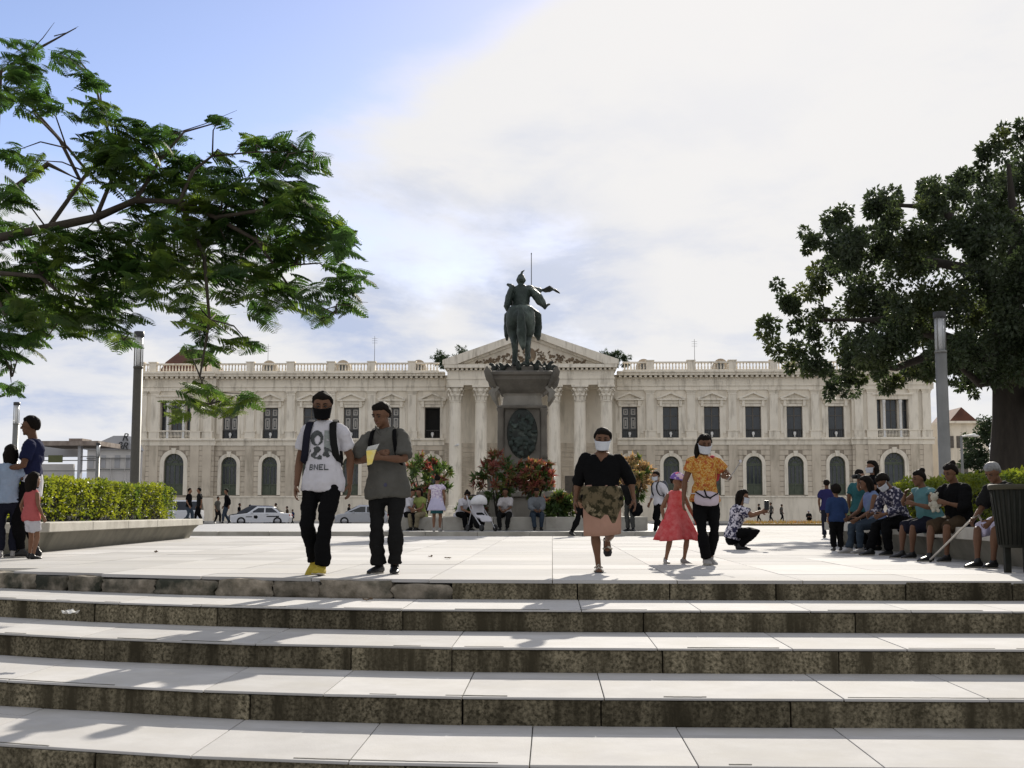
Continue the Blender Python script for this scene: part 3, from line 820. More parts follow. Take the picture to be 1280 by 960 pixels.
mb = MB(); mb.box(-HW + .2, HW - .2, 0.3, 44.8, z_cor1 - .6, z_cor1 - .35); pal(mb, "flat_roof", m_walk)
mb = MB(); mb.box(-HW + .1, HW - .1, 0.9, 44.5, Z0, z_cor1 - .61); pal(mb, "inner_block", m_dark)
# rusty hipped roof behind the left corner
mb = MB(); a, b = -490 * PK, -418 * PK; t = z_cor1 - .3
mb.hexa([(a, 3, t), (b, 3, t), (b, 13, t), (a, 13, t)], [(a + .8, 4.2, t + 2.0), (b - .8, 4.2, t + 2.0), (b - .8, 11.8, t + 2.0), (a + .8, 11.8, t + 2.0)])
mb.hexa([(a + .8, 4.2, t + 2.0), (b - .8, 4.2, t + 2.0), (b - .8, 11.8, t + 2.0), (a + .8, 11.8, t + 2.0)], [(a + 1.9, 6.5, t + 3.7), (b - 1.9, 6.5, t + 3.7), (b - 1.9, 9.5, t + 3.7), (a + 1.9, 9.5, t + 3.7)])
pal(mb, "hipped_roof", m_terra)

# portico
CY = -4.2                                                      # column plane in front of the wall
ck = (PY + CY) / F
def cz(y): return CAMZ + (641.0 - y) * ck
pc = (at(663.5, 560, PY + CY).x - PXC)
PH = 108 * ck
capz0, capz1 = cz(503), cz(482)
mb = MB()
for j in range(5):
    mb.box(pc - PH - .4 - j * .0, pc + PH + .4, CY - 1.4 - 0.34 * (4 - j), -0.2, Z0 + 0.17 * j, Z0 + 0.17 * (j + 1) - .001)
pal(mb, "portico_steps", m_trim)
col0 = None
for cx in (-94.5, -62.5, -30.5, 29.5, 61.5, 94.5):
    if col0 is None:
        root = empty("column", (0, 0, 0), parent=palace)
        r = 8.2 * ck; zb = Z0 + .85
        mb = MB(); mb.box(-r * 1.35, r * 1.35, -r * 1.35, r * 1.35, zb, zb + .3); mb.lathe([(r * 1.3, zb + .3), (r * 1.32, zb + .42), (r * 1.12, zb + .52), (r * 1.2, zb + .6), (r * 1.02, zb + .72)], (0, 0, 0), 20); mb.build("base", m_trim, root)
        mb = MB(); seg = 40; n = 10; prof = []
        vs = []; fs = []
        for i in range(n + 1):
            t = i / n; rr = r * (1.0 - .14 * t ** 1.6); z = zb + .7 + (capz0 - zb - .7) * t
            for k in range(seg):
                a = 2 * math.pi * k / seg; rq = rr * (1 - (0.035 if k % 2 else 0)); vs.append((rq * math.cos(a), rq * math.sin(a), z))
        for i in range(n):
            for k in range(seg):
                fs.append((i * seg + k, i * seg + (k + 1) % seg, (i + 1) * seg + (k + 1) % seg, (i + 1) * seg + k))
        mb.add(vs, fs, False); mb.build("shaft", m_trim, root)
        mb = MB(); h = capz1 - capz0; r2 = r * .86
        mb.lathe([(r2 * 1.1, capz0), (r2 * 1.12, capz0 + .08), (r2, capz0 + .1), (r2 * 1.05, capz0 + h * .5), (r2 * 1.3, capz0 + h * .86)], (0, 0, 0), 20)
        mb.box(-r2 * 1.5, r2 * 1.5, -r2 * 1.5, r2 * 1.5, capz0 + h * .87, capz1 - .002)
        mb.build("capital", m_trim, root)
        mb = MB()
        for tier, (zz_, hh, rr, cnt) in enumerate(((.1, .38, 1.08, 10), (.34, .40, 1.14, 10))):
            for k in range(cnt):
                a = 2 * math.pi * (k + .5 * tier) / cnt; ca, sa = math.cos(a), math.sin(a); ww = r2 * .26
                p0, p1 = capz0 + zz_ * h, capz0 + (zz_ + hh) * h
                pts = []
                for (rad_, z_) in ((rr, p0), (rr * 1.08, (p0 + p1) / 2), (rr * 1.32, p1), (rr * 1.36, p1 - .1 * h)):
                    pts.append(((rad_ * r2 * ca + ww * sa, rad_ * r2 * sa - ww * ca, z_), (rad_ * r2 * ca - ww * sa, rad_ * r2 * sa + ww * ca, z_)))
                for (a0, a1), (b0, b1) in zip(pts, pts[1:]): mb.add([a0, a1, b1, b0], [(0, 1, 2, 3)])
        for k in range(4):
            a = math.pi / 4 + k * math.pi / 2; mb.ell((r2 * 1.55 * math.cos(a), r2 * 1.55 * math.sin(a), capz0 + h * .76), (.16, .16, .16), seg=8, rings=6)
        cap = [c for c in root.children if c.name.startswith("capital")][0]
        mb.build("acanthus_leaves", m_trim, cap)
        col0 = root; o = root
    else:
        o = copy_tree(col0, palace)
    o.location = (pc + cx * ck, CY, 0.2)
# entablature and pediment
x0, x1 = pc - PH, pc + PH
e0, e1 = capz1, cz(463)
mb = MB(); mb.box(x0 + .3, x1 - .3, CY - .75, -.01, e0, e0 + (e1 - e0) * .38); mb.box(x0 + .22, x1 - .22, CY - .83, -.01, e0 + (e1 - e0) * .381, e0 + (e1 - e0) * .47); mb.box(x0 + .3, x1 - .3, CY - .74, -.01, e0 + (e1 - e0) * .471, e1)
pal(mb, "portico_entablature", m_trim)
mb = MB(); mb.box(x0 - .0, x1 + .0, CY - 1.35, -.01, e1 + .16, e1 + .5)
pal(mb, "portico_cornice", m_trim)
mb = MB(); x = x0 + .3
while x < x1 - .3:
    mb.box(x, x + .24, CY - 1.1, CY - .7, e1 - .05, e1 + .159); x += .46
tag(pal(mb, "portico_dentils", m_trim), kind="stuff")
apex = cz(413); bz = e1 + .5
mb = MB(); mb.prism([(x0 + .8, bz), (x1 - .8, bz), (pc, apex - .75)], CY - .55, 6.0); pal(mb, "tympanum", m_plas)
mb = MB()
for s in (-1, 1):
    p = [(pc, apex - .62), (pc, apex), (pc + s * (PH + .15), bz + .45), (pc + s * (PH + .15), bz + .003), (pc + s * (PH - 1.25), bz + .003)]
    if s > 0: p = p[::-1]
    mb.prism(p, CY - 1.4 - .003 * s, 6.2)
pal(mb, "raking_cornice", m_trim)
mb = MB()
for s in (-1, 1):
    p = [(pc, apex - .95), (pc, apex - .6), (pc + s * (PH - 1.25), bz + .1), (pc + s * (PH - 2.0), bz + .1)]
    if s > 0: p = p[::-1]
    mb.prism(p, CY - .82 - .003 * s, CY - .5)
pal(mb, "tympanum_moulding", m_trim)
rl = MB(); rnd_ = random.Random(5)
for i in range(190):
    s = rnd_.choice((-1, 1)); u = rnd_.random(); x = s * (0.5 + 5.0 * u); z = bz + .22 + rnd_.random() * (1.35 * (1 - u) ** 1.3 + .16)
    rl.ell((pc + x, CY - .56, z), (rnd_.uniform(.06, .24), rnd_.uniform(.08, .2), rnd_.uniform(.05, .12)), Matrix.Rotation(rnd_.uniform(-1.2, 1.2), 3, 'Y'), 7, 5)
rl.ell((pc, CY - .58, bz + 1.0), (.55, .2, .7))
pal(rl, "carved_relief", m_relief)
# portico back wall courses and doors
mb = MB(); mb.box(-PORT, PORT, 0.0, .4, Z0, z_cor1 - .3); pal(mb, "portico_wall", m_plas)
mb = MB()
for j in range(14):
    mb.box(-PORT + .02, PORT - .02, -.06, 0.0, z_pl - 1.4 + j * .5 + .05, z_pl - 1.4 + (j + 1) * .5)
pal(mb, "portico_courses", m_rust)
for cx in (-62, 0, 62):
    d = MB(); d.box(cx * PK * .9 - 1.1, cx * PK * .9 + 1.1, -.12, -.061, Z0 + .8, Z0 + 4.6); pal(d, "door", m_wood)
mb = MB(); mb.box(-PORT - .01, -PORT + .5, CY - .3, -.02, Z0, Z0 + .9); pal(mb, "portico_parapet", m_trim)
# security cameras on the first column
mb = MB(); mb.sweep([(pc - 94.5 * ck, CY - .55, cz(558)), (pc - 90 * ck, CY - 1.2, cz(557))], [.06, .14], 8); pal(mb, "security_camera", m_white)

for dx, zt in ((-350, 418), (-208, 408), (214, 414), (70, 440)):
    mb = MB(); mb.sweep([(dx * PK, 6, z_cor1 - .4), (dx * PK, 6, pz(zt))], [.035, .02], 5)
    for k_ in range(3): mb.sweep([(dx * PK - .3, 6, pz(zt) - .25 - k_ * .25), (dx * PK + .3, 6, pz(zt) - .25 - k_ * .25)], [.012, .012], 4)
    pal(mb, "antenna", m_iron)
# ------------------------------------------------------------------ monument
m_mon = mat("monument_stone", (0.15, 0.137, 0.115), (0.095, 0.086, 0.073), rough=0.85, scale=1.6, bump=0.3, bscale=16, c3=(0.07, 0.065, 0.055), scale3=1.1, thr3=(0.5, 0.72), str3=(1.6, 1.6, 0.5))
m_monl = mat("monument_stone_pale", (0.24, 0.225, 0.195), (0.18, 0.168, 0.145), rough=0.85, scale=1.6, bump=0.3, bscale=16, c3=(0.12, 0.11, 0.09), scale3=1.2, thr3=(0.54, 0.75), str3=(1.6, 1.6, 0.5))
m_cap = mat("lamp_cap_dark", (0.035, 0.035, 0.035), rough=0.5)
m_bronze = mat("green_bronze", (0.03, 0.044, 0.037), (0.014, 0.021, 0.018), rough=0.6, scale=4, bump=0.25, bscale=18, c3=(0.12, 0.15, 0.13), scale3=2.2, thr3=(0.52, 0.74), metal=0.0, spec=0.3, str3=(1, 1, .6))
m_bronzed = mat("dark_bronze", (0.02, 0.026, 0.022), (0.012, 0.014, 0.012), rough=0.6, scale=5, bump=0.3, spec=.3, c3=(0.08, 0.10, 0.085), scale3=3, thr3=(.55, .7))
MY = 41.0; MK = MY / F
MC = at(653.5, 560, MY)
def mz(y): return CAMZ + (641.0 - y) * MK
mon = tag(empty("monument", (MC.x, MY, 0.1)), "weathered stone pedestal with bronze medallion and flared cornice in the plaza", "monument")
def mput(mb, name, m, bevel=0.0, parent=None):
    mb.v = [(x, y, z - 0.1) for x, y, z in mb.v]
    return mb.build(name, m, parent or mon, bevel)
def sq(mb, prof, ch=0.0):
    "square profile stack with chamfered corners: (half width, z)"
    for (r0, z0), (r1, z1) in zip(prof, prof[1:]):
        def ringp(r, z):
            c = r * ch
            return [(-r + c, -r, z), (r - c, -r, z), (r, -r + c, z), (r, r - c, z), (r - c, r, z), (-r + c, r, z), (-r, r - c, z), (-r, -r + c, z)]
        mb.add(ringp(r0, z0) + ringp(r1, z1), [(i, (i + 1) % 8, (i + 1) % 8 + 8, i + 8) for i in range(8)] + [tuple(range(7, -1, -1)), tuple(range(8, 16))])
    return mb
# base ledges
b = MB(); sq(b, [(1.35, .1), (1.35, mz(622))], .02); mput(b, "base", m_monl, .03)
b = MB(); sq(b, [(1.45, mz(622)), (1.45, mz(616)), (1.3, mz(614))], .02); mput(b, "base_ledge", m_monl, .02)
b = MB(); sq(b, [(1.05, mz(614)), (1.0, mz(590)), (.92, mz(580)), (.84, mz(576))], .12); mput(b, "socle", m_mon)
# shaft
b = MB(); sq(b, [(.72, mz(576)), (.68, mz(512))], .18); mput(b, "shaft", m_mon)
b = MB(); sq(b, [(.80, mz(513)), (.82, mz(511)), (.78, mz(509))], .18); mput(b, "shaft_band", m_mon)
for sx in (-1, 1):
    for sy in (-1, 1):
        b = MB(); b.lathe([(.13, mz(576)), (.115, mz(570)), (.10, mz(518)), (.135, mz(514)), (.14, mz(512.5))], (sx * .70, sy * .70, 0), 10); mput(b, "corner_colonnette", m_mon)
b = MB(); sq(b, [(.66, mz(509)), (.62, mz(497)), (.66, mz(494))], .22); mput(b, "neck", m_monl)
b = MB(); sq(b, [(.70, mz(494)), (.80, mz(490)), (.94, mz(482)), (1.02, mz(478)), (1.04, mz(474)), (1.1, mz(472)), (1.1, mz(469)), (.98, mz(467))], .10); mput(b, "cornice", m_mon)
for sx in (-1, 1):
    for sy in (-1, 1):
        b = MB(); b.sweep([(sx * .9, sy * .9, mz(486)), (sx * 1.05, sy * 1.05, mz(477)), (sx * 1.12, sy * 1.12, mz(468)), (sx * 1.13, sy * 1.13, mz(463))], [.07, .13, .12, .03], 8); mput(b, "corner_horn", m_mon)
        b = MB(); b.sweep([(sx * .82, sy * .82, mz(486)), (sx * .98, sy * .9, mz(494)), (sx * .86, sy * .86, mz(505))], [(.10, .04), (.12, .045), (.04, .025)], 8); mput(b, "wing_bracket", m_monl)
# medallion with wreath
b = MB(); b.ell((0, -.715, mz(544)), (.50, .07, .82), None, 24, 14)
mput(b, "medallion", m_bronzed)
rn = random.Random(3); b = MB()
for i in range(60):
    a = rn.uniform(0, 6.28); r_ = rn.uniform(.1, .46)
    b.ell((r_ * math.cos(a), -.77 - .03 * rn.random(), mz(544) + r_ * 1.55 * math.sin(a)), (rn.uniform(.04, .1), .05, rn.uniform(.04, .11)), Matrix.Rotation(rn.uniform(0, 3), 3, 'Y'), 7, 5)
me = fuse(MB().add(b.v, b.f, True), .02, 1, "medallion_relief"); me.transform(Matrix.Translation((0, 0, -.1)))
obj("medallion_relief", me, m_bronze, mon)
b = MB(); sq(b, [(.75, mz(467)), (.62, mz(461)), (.58, mz(459.5))], .2); mput(b, "plinth", m_mon)

# eagles and trophies round the plinth: separate bronze figures
rn = random.Random(11)
for i in range(10):
    a = 2 * math.pi * i / 10 + .2
    b = MB(); h = rn.uniform(.22, .36)
    b.sweep([(0, 0, 0), (0, -.05, h * .5), (0, -.12, h)], [.08, .1, .05], 8)
    for s in (-1, 1):
        b.sweep([(0, 0, h * .5), (s * .16, .02, h * .9), (s * .3, .06, h * .55)], [(.04, .05), (.04, .08), (.015, .03)], 6)
    b.ell((0, -.17, h * 1.02), (.05, .08, .05), seg=8, rings=6)
    me = fuse(b, .022, 1, "bronze_ornament")
    o = obj("bronze_ornament", me, m_bronzed, mon, loc=(.9 * math.cos(a), .9 * math.sin(a), mz(467.5) - .1))
    o.rotation_euler = (0, 0, a + math.pi / 2)

# horse and rider, seen from behind
HS = 1.30
hb = MB()
def hp(x, y, z): return (x * HS, y * HS, z * HS)
def hsweep(mb, pts, rr, seg=12): mb.sweep([hp(*p) for p in pts], [(r * HS if isinstance(r, (int, float)) else (r[0] * HS, r[1] * HS)) for r in rr], seg)
hsweep(hb, [(0, -.72, 1.22), (0, -.62, 1.24), (0, -.35, 1.27), (0, 0, 1.22), (0, .35, 1.24), (0, .62, 1.30), (0, .78, 1.26)], [(.22, .2), (.30, .30), (.335, .33), (.33, .33), (.32, .34), (.27, .34), (.16, .22)], 16)
for s in (-1, 1):
    hb.ell(hp(s * .165, -.52, 1.22), (.205 * HS, .27 * HS, .33 * HS), seg=14, rings=10)      # rump halves
    bk = (.06 if s > 0 else -.05)
    hsweep(hb, [(s * .19, -.5, 1.1), (s * .20, -.42, .86), (s * .175, -.46 + bk, .70), (s * .165, -.60 + bk, .52), (s * .16, -.55 + bk, .28), (s * .16, -.52 + bk, .12), (s * .16, -.48 + bk, .05)],
           [(.19, .24), (.15, .19), (.10, .13), (.068, .085), (.052, .055), (.058, .065), (.075, .09)], 12)
hsweep(hb, [(-.17, .6, 1.05), (-.17, .62, .75), (-.165, .62, .5), (-.165, .63, .25), (-.165, .66, .05)], [(.13, .16), (.085, .1), (.065, .07), (.05, .05), (.075, .085)], 12)
hsweep(hb, [(.17, .6, 1.05), (.17, .78, .86), (.17, .95, .72), (.17, .86, .5), (.17, .80, .38)], [(.13, .16), (.085, .1), (.065, .07), (.05, .05), (.07, .08)], 12)
hsweep(hb, [(0, .6, 1.35), (0, .85, 1.62), (0, 1.02, 1.85), (.02, 1.08, 1.98)], [(.17, .26), (.13, .2), (.11, .16), (.09, .13)], 12)
hsweep(hb, [(.02, 1.04, 2.0), (.04, 1.22, 1.88), (.05, 1.42, 1.72), (.05, 1.48, 1.66)], [(.10, .13), (.085, .11), (.06, .07), (.055, .06)], 12)
for s in (-1, 1): hsweep(hb, [(.02 + s * .06, 1.03, 2.08), (.02 + s * .075, 1.05, 2.2)], [.03, .012], 6)
# tail
hsweep(hb, [(0, -.78, 1.42), (.01, -.93, 1.40), (.02, -1.0, 1.15), (.03, -.95, .8), (.06, -.9, .5), (.07, -.88, .36)], [.05, .065, .10, .125, .09, .03], 12)
hme = rumple(fuse(hb, .026, 3, "horse"), .012, 5.0)
statue = tag(empty("equestrian_statue", (MC.x - .05, MY, mz(460))), "green bronze horse and rider seen from behind on the tall pedestal", "statue")
obj("horse", hme, m_bronze, statue)
def lower(mb):
    mb.v = [(x * (.86 if x < .4 * HS else 1.0), y, z if z < 1.5 * HS else (1.5 + (z / HS - 1.5) * .73) * HS) for x, y, z in mb.v]
rb = MB()
hsweep(rb, [(0, -.1, 1.5), (0, -.1, 1.7), (0, -.08, 1.95), (0, -.04, 2.2), (0, -.03, 2.34), (0, -.02, 2.42)], [(.27, .22), (.25, .2), (.27, .2), (.29, .18), (.18, .12), (.08, .08)], 14)
rb.ell(hp(0, .0, 2.55), (.12 * HS, .14 * HS, .16 * HS)); 
hsweep(rb, [(0, 0, 2.58), (0, 0, 2.72)], [(.15, .18), (.10, .1)], 10)                                    # hat
hsweep(rb, [(.0, 0, 2.72), (.02, -.02, 2.86), (.1, -.03, 2.93)], [.05, .04, .02], 8)                       # plume
for s in (-1, 1):
    hsweep(rb, [(s * .2, 0, 1.55), (s * .40, .22, 1.38), (s * .45, .26, 1.1), (s * .44, .12, .86), (s * .44, .3, .78)], [.15, .13, .09, .07, .04], 10)
hsweep(rb, [(-.24, -.03, 2.28), (-.36, .0, 2.0), (-.34, .2, 1.8), (-.15, .42, 1.78)], [.13, .11, .085, .06], 10)
hsweep(rb, [(.24, -.03, 2.28), (.40, .1, 2.12), (.46, .3, 2.28), (.44, .36, 2.34)], [.13, .11, .09, .07], 10)
# cloak blowing to the side, sash
hsweep(rb, [(-.26, -.12, 2.3), (-.36, -.2, 1.95), (-.42, -.24, 1.6), (-.36, -.22, 1.42)], [(.08, .14), (.10, .18), (.10, .20), (.05, .1)], 8)
hsweep(rb, [(-.3, -.05, 2.36), (-.42, -.05, 2.42)], [(.08, .06), (.05, .03)], 8)
hsweep(rb, [(.3, -.1, 2.2), (.42, -.1, 2.0), (.52, -.05, 1.75), (.62, 0, 1.62), (.72, .02, 1.72)], [(.10, .16), (.12, .18), (.13, .16), (.10, .12), (.04, .06)], 8)
lower(rb); rme = rumple(fuse(rb, .024, 2, "rider"), .014, 6.0, seed=3)
obj("rider", rme, m_bronze, statue)
fb = MB()
hsweep(fb, [(.44, .36, 2.3), (.60, .36, 2.30), (.74, .38, 2.36), (.86, .4, 2.33), (1.0, .42, 2.2)], [(.10, .04), (.06, .12), (.07, .13), (.05, .10), (.015, .02)], 8)
hsweep(fb, [(.34, .3, 2.42), (.42, .34, 2.34), (.55, .36, 2.3)], [(.02, .05), (.06, .08), (.03, .05)], 8)
lower(fb); fme = rumple(fuse(fb, .02, 1, "flag"), .015, 8)
obj("flag", fme, m_bronzed, statue)
p = MB(); hsweep(p, [(.30, .36, 2.1), (.30, .36, 3.62)], [.013, .011], 8); p.ell(hp(.30, .36, 3.63), (.022, .022, .05)); lower(p); p.build("flag_staff", m_cap, statue)

# planter ring of the monument
ring = tag(empty("monument_planter", (MC.x, 40.2, .1)), "square low concrete seat wall round the flower beds of the monument", "planter")
R_ = 3.75
for (x0, x1, y0, y1) in ((-R_, R_, -R_, -R_ + .5), (-R_, R_, R_ - .5, R_), (-R_, -R_ + .5, -R_ + .5, R_ - .5), (R_ - .5, R_, -R_ + .5, R_ - .5)):
    L = max(x1 - x0, y1 - y0); n = round(L / 1.5)
    for i in range(n):
        t0, t1 = i / n, (i + 1) / n; mb = MB(); g = .004
        if x1 - x0 > y1 - y0: mb.box(x0 + (x1 - x0) * t0 + g, x0 + (x1 - x0) * t1 - g, y0, y1, 0.0, .40)
        else: mb.box(x0, x1, y0 + (y1 - y0) * t0 + g, y0 + (y1 - y0) * t1 - g, 0.0, .40)
        mb.build("wall_block", m_conc, ring, bevel=.015)
mb = MB(); mb.box(-R_ + .5, R_ - .5, -R_ + .5, R_ - .5, 0, .32); mb.build("soil", m_soil, ring)

# ------------------------------------------------------------------ lamps
m_cap = mat("lamp_cap_dark", (0.035, 0.035, 0.035), rough=0.5)
m_pole = mat("lamp_pole_grey", (0.20, 0.20, 0.19), (0.16, 0.16, 0.15), rough=0.5, scale=2, metal=0.3)
m_cap = mat("lamp_cap_dark", (0.035, 0.035, 0.035), rough=0.5)
m_lglass = mat("lamp_glass", (0.62, 0.64, 0.66), (0.56, 0.58, 0.60), rough=0.15, alpha=0.45, spec=0.6)
def lamp(px, Y, H, r, label, m_pole=None):
    m_pole = m_pole or MATS['lamp_pole_grey']
    p = at(px, 580, Y)
    root = tag(empty("lamp_post", (p.x, Y, -0.0)), label, "lamp post", "cylindrical plaza lamp posts")
    lh = H * .175
    mb = MB(); mb.lathe([(r * 1.5, 0), (r * 1.5, .05), (r * 1.05, .06), (r, .1), (r * .94, H - lh - .05)], seg=20); mb.build("pole", m_pole, root)
    mb = MB(); mb.lathe([(r * 1.0, H - lh - .06), (r * 1.0, H - lh)], seg=20); mb.build("collar", m_pole, root)
    mb = MB(); mb.lathe([(r * .88, H - lh), (r * .88, H - .17)], seg=20); mb.build("glass_tube", m_lglass, root)
    mb = MB(); mb.lathe([(r * .3, H - lh), (r * .3, H - .17)], seg=10); mb.build("lamp_core", m_white, root)
    for k in range(4):
        a = math.pi / 4 + k * math.pi / 2; mb = MB(); mb.lathe([(.016, H - lh), (.016, H - .17)], (r * .92 * math.cos(a), r * .92 * math.sin(a), 0), 6); mb.build("rod", m_pole, root)
    mb = MB(); mb.lathe([(r * 1.02, H - .17), (r * 1.05, H - .15), (r * 1.05, H - .01), (r * .9, H)], seg=20); mb.build("cap", m_cap, root)
    return root
lamp(169, 36.5, CAMZ + (641 - 411) / F * 36.5, .145, "tall dark lamp post rising behind the clipped hedge beside the palace corner", mat("lamp_pole_olive", (0.075, 0.07, 0.055), (0.06, 0.055, 0.045), rough=.6))
lamp(1181, 32.0, CAMZ + (641 - 391) / F * 32.0, .155, "tall grey lamp post in front of the big shady tree")
lamp(18, 66.0, CAMZ + (641 - 501) / F * 66.0, .17, "farther lamp post behind the man in the navy shirt")
lamp(122, 86.0, CAMZ + (641 - 553) / F * 86.0, .14, "distant lamp post in front of the white gabled building")
sp = at(1203, 585, 70)
root = tag(empty("street_light", (sp.x, 70, -.3)), "slim pale street light with a flat arm before the dark tree", "street light")
Hs = CAMZ + (641 - 546) / F * 70 + .3
mb = MB(); mb.lathe([(.09, 0), (.07, Hs)], seg=10); mb.build("pole", m_pole, root)
mb = MB(); mb.sweep([(0, 0, Hs - .05), (.35, 0, Hs), (.75, 0, Hs + .02)], [.05, .06, .1], 8); mb.build("arm", m_white, root)
mb = MB(); mb.ell((.8, 0, Hs - .02), (.2, .14, .07)); mb.build("lamp_head", m_white, root)

# ------------------------------------------------------------------ trash bin
m_bin = mat("bin_dark_green", (0.013, 0.015, 0.012), (0.022, 0.022, 0.018), rough=0.75, scale=9, spec=.15, bump=.3)
p = gnd(1272, 716)
root = tag(empty("trash_bin", (p.x, p.y, 0)), "dark tapered litter bin standing on a post beside the planter", "bin")
mb = MB(); mb.lathe([(.155, .26), (.17, .28), (.235, .87), (.25, .88), (.25, .915), (.225, .915), (.215, .8), (.15, .3)], seg=22); mb.build("basket", m_bin, root)
mb = MB(); mb.lathe([(.252, .86), (.262, .87), (.262, .905), (.252, .915)], seg=22); mb.build("rim", mat("bin_rim", (.05, .046, .03), rough=.7, spec=.2), root)
for k_ in range(26):
    a_ = 2 * math.pi * k_ / 26; mb = MB(); mb.sweep([(.176 * math.cos(a_), .176 * math.sin(a_), .29), (.236 * math.cos(a_), .236 * math.sin(a_), .86)], [(.012, .007), (.014, .007)], 6, side=(-math.sin(a_), math.cos(a_), 0), round_ends=False); mb.build("slat", m_bin, root)
for sx in (-.1, .1):
    mb = MB(); mb.box(sx - .03, sx + .03, -.03, .03, 0, .27); mb.build("leg", m_bin, root)

# ------------------------------------------------------------------ far buildings on the left
m_far = mat("far_white_wall", (0.62, 0.60, 0.57), (0.54, 0.52, 0.50), rough=0.85, scale=0.4)
m_farg = mat("far_grey_roof", (0.45, 0.45, 0.46), (0.38, 0.38, 0.39), rough=0.8, scale=0.3)
m_rusty = mat("rust_stained_beam", (0.34, 0.29, 0.25), (0.16, 0.12, 0.10), rough=0.9, scale=1.5)
m_olive = mat("olive_panel", (0.14, 0.15, 0.07), (0.10, 0.11, 0.05), rough=0.8, scale=1)
def farbox(mb, px0, px1, py0, py1, Y, dep=.3):
    a = at(px0, py1, Y); b_ = at(px1, py0, Y); mb.box(a.x, b_.x, Y, Y + dep, a.z, b_.z)
FY = 96.0
o_ = at(85, 600, FY)
def frel(mb, name, m, root): 
    L = root.location; mb.v = [(x - L.x, y - L.y, z - L.z) for x, y, z in mb.v]; return mb.build(name, m, root)
root = tag(empty("market_canopy", (o_.x, FY, -.3)), "white market canopy frame with rust stained roof beam beyond the hedge", "canopy")
mb = MB(); farbox(mb, 47, 123, 551, 557, FY, 5); frel(mb, "roof_beam", m_rusty, root)
mb = MB(); farbox(mb, 86, 103, 548, 551, FY + 1, 2); frel(mb, "roof_box", m_rusty, root)
for xa, xb in ((45, 48), (94, 101)):
    mb = MB(); farbox(mb, xa, xb, 557, 655, FY + .3, .5); frel(mb, "column", m_farg, root)
for ya in (570, 575, 588):
    mb = MB(); farbox(mb, 40, 122, ya, ya + 1.2, FY + .4, .1); frel(mb, "rail", m_pole, root)
mb = MB(); farbox(mb, 60, 78, 569, 578, FY + .2, .1); frel(mb, "sign_panel", m_olive, root)
mb = MB(); farbox(mb, 30, 92, 580, 655, FY + 6, .3); frel(mb, "white_backdrop", m_far, root)
mb = MB(); farbox(mb, 40, 98, 556, 570, FY + 5.3, .2); frel(mb, "white_fascia", m_farg, root)
GY = 112.0
o_ = at(145, 600, GY)
root = tag(empty("gabled_building", (o_.x, GY, -.3)), "white gabled building with dark script sign left of the palace", "building")
a = at(108, 600, GY); b_ = at(166, 600, GY); e = at(108, 562, GY).z; pk = at(152, 545, GY).z
mb = MB(); mb.box(a.x, b_.x, GY, GY + 2.5, -.3, e); frel(mb, "wall", m_far, root)
mb = MB(); cxg = at(152, 545, GY).x
mb.prism([(a.x - .3, e + .002), (b_.x + .1, e + .002), (cxg + .6, pk), (cxg - .6, pk)], GY - .4, GY + 2.6); frel(mb, "roof", m_farg, root)
for xa, xb in ((110, 117), (126, 132), (143, 150), (157, 163)):
    mb = MB(); farbox(mb, xa, xb, 569, 585, GY - .06, .1); frel(mb, "window", m_farg, root)
for ya in (572, 586):
    mb = MB(); farbox(mb, 108, 170, ya, ya + 1.3, GY - .25, .1); frel(mb, "rail", m_pole, root)
for xa in (121, 136, 154):
    mb = MB(); farbox(mb, xa, xa + 2.4, 572, 655, GY - .3, .2); frel(mb, "post", m_far, root)
for ch, px_, py_, sz in (("R", 152, 551, 1.0), ("&", 145, 561, .95), ("R", 152, 562, .95)):
    cu_ = bpy.data.curves.new("sign_letter", 'FONT'); cu_.body = ch; cu_.size = sz; cu_.extrude = .03; cu_.shear = .3
    to = bpy.data.objects.new("t", cu_); TMP.collection.objects.link(to); TMP.view_layers[0].update()
    me = bpy.data.meshes.new_from_object(to.evaluated_get(TMP.view_layers[0].depsgraph)); bpy.data.objects.remove(to)
    me.materials.clear()
    lo_ = obj("sign_letter", me, m_cap, root); q = at(px_, py_, GY - .6)
    lo_.location = (q.x - root.location.x, -.6, q.z - root.location.z); lo_.rotation_euler = (math.pi / 2, 0, 0)
# far right building
RY = 150.0
o_ = at(1205, 600, RY)
root = tag(empty("far_building", (o_.x, RY, -.3)), "cream building with small brown gable seen past the palace corner", "building")
mb = MB(); farbox(mb, 1180, 1235, 529, 655, RY, 14); frel(mb, "wall", m_plas, root)
mb = MB(); farbox(mb, 1178, 1237, 526, 529, RY - .5, 15); frel(mb, "cornice", m_trim, root)
a = at(1190, 526, RY); b_ = at(1226, 526, RY); c_ = at(1205, 508, RY)
mb = MB(); mb.prism([(a.x, a.z), (b_.x, a.z), (c_.x, c_.z)], RY + 1, RY + 9); frel(mb, "gable", m_terra, root)
for xa in (1187, 1196, 1205):
    mb = MB(); farbox(mb, xa, xa + 5, 545, 560, RY - .05, .1); frel(mb, "window", m_wood, root)
    mb = MB(); farbox(mb, xa, xa + 5, 580, 598, RY - .05, .1); frel(mb, "window", m_wood, root)
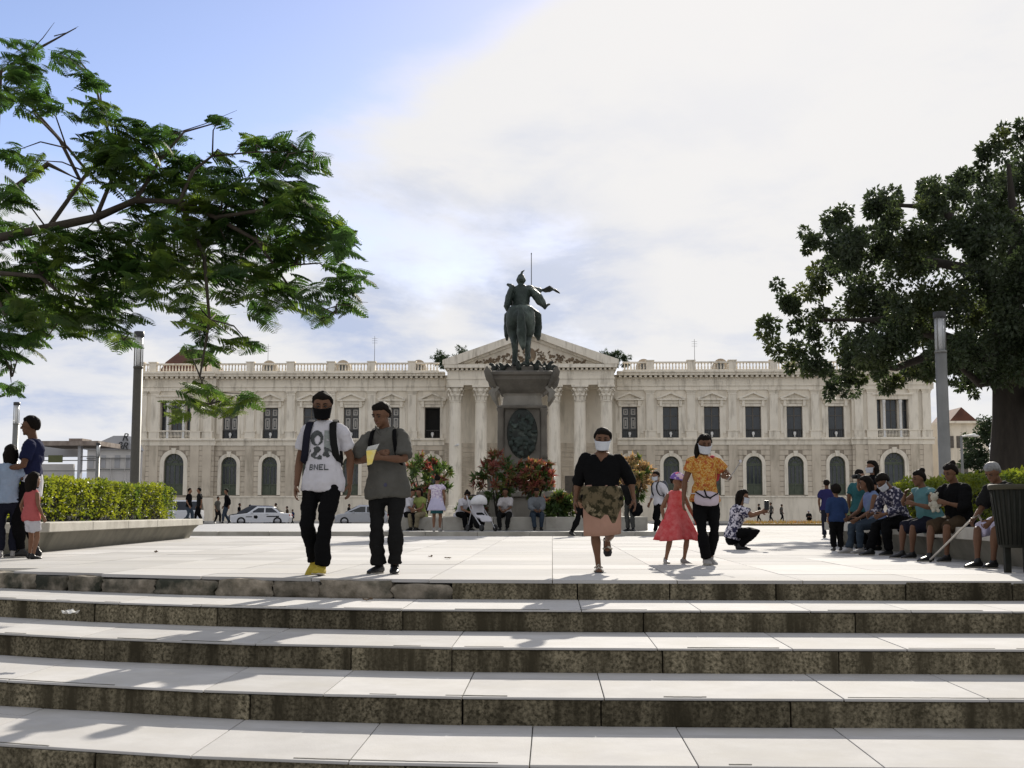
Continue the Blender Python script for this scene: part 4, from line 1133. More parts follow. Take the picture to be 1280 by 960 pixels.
# ------------------------------------------------------------------ foliage
m_frond = mat("feathery_leaf", (0.035, 0.075, 0.018), (0.022, 0.05, 0.014), rough=0.55, scale=1.5, transl=0.45, rnd=0.25, c3=(0.075, 0.11, 0.02), scale3=.7, thr3=(.5, .66))
m_bark = mat("bark", (0.075, 0.06, 0.045), (0.045, 0.037, 0.03), rough=0.9, scale=6, bump=0.5, bscale=20, stretch=(1, 1, .3))
m_barkd = mat("dark_bark", (0.04, 0.034, 0.028), (0.025, 0.021, 0.018), rough=0.95, scale=5, bump=0.6, bscale=14, stretch=(1, 1, .25))
m_leaf = mat("tree_leaf", (0.035, 0.052, 0.022), (0.022, 0.034, 0.015), rough=0.5, scale=.7, transl=0.30, spec=.4, c3=(0.06, 0.075, 0.02), scale3=.5, thr3=(.52, .7))
m_leafd = mat("far_tree_leaf", (0.030, 0.048, 0.020), (0.018, 0.03, 0.013), rough=0.6, scale=.4, transl=0.25)
m_hedge = mat("hedge_leaf", (0.145, 0.165, 0.022), (0.085, 0.115, 0.018), rough=0.5, scale=2.5, transl=0.40, c3=(0.04, 0.075, 0.016), scale3=1.5, thr3=(.5, .65))
m_hcore = mat("hedge_twigs", (0.02, 0.02, 0.012), (0.012, 0.012, 0.008), rough=.95, scale=5)
m_cro_g = mat("croton_green", (0.05, 0.085, 0.022), (0.03, 0.055, 0.016), rough=.45, scale=2, transl=.3, c3=(.13, .14, .03), scale3=2.5, thr3=(.55, .68))
m_cro_r = mat("croton_red", (0.20, 0.07, 0.05), (0.11, 0.04, 0.025), rough=.5, scale=2, transl=.35, c3=(.10, .11, .03), scale3=3, thr3=(.48, .6))
m_cro_y = mat("croton_tan", (0.25, 0.175, 0.085), (0.17, 0.12, 0.05), rough=.5, scale=2, transl=.35, c3=(.10, .10, .03), scale3=3, thr3=(.5, .65))

def rdir(r, up=0.0):
    while True:
        v = Vector((r.uniform(-1, 1), r.uniform(-1, 1), r.uniform(-1, 1)))
        if 0.05 < v.length < 1: 
            v.normalize(); v.z += up; return v.normalized()
def leaf(mb, p, d, nrm, L, W):
    "one folded leaf: four corners and a midrib"
    s = d.cross(nrm)
    if s.length < 1e-3: return
    s.normalize(); n2 = s.cross(d)
    a = p + d * L * .45 + s * W + n2 * W * .35; b = p + d * L * .45 - s * W + n2 * W * .35; t = p + d * L
    mb.add([p, a, t, b], [(0, 1, 2), (0, 2, 3)])
def frond_mesh(r, L, name):
    "bipinnate leaf along +x, drooping"
    mb = MB(); n = 13
    def spine(t): return Vector((L * t * (1 - .12 * t), 0, -L * .38 * t * t + L * .06 * t))
    prev = spine(0)
    for i in range(n):
        t = (i + 1) / n; q = spine(t)
        w = .004 * (1 - .6 * t)
        mb.add([prev + Vector((0, w, 0)), prev - Vector((0, w, 0)), q - Vector((0, w, 0)), q + Vector((0, w, 0))], [(0, 1, 2, 3)])
        prev = q
        if t < .14: continue
        ln = L * .34 * math.sin(math.pi * min(1, .25 + .72 * t)) * r.uniform(.85, 1.1)
        for s in (-1, 1):
            d = Vector((.55 + r.uniform(-.1, .1), s, -.25 + r.uniform(-.12, .1))).normalized()
            side = Vector((1, -s * .55, 0)).normalized()
            m = 5; pr = None
            for k in range(m + 1):
                u = k / m
                c = q + d * ln * u + Vector((0, 0, -ln * .3 * u * u))
                hw = .0145 * math.sin(math.pi * (.12 + .82 * u)) * r.uniform(.75, 1.15) * (L / .45)
                cur = (c + side * hw, c - side * hw)
                if pr: mb.add([pr[0], pr[1], cur[1], cur[0]], [(0, 1, 2, 3)])
                # ragged leaflet ends keep the edge feathery
                if 0 < k < m:
                    mb.add([c + side * hw * .6, c + side * hw * 1.9 + d * .012, c + side * hw * .6 + d * .02], [(0, 1, 2)])
                    mb.add([c - side * hw * .6, c - side * hw * 1.9 + d * .012, c - side * hw * .6 + d * .02], [(0, 2, 1)])
                pr = cur
    return mb
rt = random.Random(21)
fr_protos = []
for i in range(6):
    mbp = frond_mesh(rt, rt.uniform(.40, .52), "leaf"); me = mbp.mesh("leaf"); me.materials.append(m_frond); fr_protos.append((me, mbp))
LT = 15.5                                                      # depth of the left tree
tp = Vector((-10.3, LT + 1.6, 0.38))
ltree = tag(empty("feathery_tree", tp), "spreading tree with feathery fern like leaves reaching over the hedge", "tree")
limbs = MB()
def P(px, py, dy=0.0): return at(px, py, LT + dy) - tp
fork = Vector((.6, -.5, 2.2))
limbs.sweep([(0, 0, -.05), (.05, 0, .5), (.12, -.05, 1.3), fork], [.24, .19, .165, .14], 12)
trunk_mb = limbs
def limb(pts, r0, r1, seg=8):
    n = len(pts); limbs.sweep(pts, [r0 + (r1 - r0) * i / (n - 1) for i in range(n)], seg)
a1 = [fork, P(-40, 305), P(60, 285, -.2), P(120, 272, -.3), P(170, 250, -.4), P(225, 252, -.5), P(270, 272, -.6), P(320, 300, -.6), P(370, 330, -.7)]
limb(a1, .075, .014)
limb([fork, P(-60, 240), P(-10, 255, .3), P(60, 205, .4), P(100, 225, .3), P(75, 175, .5), P(45, 140, .5), P(20, 90, .5)], .06, .010)
limb([P(60, 285, -.2), P(110, 215, .2), P(85, 185, .3), P(45, 145, .4)], .032, .012)
limb([P(-10, 255, .3), P(0, 90, .4), P(40, 65, .2), P(95, 35, .1)], .05, .006)
limb([P(120, 272, -.3), P(150, 200, 0), P(130, 150, .2), P(118, 100, .3), P(95, 70, .3)], .03, .008)
limb([P(170, 250, -.4), P(200, 200, -.2), P(230, 165, 0), P(290, 148, .1)], .028, .006)
limb([P(225, 252, -.5), P(240, 215, -.3), P(265, 195, -.2), P(320, 190, -.2), P(375, 190, -.2)], .026, .006)
limb([P(270, 272, -.6), P(330, 262, -.9), P(390, 275, -.9), P(430, 300, -.9)], .028, .006)
limb([P(225, 252, -.5), P(255, 320, -.9), P(262, 400, -1.0), P(250, 470, -1.0), P(262, 505, -1.0)], .03, .006)
limb([P(120, 272, -.3), P(150, 330, -.3), P(140, 400, -.4), P(155, 425, -.4)], .026, .006)
limb([fork, P(-20, 340, -.5), P(50, 345, -.6), P(90, 380, -.6), P(60, 420, -.6)], .05, .008)
limb([P(-20, 340, -.5), P(10, 400, -.6), P(15, 470, -.6)], .03, .006)
limb([P(320, 300, -.6), P(370, 370, -.8), P(420, 392, -.8)], .02, .006)
limb([fork, Vector((-1.2, .5, 3.2)), Vector((-2.4, .8, 4.2)), Vector((-3.2, 1.2, 4.8))], .10, .02)
limb([fork, Vector((-.2, -1.3, 3.4)), Vector((-.8, -2.3, 4.4))], .08, .02)
limb([fork, Vector((-.4, 1.2, 3.6)), Vector((-1.0, 2.0, 5.0))], .08, .02)
limbs.build("trunk", m_bark, ltree)
clumps = [(20,65,22),(35,85,18),(85,70,16),(110,92,14),(12,108,22),(45,125,20),(105,130,18),(140,142,14),(160,158,18),(125,182,24),(150,205,34),(190,172,20),(215,168,14),(276,146,8),
 (200,215,34),(240,222,30),(282,193,9),(285,228,26),(330,188,24),(365,183,24),(392,200,14),(350,215,24),(330,250,30),(372,255,30),(292,258,30),(245,268,30),(402,288,26),(432,300,16),(372,300,30),(422,345,24),
 (437,382,12),(402,388,16),(330,300,32),(282,302,34),(222,292,36),(172,302,36),(130,312,36),(92,302,26),(60,332,30),(28,332,30),(14,370,30),(50,382,30),(92,372,30),(140,352,34),(190,347,34),(240,340,30),(300,350,28),
 (345,350,26),(332,385,16),(372,365,20),(232,385,18),(260,400,18),(250,425,18),(290,420,14),(256,448,10),(130,400,20),(152,420,12),(92,408,20),(40,418,22),(10,448,14),(14,478,6),(245,490,18),(226,510,14),(266,500,18),
 (292,508,10),(304,492,7),(314,432,8),(12,240,22),(40,200,14),(15,190,14),(100,240,14),(60,290,16),(190,250,26),(10,290,20),(30,395,26),(0,420,26),(170,395,10)]
fronds = []
for (cx, cy, cr) in clumps:
    dy = -.5 + rt.uniform(-1.0, 1.0)
    nf = max(5, int(cr * cr / 23))
    for k in range(nf):
        a = rt.uniform(0, 6.283); q = cr * 1.12 * math.sqrt(rt.random())
        fronds.append((at(cx + q * math.cos(a), cy + q * .85 * math.sin(a), LT + dy + rt.uniform(-.45, .45)) - tp, (cx, cy)))
for k in range(230):                                          # the rest of the crown, left of the picture
    c = Vector((rt.uniform(-4.2, -.2), rt.uniform(-3.2, 3.2), rt.uniform(3.4, 6.4)))
    fronds.append((c, None))
rt.shuffle(fronds)
rest = MB()
inview = 0
hubs = {}
for p, key in fronds:
    if key is None: out = rdir(rt)
    else:
        out = Vector((rt.uniform(-1, 1) + .25, rt.uniform(-1, 1), rt.uniform(-.35, .45)))
    out.z *= .5; out.normalize()
    q = out.to_track_quat('X', 'Z')
    q = q @ Matrix.Rotation(rt.uniform(-.5, .5), 3, 'X').to_quaternion()
    sc = rt.uniform(.7, 1.08)
    me, mbp = rt.choice(fr_protos)
    base = p - out * .2 * sc
    if key is not None and inview < 300:
        o = bpy.data.objects.new("leaf", me); COL.objects.link(o); o.parent = ltree; o.location = base; o.rotation_mode = 'QUATERNION'; o.rotation_quaternion = q; o.scale = (sc, sc, sc); inview += 1
    else:
        R3 = q.to_matrix() * sc
        rest.add([base + R3 @ Vector(v) for v in mbp.v], mbp.f)
tag(rest.build("crown", m_frond, ltree), kind="stuff")
# fine twigs from the limbs to the clumps
tw = MB()
lv = [Vector(v) for v in limbs.v[::9]]
for (cx, cy, cr) in clumps:
    c = at(cx, cy, LT - .5) - tp
    nb = min(lv, key=lambda v: (v - c).length)
    if (nb - c).length > .05:
        mid = (nb + c) / 2 + Vector((rt.uniform(-.1, .1), rt.uniform(-.1, .1), .08)); tw.sweep([nb, mid, c], [.012, .009, .004], 5)
for (px0, py0, px1, py1) in ((40, 62, 68, 28), (68, 45, 98, 33), (110, 92, 128, 118), (215, 168, 296, 138), (290, 195, 305, 175), (425, 372, 460, 378)):
    tw.sweep([P(px0, py0, -.2), P((px0 + px1) / 2, (py0 + py1) / 2 + 2, -.2), P(px1, py1, -.2)], [.008, .006, .002], 5)
tag(tw.build("twigs", m_bark, ltree), kind="stuff")

def leafy_tree(name, label, base, trunk, clumps, nleaf, L, W, mleaf, mbark, seed, group=None, shell=.35):
    """base world point; trunk list of (points, r0, r1) in local axes; clumps list of (centre local, radius xyz)"""
    r = random.Random(seed)
    root = tag(empty(name, base), label, "tree", group)
    mb = MB()
    for pts, r0, r1 in trunk:
        n = len(pts); mb.sweep(pts, [r0 + (r1 - r0) * (i / (n - 1)) ** .8 for i in range(n)], 10)
    mb.build("trunk", mbark, root)
    cr = MB(); tot = sum(c[1] ** 2 for c in clumps)
    for c, rad_ in clumps:
        m = int(nleaf * rad_ ** 2 / tot)
        # several tufts in each clump leave gaps between
        tufts = [(c + rdir(r) * rad_ * r.uniform(.35, 1.0), rad_ * r.uniform(.22, .42)) for _ in range(max(5, int(rad_ * 11)))]
        for k in range(m):
            tc_, tr_ = r.choice(tufts); v = rdir(r); p = tc_ + v * tr_ * r.random() ** shell
            d = (v + rdir(r) * .9 + Vector((0, 0, -.35))).normalized()
            leaf(cr, p, d, rdir(r, .8), L * r.uniform(.7, 1.3), W * r.uniform(.8, 1.2))
    tag(cr.build("crown", mleaf, root), kind="stuff")
    return root
TY = 37.5
tb = at(1266, 560, TY); tb.z = .36
def Q(px, py, dy=0): return at(px, py, TY + dy) - tb
rc = [(960,415,22),(985,440,25),(1000,385,30),(975,368,20),(1020,455,26),(1040,488,16),(1065,468,26),(1040,420,34),(1030,350,34),(1008,292,22),(1045,262,30),(1060,310,38),(1090,370,44),(1100,430,42),(1110,476,22),
 (1150,465,30),(1150,400,48),(1130,320,48),(1105,262,32),(1160,252,32),(1190,300,48),(1208,232,32),(1240,192,28),(1265,172,22),(1270,230,44),(1250,300,48),(1220,370,54),(1200,440,42),(1250,430,48),(1285,380,50),(1295,300,50),
 (1212,478,16),(1270,462,36),(1305,440,50),(1325,205,50),(1345,300,60),(1355,400,60),(1325,470,40),(1400,260,60),(1420,360,60),(1410,440,50),(1460,320,50)]
rr_ = random.Random(4)
cl = []
for cx, cy, cr in rc:
    k = math.hypot((cx - 1230) / 250, (cy - 340) / 180); dmax = 3.5 * math.sqrt(max(.08, 1 - min(k, 1) ** 2))
    cl.append((Q(cx, cy, rr_.uniform(-dmax, dmax)), cr / F * TY))
    if k < .8: cl.append((Q(cx, cy, rr_.choice((-1, 1)) * dmax), cr / F * TY * .9))
tr = [([(0, 0, -.05), (.0, 0, 1.2), (.05, 0, 3.0), Q(1262, 440)], .95, .5),
      ([Q(1262, 470), Q(1200, 430, -.5), Q(1120, 400, -1), Q(1030, 400, -1.2)], .34, .06), ([Q(1200, 430, -.5), Q(1120, 460, 0), Q(1050, 455, 0)], .16, .05),
      ([Q(1262, 450), Q(1230, 340, 1), Q(1180, 260, 1), Q(1100, 255, 1)], .36, .06), ([Q(1262, 440), Q(1270, 300, -1), Q(1260, 200, -1)], .36, .05),
      ([Q(1265, 450), Q(1330, 380, 1), Q(1400, 320, 1)], .34, .06), ([Q(1262, 470), Q(1225, 480, -1.5), Q(1190, 450, -2.5)], .2, .05), ([Q(1230, 340, 1), Q(1130, 320, 2), Q(1040, 320, 2)], .18, .05)]
leafy_tree("shade_tree", "large dark broad crowned tree shading the seated people", tb, tr, cl, 120000, .145, .044, m_leaf, m_barkd, 8)
fb_ = at(1232, 600, 80); fb_.z = -.1
def Q2(px, py, dy=0): return at(px, py, 80 + dy) - fb_
leafy_tree("street_tree", "dark round tree growing behind the slim street light", fb_, [([(0, 0, 0), (0, 0, 1.5), (.1, 0, 3.5)], .3, .12)],
           [(Q2(x, y, rr_.uniform(-1.5, 1.5)), r_ / F * 80) for x, y, r_ in ((1232,530,16),(1218,550,16),(1245,548,20),(1228,570,20),(1210,578,12),(1250,575,22),(1238,590,22),(1215,598,16),(1265,540,20),(1275,570,22),(1262,600,20),(1290,555,24),(1222,612,18),(1245,615,20))], 14000, .2, .06, m_leafd, m_barkd, 9)
for (px, w, sd, lb) in ((566, 1.0, 1, "left"), (768, .7, 2, "right")):
    b0 = at(px, 600, 178); b0.z = -.2
    topz = at(px, 437, 178).z - b0.z
    r = random.Random(sd); cls = [(Vector((r.uniform(-2.6, 2.6) * w, r.uniform(-1, 1), topz - 1.2 + r.uniform(-.9, .9))), .75) for _ in range(9)]
    leafy_tree("roofline_tree", "dark feathery tree top poking above the roof near the pediment's %s end" % ("broken balustrade" if sd == 1 else "sunlit"), b0,
               [([(0, 0, 0), (0, 0, topz * .6), (0, 0, topz - 1.5)], .35, .1)], cls, 2600, .42, .06, m_leafd, m_barkd, 30 + sd)
for o in bpy.data.objects:
    if o.name.startswith("roofline_tree"):
        o["label"] = ("wide dark tree top above the roof by the pediment end over the open black window" if o.location.x < 0 else "small dark tree top above the roof by the pediment end over the shuttered window"); o["group"] = "tree tops behind the pediment"

def hedge(name, label, path, width, z0, z1, nleaf, seed, L=.075, m=m_hedge):
    r = random.Random(seed)
    o = Vector((path[0][0], path[0][1], z0)); root = tag(empty(name, o), label, "hedge")
    core = MB(); lv = MB(); tw_ = MB()
    for (xa, ya), (xb, yb) in zip(path, path[1:]):
        dx, dy = xb - xa, yb - ya; Ls = math.hypot(dx, dy); tx, ty = dx / Ls, dy / Ls; nx, ny = -ty, tx
        w = width * .5 - .12
        for u0, u1 in ((0, 1),):
            c = lambda t, s_, z: (xa + dx * t + nx * s_ - o.x, ya + dy * t + ny * s_ - o.y, z - o.z)
            core.hexa([c(0.01, w, z0), c(0.01, -w, z0), c(.99, -w, z0), c(.99, w, z0)][::-1], [c(0.01, w, z1 - .16), c(0.01, -w, z1 - .16), c(.99, -w, z1 - .16), c(.99, w, z1 - .16)][::-1])
        n = int(nleaf * Ls)
        for k in range(n):
            t = r.random(); f = r.random()
            if f < .42: s_ = r.uniform(-1, 1) * width * .5; z = z1 - r.random() ** 2 * .16; nv = Vector((0, 0, 1))
            else:
                sg = r.choice((-1, 1)); s_ = sg * (width * .5 - r.random() ** 2 * .14); z = z0 + (z1 - z0) * r.random() ** .7; nv = Vector((nx * sg, ny * sg, .4))
            if k % 14 == 0: t = r.choice((r.uniform(-.01, .01), 1 + r.uniform(-.012, .012))); s_ = r.uniform(-1, 1) * width * .5; z = r.uniform(z0, z1)
            p = Vector((xa + dx * t + nx * s_, ya + dy * t + ny * s_, z))
            b = noise.noise(p * 1.6) * .13 + noise.noise(p * 4.5) * .07
            if noise.noise(p * 3.3 + Vector((9, 0, 0))) < -.22 and z < z1 - .1 and r.random() < .8: continue
            p += nv.normalized() * b - o
            if z < z0 + .22 * (z1 - z0) and r.random() < .6: continue
            leaf(lv, p, (nv * .6 + rdir(r)).normalized(), (nv + rdir(r) * .8).normalized(), L * r.uniform(.7, 1.3), L * .3)
        for k in range(int(Ls * 9)):
            t = r.random(); s_ = r.uniform(-.4, .4) * width; x, y = xa + dx * t + nx * s_ - o.x, ya + dy * t + ny * s_ - o.y
            tw_.sweep([(x, y, -.05), (x + r.uniform(-.1, .1), y + r.uniform(-.1, .1), (z1 - z0) * .7)], [.012, .006], 5)
    core.build("twig_core", m_hcore, root); tag(lv.build("foliage", m, root), kind="stuff"); tag(tw_.build("stems", m_barkd, root), kind="stuff")
    return root
hedge("clipped_hedge", "bright yellow green clipped hedge growing in the left concrete planter", [(-9.15, 18.2), (-9.45, 24.0), (-9.85, 30.0)], 1.3, .36, 1.20, 2300, 3)
hedge("clipped_hedge", "shaded yellow green hedge behind the people sitting on the wall", [(6.5, 10.0), (6.65, 17.0), (7.1, 23.5)], 1.3, .36, 1.14, 2400, 5)

# croton bushes of the monument
def bush(px, py, Y, r, tops, label, seed, stem=True):
    rr = random.Random(seed); c = at(px, py, Y); base = Vector((c.x, Y, .40))
    root = tag(empty("croton_bush", base), label, "bush", "croton bushes round the monument")
    mb = MB()
    for k in range(7):
        a = rr.uniform(0, 6.28); d = Vector((math.cos(a) * r * .6, math.sin(a) * r * .6, c.z - base.z + r * .2)); mb.sweep([(0, 0, -.1), d * .5 + Vector((0, 0, .1)), d], [.03, .022, .008], 6)
    mb.build("stems", m_barkd, root)
    parts = {"green": MB(), "tip": MB()}
    heads = [(Vector((0, 0, c.z - base.z)) + rdir(rr, .25) * r * rr.uniform(.5, .95)) for _ in range(64)]
    for i, h in enumerate(heads):
        out = (h - Vector((0, 0, c.z - base.z - r * .4))).normalized()
        tip = rr.random() < tops and out.z > -.2
        for k in range(20):
            d = (out * .55 + rdir(rr)).normalized(); leaf(parts["tip" if tip else "green"], h + rdir(rr) * .04, d, (out + rdir(rr) * .4).normalized(), rr.uniform(.16, .27), .035)
    m_t = m_cro_y if "tan" in label else m_cro_r
    tag(parts["green"].build("green_leaves", m_cro_g, root), kind="stuff"); tag(parts["tip"].build("coloured_leaves", m_t, root), kind="stuff")
bush(532, 598, 37.6, .82, .28, "rounded green croton bush with a few red leaves above the woman in white", 1)
bush(622, 597, 37.4, .80, .5, "dark croton bush with dull red leaves before the left of the pedestal", 2)
bush(668, 598, 37.2, .62, .75, "croton bush with bright coral red leaves before the medallion", 3)
bush(791, 597, 38.4, .68, .85, "rounded croton bush with tan and orange leaves behind the woman in black", 4)
bush(700, 634, 37.0, .45, .1, "low yellow green leafy plant spilling over the seat wall", 5)
bush(590, 640, 37.2, .4, .2, "small leafy plant between the sitters by the seat wall", 6)
# ------------------------------------------------------------------ people
def cloth(name, c, c2=None, **k):
    k.setdefault("scale", 5); k.setdefault("bump", .12); k.setdefault("bscale", 90)
    return mat("cloth_" + name, c, c2 or tuple(x * .85 for x in c), rough=.92, spec=.04, **k)
m_skin = mat("skin_brown", (0.19, 0.10, 0.06), (0.16, 0.083, 0.05), rough=.6, scale=9, spec=.2)
m_skin2 = mat("skin_dark_and_shaded", (0.125, 0.064, 0.037), (0.105, 0.053, 0.031), rough=.6, scale=9, spec=.2)  # dark skin tone; also puts the tree shade into the wall sitters' colour
m_hair = mat("black_hair", (0.007, 0.006, 0.005), (0.012, 0.009, 0.007), rough=.75, scale=40, spec=.06, stretch=(1, 1, .15), bump=.3, bscale=60)
m_hairg = mat("grey_hair", (0.20, 0.20, 0.20), (0.12, 0.12, 0.12), rough=.6, scale=40)
m_eye = mat("eye_dark", (0.012, 0.009, 0.007), rough=.25, spec=.5)
m_lip = mat("lips", (0.17, 0.07, 0.055), rough=.5)
C_WHITE = cloth("white", (0.50, 0.49, 0.52)); C_BLACK = cloth("black", (0.006, 0.006, 0.0065)); C_NAVYD = cloth("dark_navy", (0.014, 0.015, 0.024))
C_GREY = cloth("grey", (0.085, 0.083, 0.075), (0.07, 0.068, 0.06)); C_MASKW = cloth("mask_white", (0.50, 0.52, 0.56)); C_CHAR = cloth("charcoal", (0.013, 0.013, 0.013))
C_NAVY = cloth("navy", (0.015, 0.018, 0.05)); C_LBLUE = cloth("light_blue", (0.28, 0.35, 0.46)); C_PINK = cloth("coral_pink", (0.40, 0.10, 0.10))
C_RED = cloth("red_pink", (0.46, 0.055, 0.06), (0.52, 0.14, 0.14), scale=16); C_BLUE = cloth("blue", (0.022, 0.04, 0.10)); C_TEAL = cloth("teal", (0.045, 0.13, 0.13), (0.09, 0.17, 0.19), scale=2)
C_PURP = cloth("violet_blue", (0.09, 0.10, 0.23), (0.13, 0.19, 0.27), scale=4); C_SKIRT = cloth("dusty_pink", (0.32, 0.19, 0.14)); C_JEAN = cloth("dark_jeans", (0.035, 0.048, 0.065))
C_GREEN = cloth("pale_green", (0.11, 0.14, 0.08)); C_LAV = cloth("lavender", (0.46, 0.44, 0.58)); C_KHAKI = cloth("khaki", (0.20, 0.17, 0.11)); C_YEL = cloth("lime", (0.22, 0.25, 0.08))
C_ORANGE = cloth("orange_print", (0.36, 0.135, 0.018), (0.46, 0.30, 0.10), scale=55, c3=(.30, .07, .03), scale3=20, thr3=(.5, .6), lo=.45, hi=.55)
C_FLORAL = cloth("floral", (0.03, 0.03, 0.06), (0.52, 0.50, 0.56), scale=26, lo=.47, hi=.55)
C_CAMO = cloth("camouflage", (0.10, 0.08, 0.048), (0.028, 0.025, 0.014), scale=14, lo=.46, hi=.54, c3=(.17, .14, .09), scale3=10, thr3=(.56, .6))
C_PLAID = cloth("dark_plaid", (0.025, 0.025, 0.045), (0.40, 0.38, 0.42), scale=22, lo=.5, hi=.6)
C_LILAC = cloth("white_lilac_print", (0.60, 0.56, 0.62), (0.36, 0.28, 0.42), scale=24, lo=.45, hi=.6)
C_SHOEY = mat("yellow_suede", (0.42, 0.33, 0.045), (0.34, 0.26, 0.03), rough=.8, scale=10); C_SHOEK = mat("black_shoe", (0.012, 0.012, 0.012), rough=.45, scale=8)
C_SHOEG = mat("grey_shoe", (0.28, 0.27, 0.26), rough=.6, scale=8); C_SOLE = mat("sole", (0.45, 0.42, 0.36), rough=.7)
C_TEALD = cloth("dark_teal", (0.03, 0.10, 0.11)); C_BROWN = cloth("dark_brown", (0.05, 0.035, 0.022))

TOR = [(-.06, .080, .062), (-.02, .092, .068), (.03, .090, .066), (.08, .080, .058), (.13, .078, .056), (.19, .088, .062), (.245, .093, .066), (.275, .088, .060), (.30, .062, .048), (.33, .040, .036)]
def tor(z):
    if z <= TOR[0][0]: return TOR[0][1], TOR[0][2]
    for a, b in zip(TOR, TOR[1:]):
        if z <= b[0]:
            t = (z - a[0]) / (b[0] - a[0]); return a[1] + (b[1] - a[1]) * t, a[2] + (b[2] - a[2]) * t
    return TOR[-1][1], TOR[-1][2]
def ik(a, b, l1, l2, pole):
    v = b - a; d = v.length; m = (l1 + l2) * .998
    if d > m: v = v * (m / d); d = m
    d = max(d, abs(l1 - l2) * 1.02 + 1e-5)
    u = v.normalized(); x = (l1 * l1 - l2 * l2 + d * d) / (2 * d); hgt = math.sqrt(max(l1 * l1 - x * x, 0))
    p = pole - u * pole.dot(u)
    p = p.normalized() if p.length > 1e-6 else Vector((0, -1, 0))
    return a + u * x + p * hgt, a + u * d
STAND = dict(feet=((-.055, 0, 0, -8, 0), (.055, 0, 0, 8, 0)), pz=.525, hands=((-.035, -.02, -.30), (.035, -.02, -.30)))
def walk(st=.1, up=.03): return dict(feet=((-.045, st, up, -4, -25), (.045, -st, 0, 4, 4)), pz=.515, hands=((-.04, -.07, -.29), (.04, .06, -.29)))
SIT = dict(feet=((-.06, -.27, 0, -8, 0), (.06, -.27, 0, 8, 0)), pz=.30, hands=((-.0, -.17, -.20), (.0, -.17, -.20)))

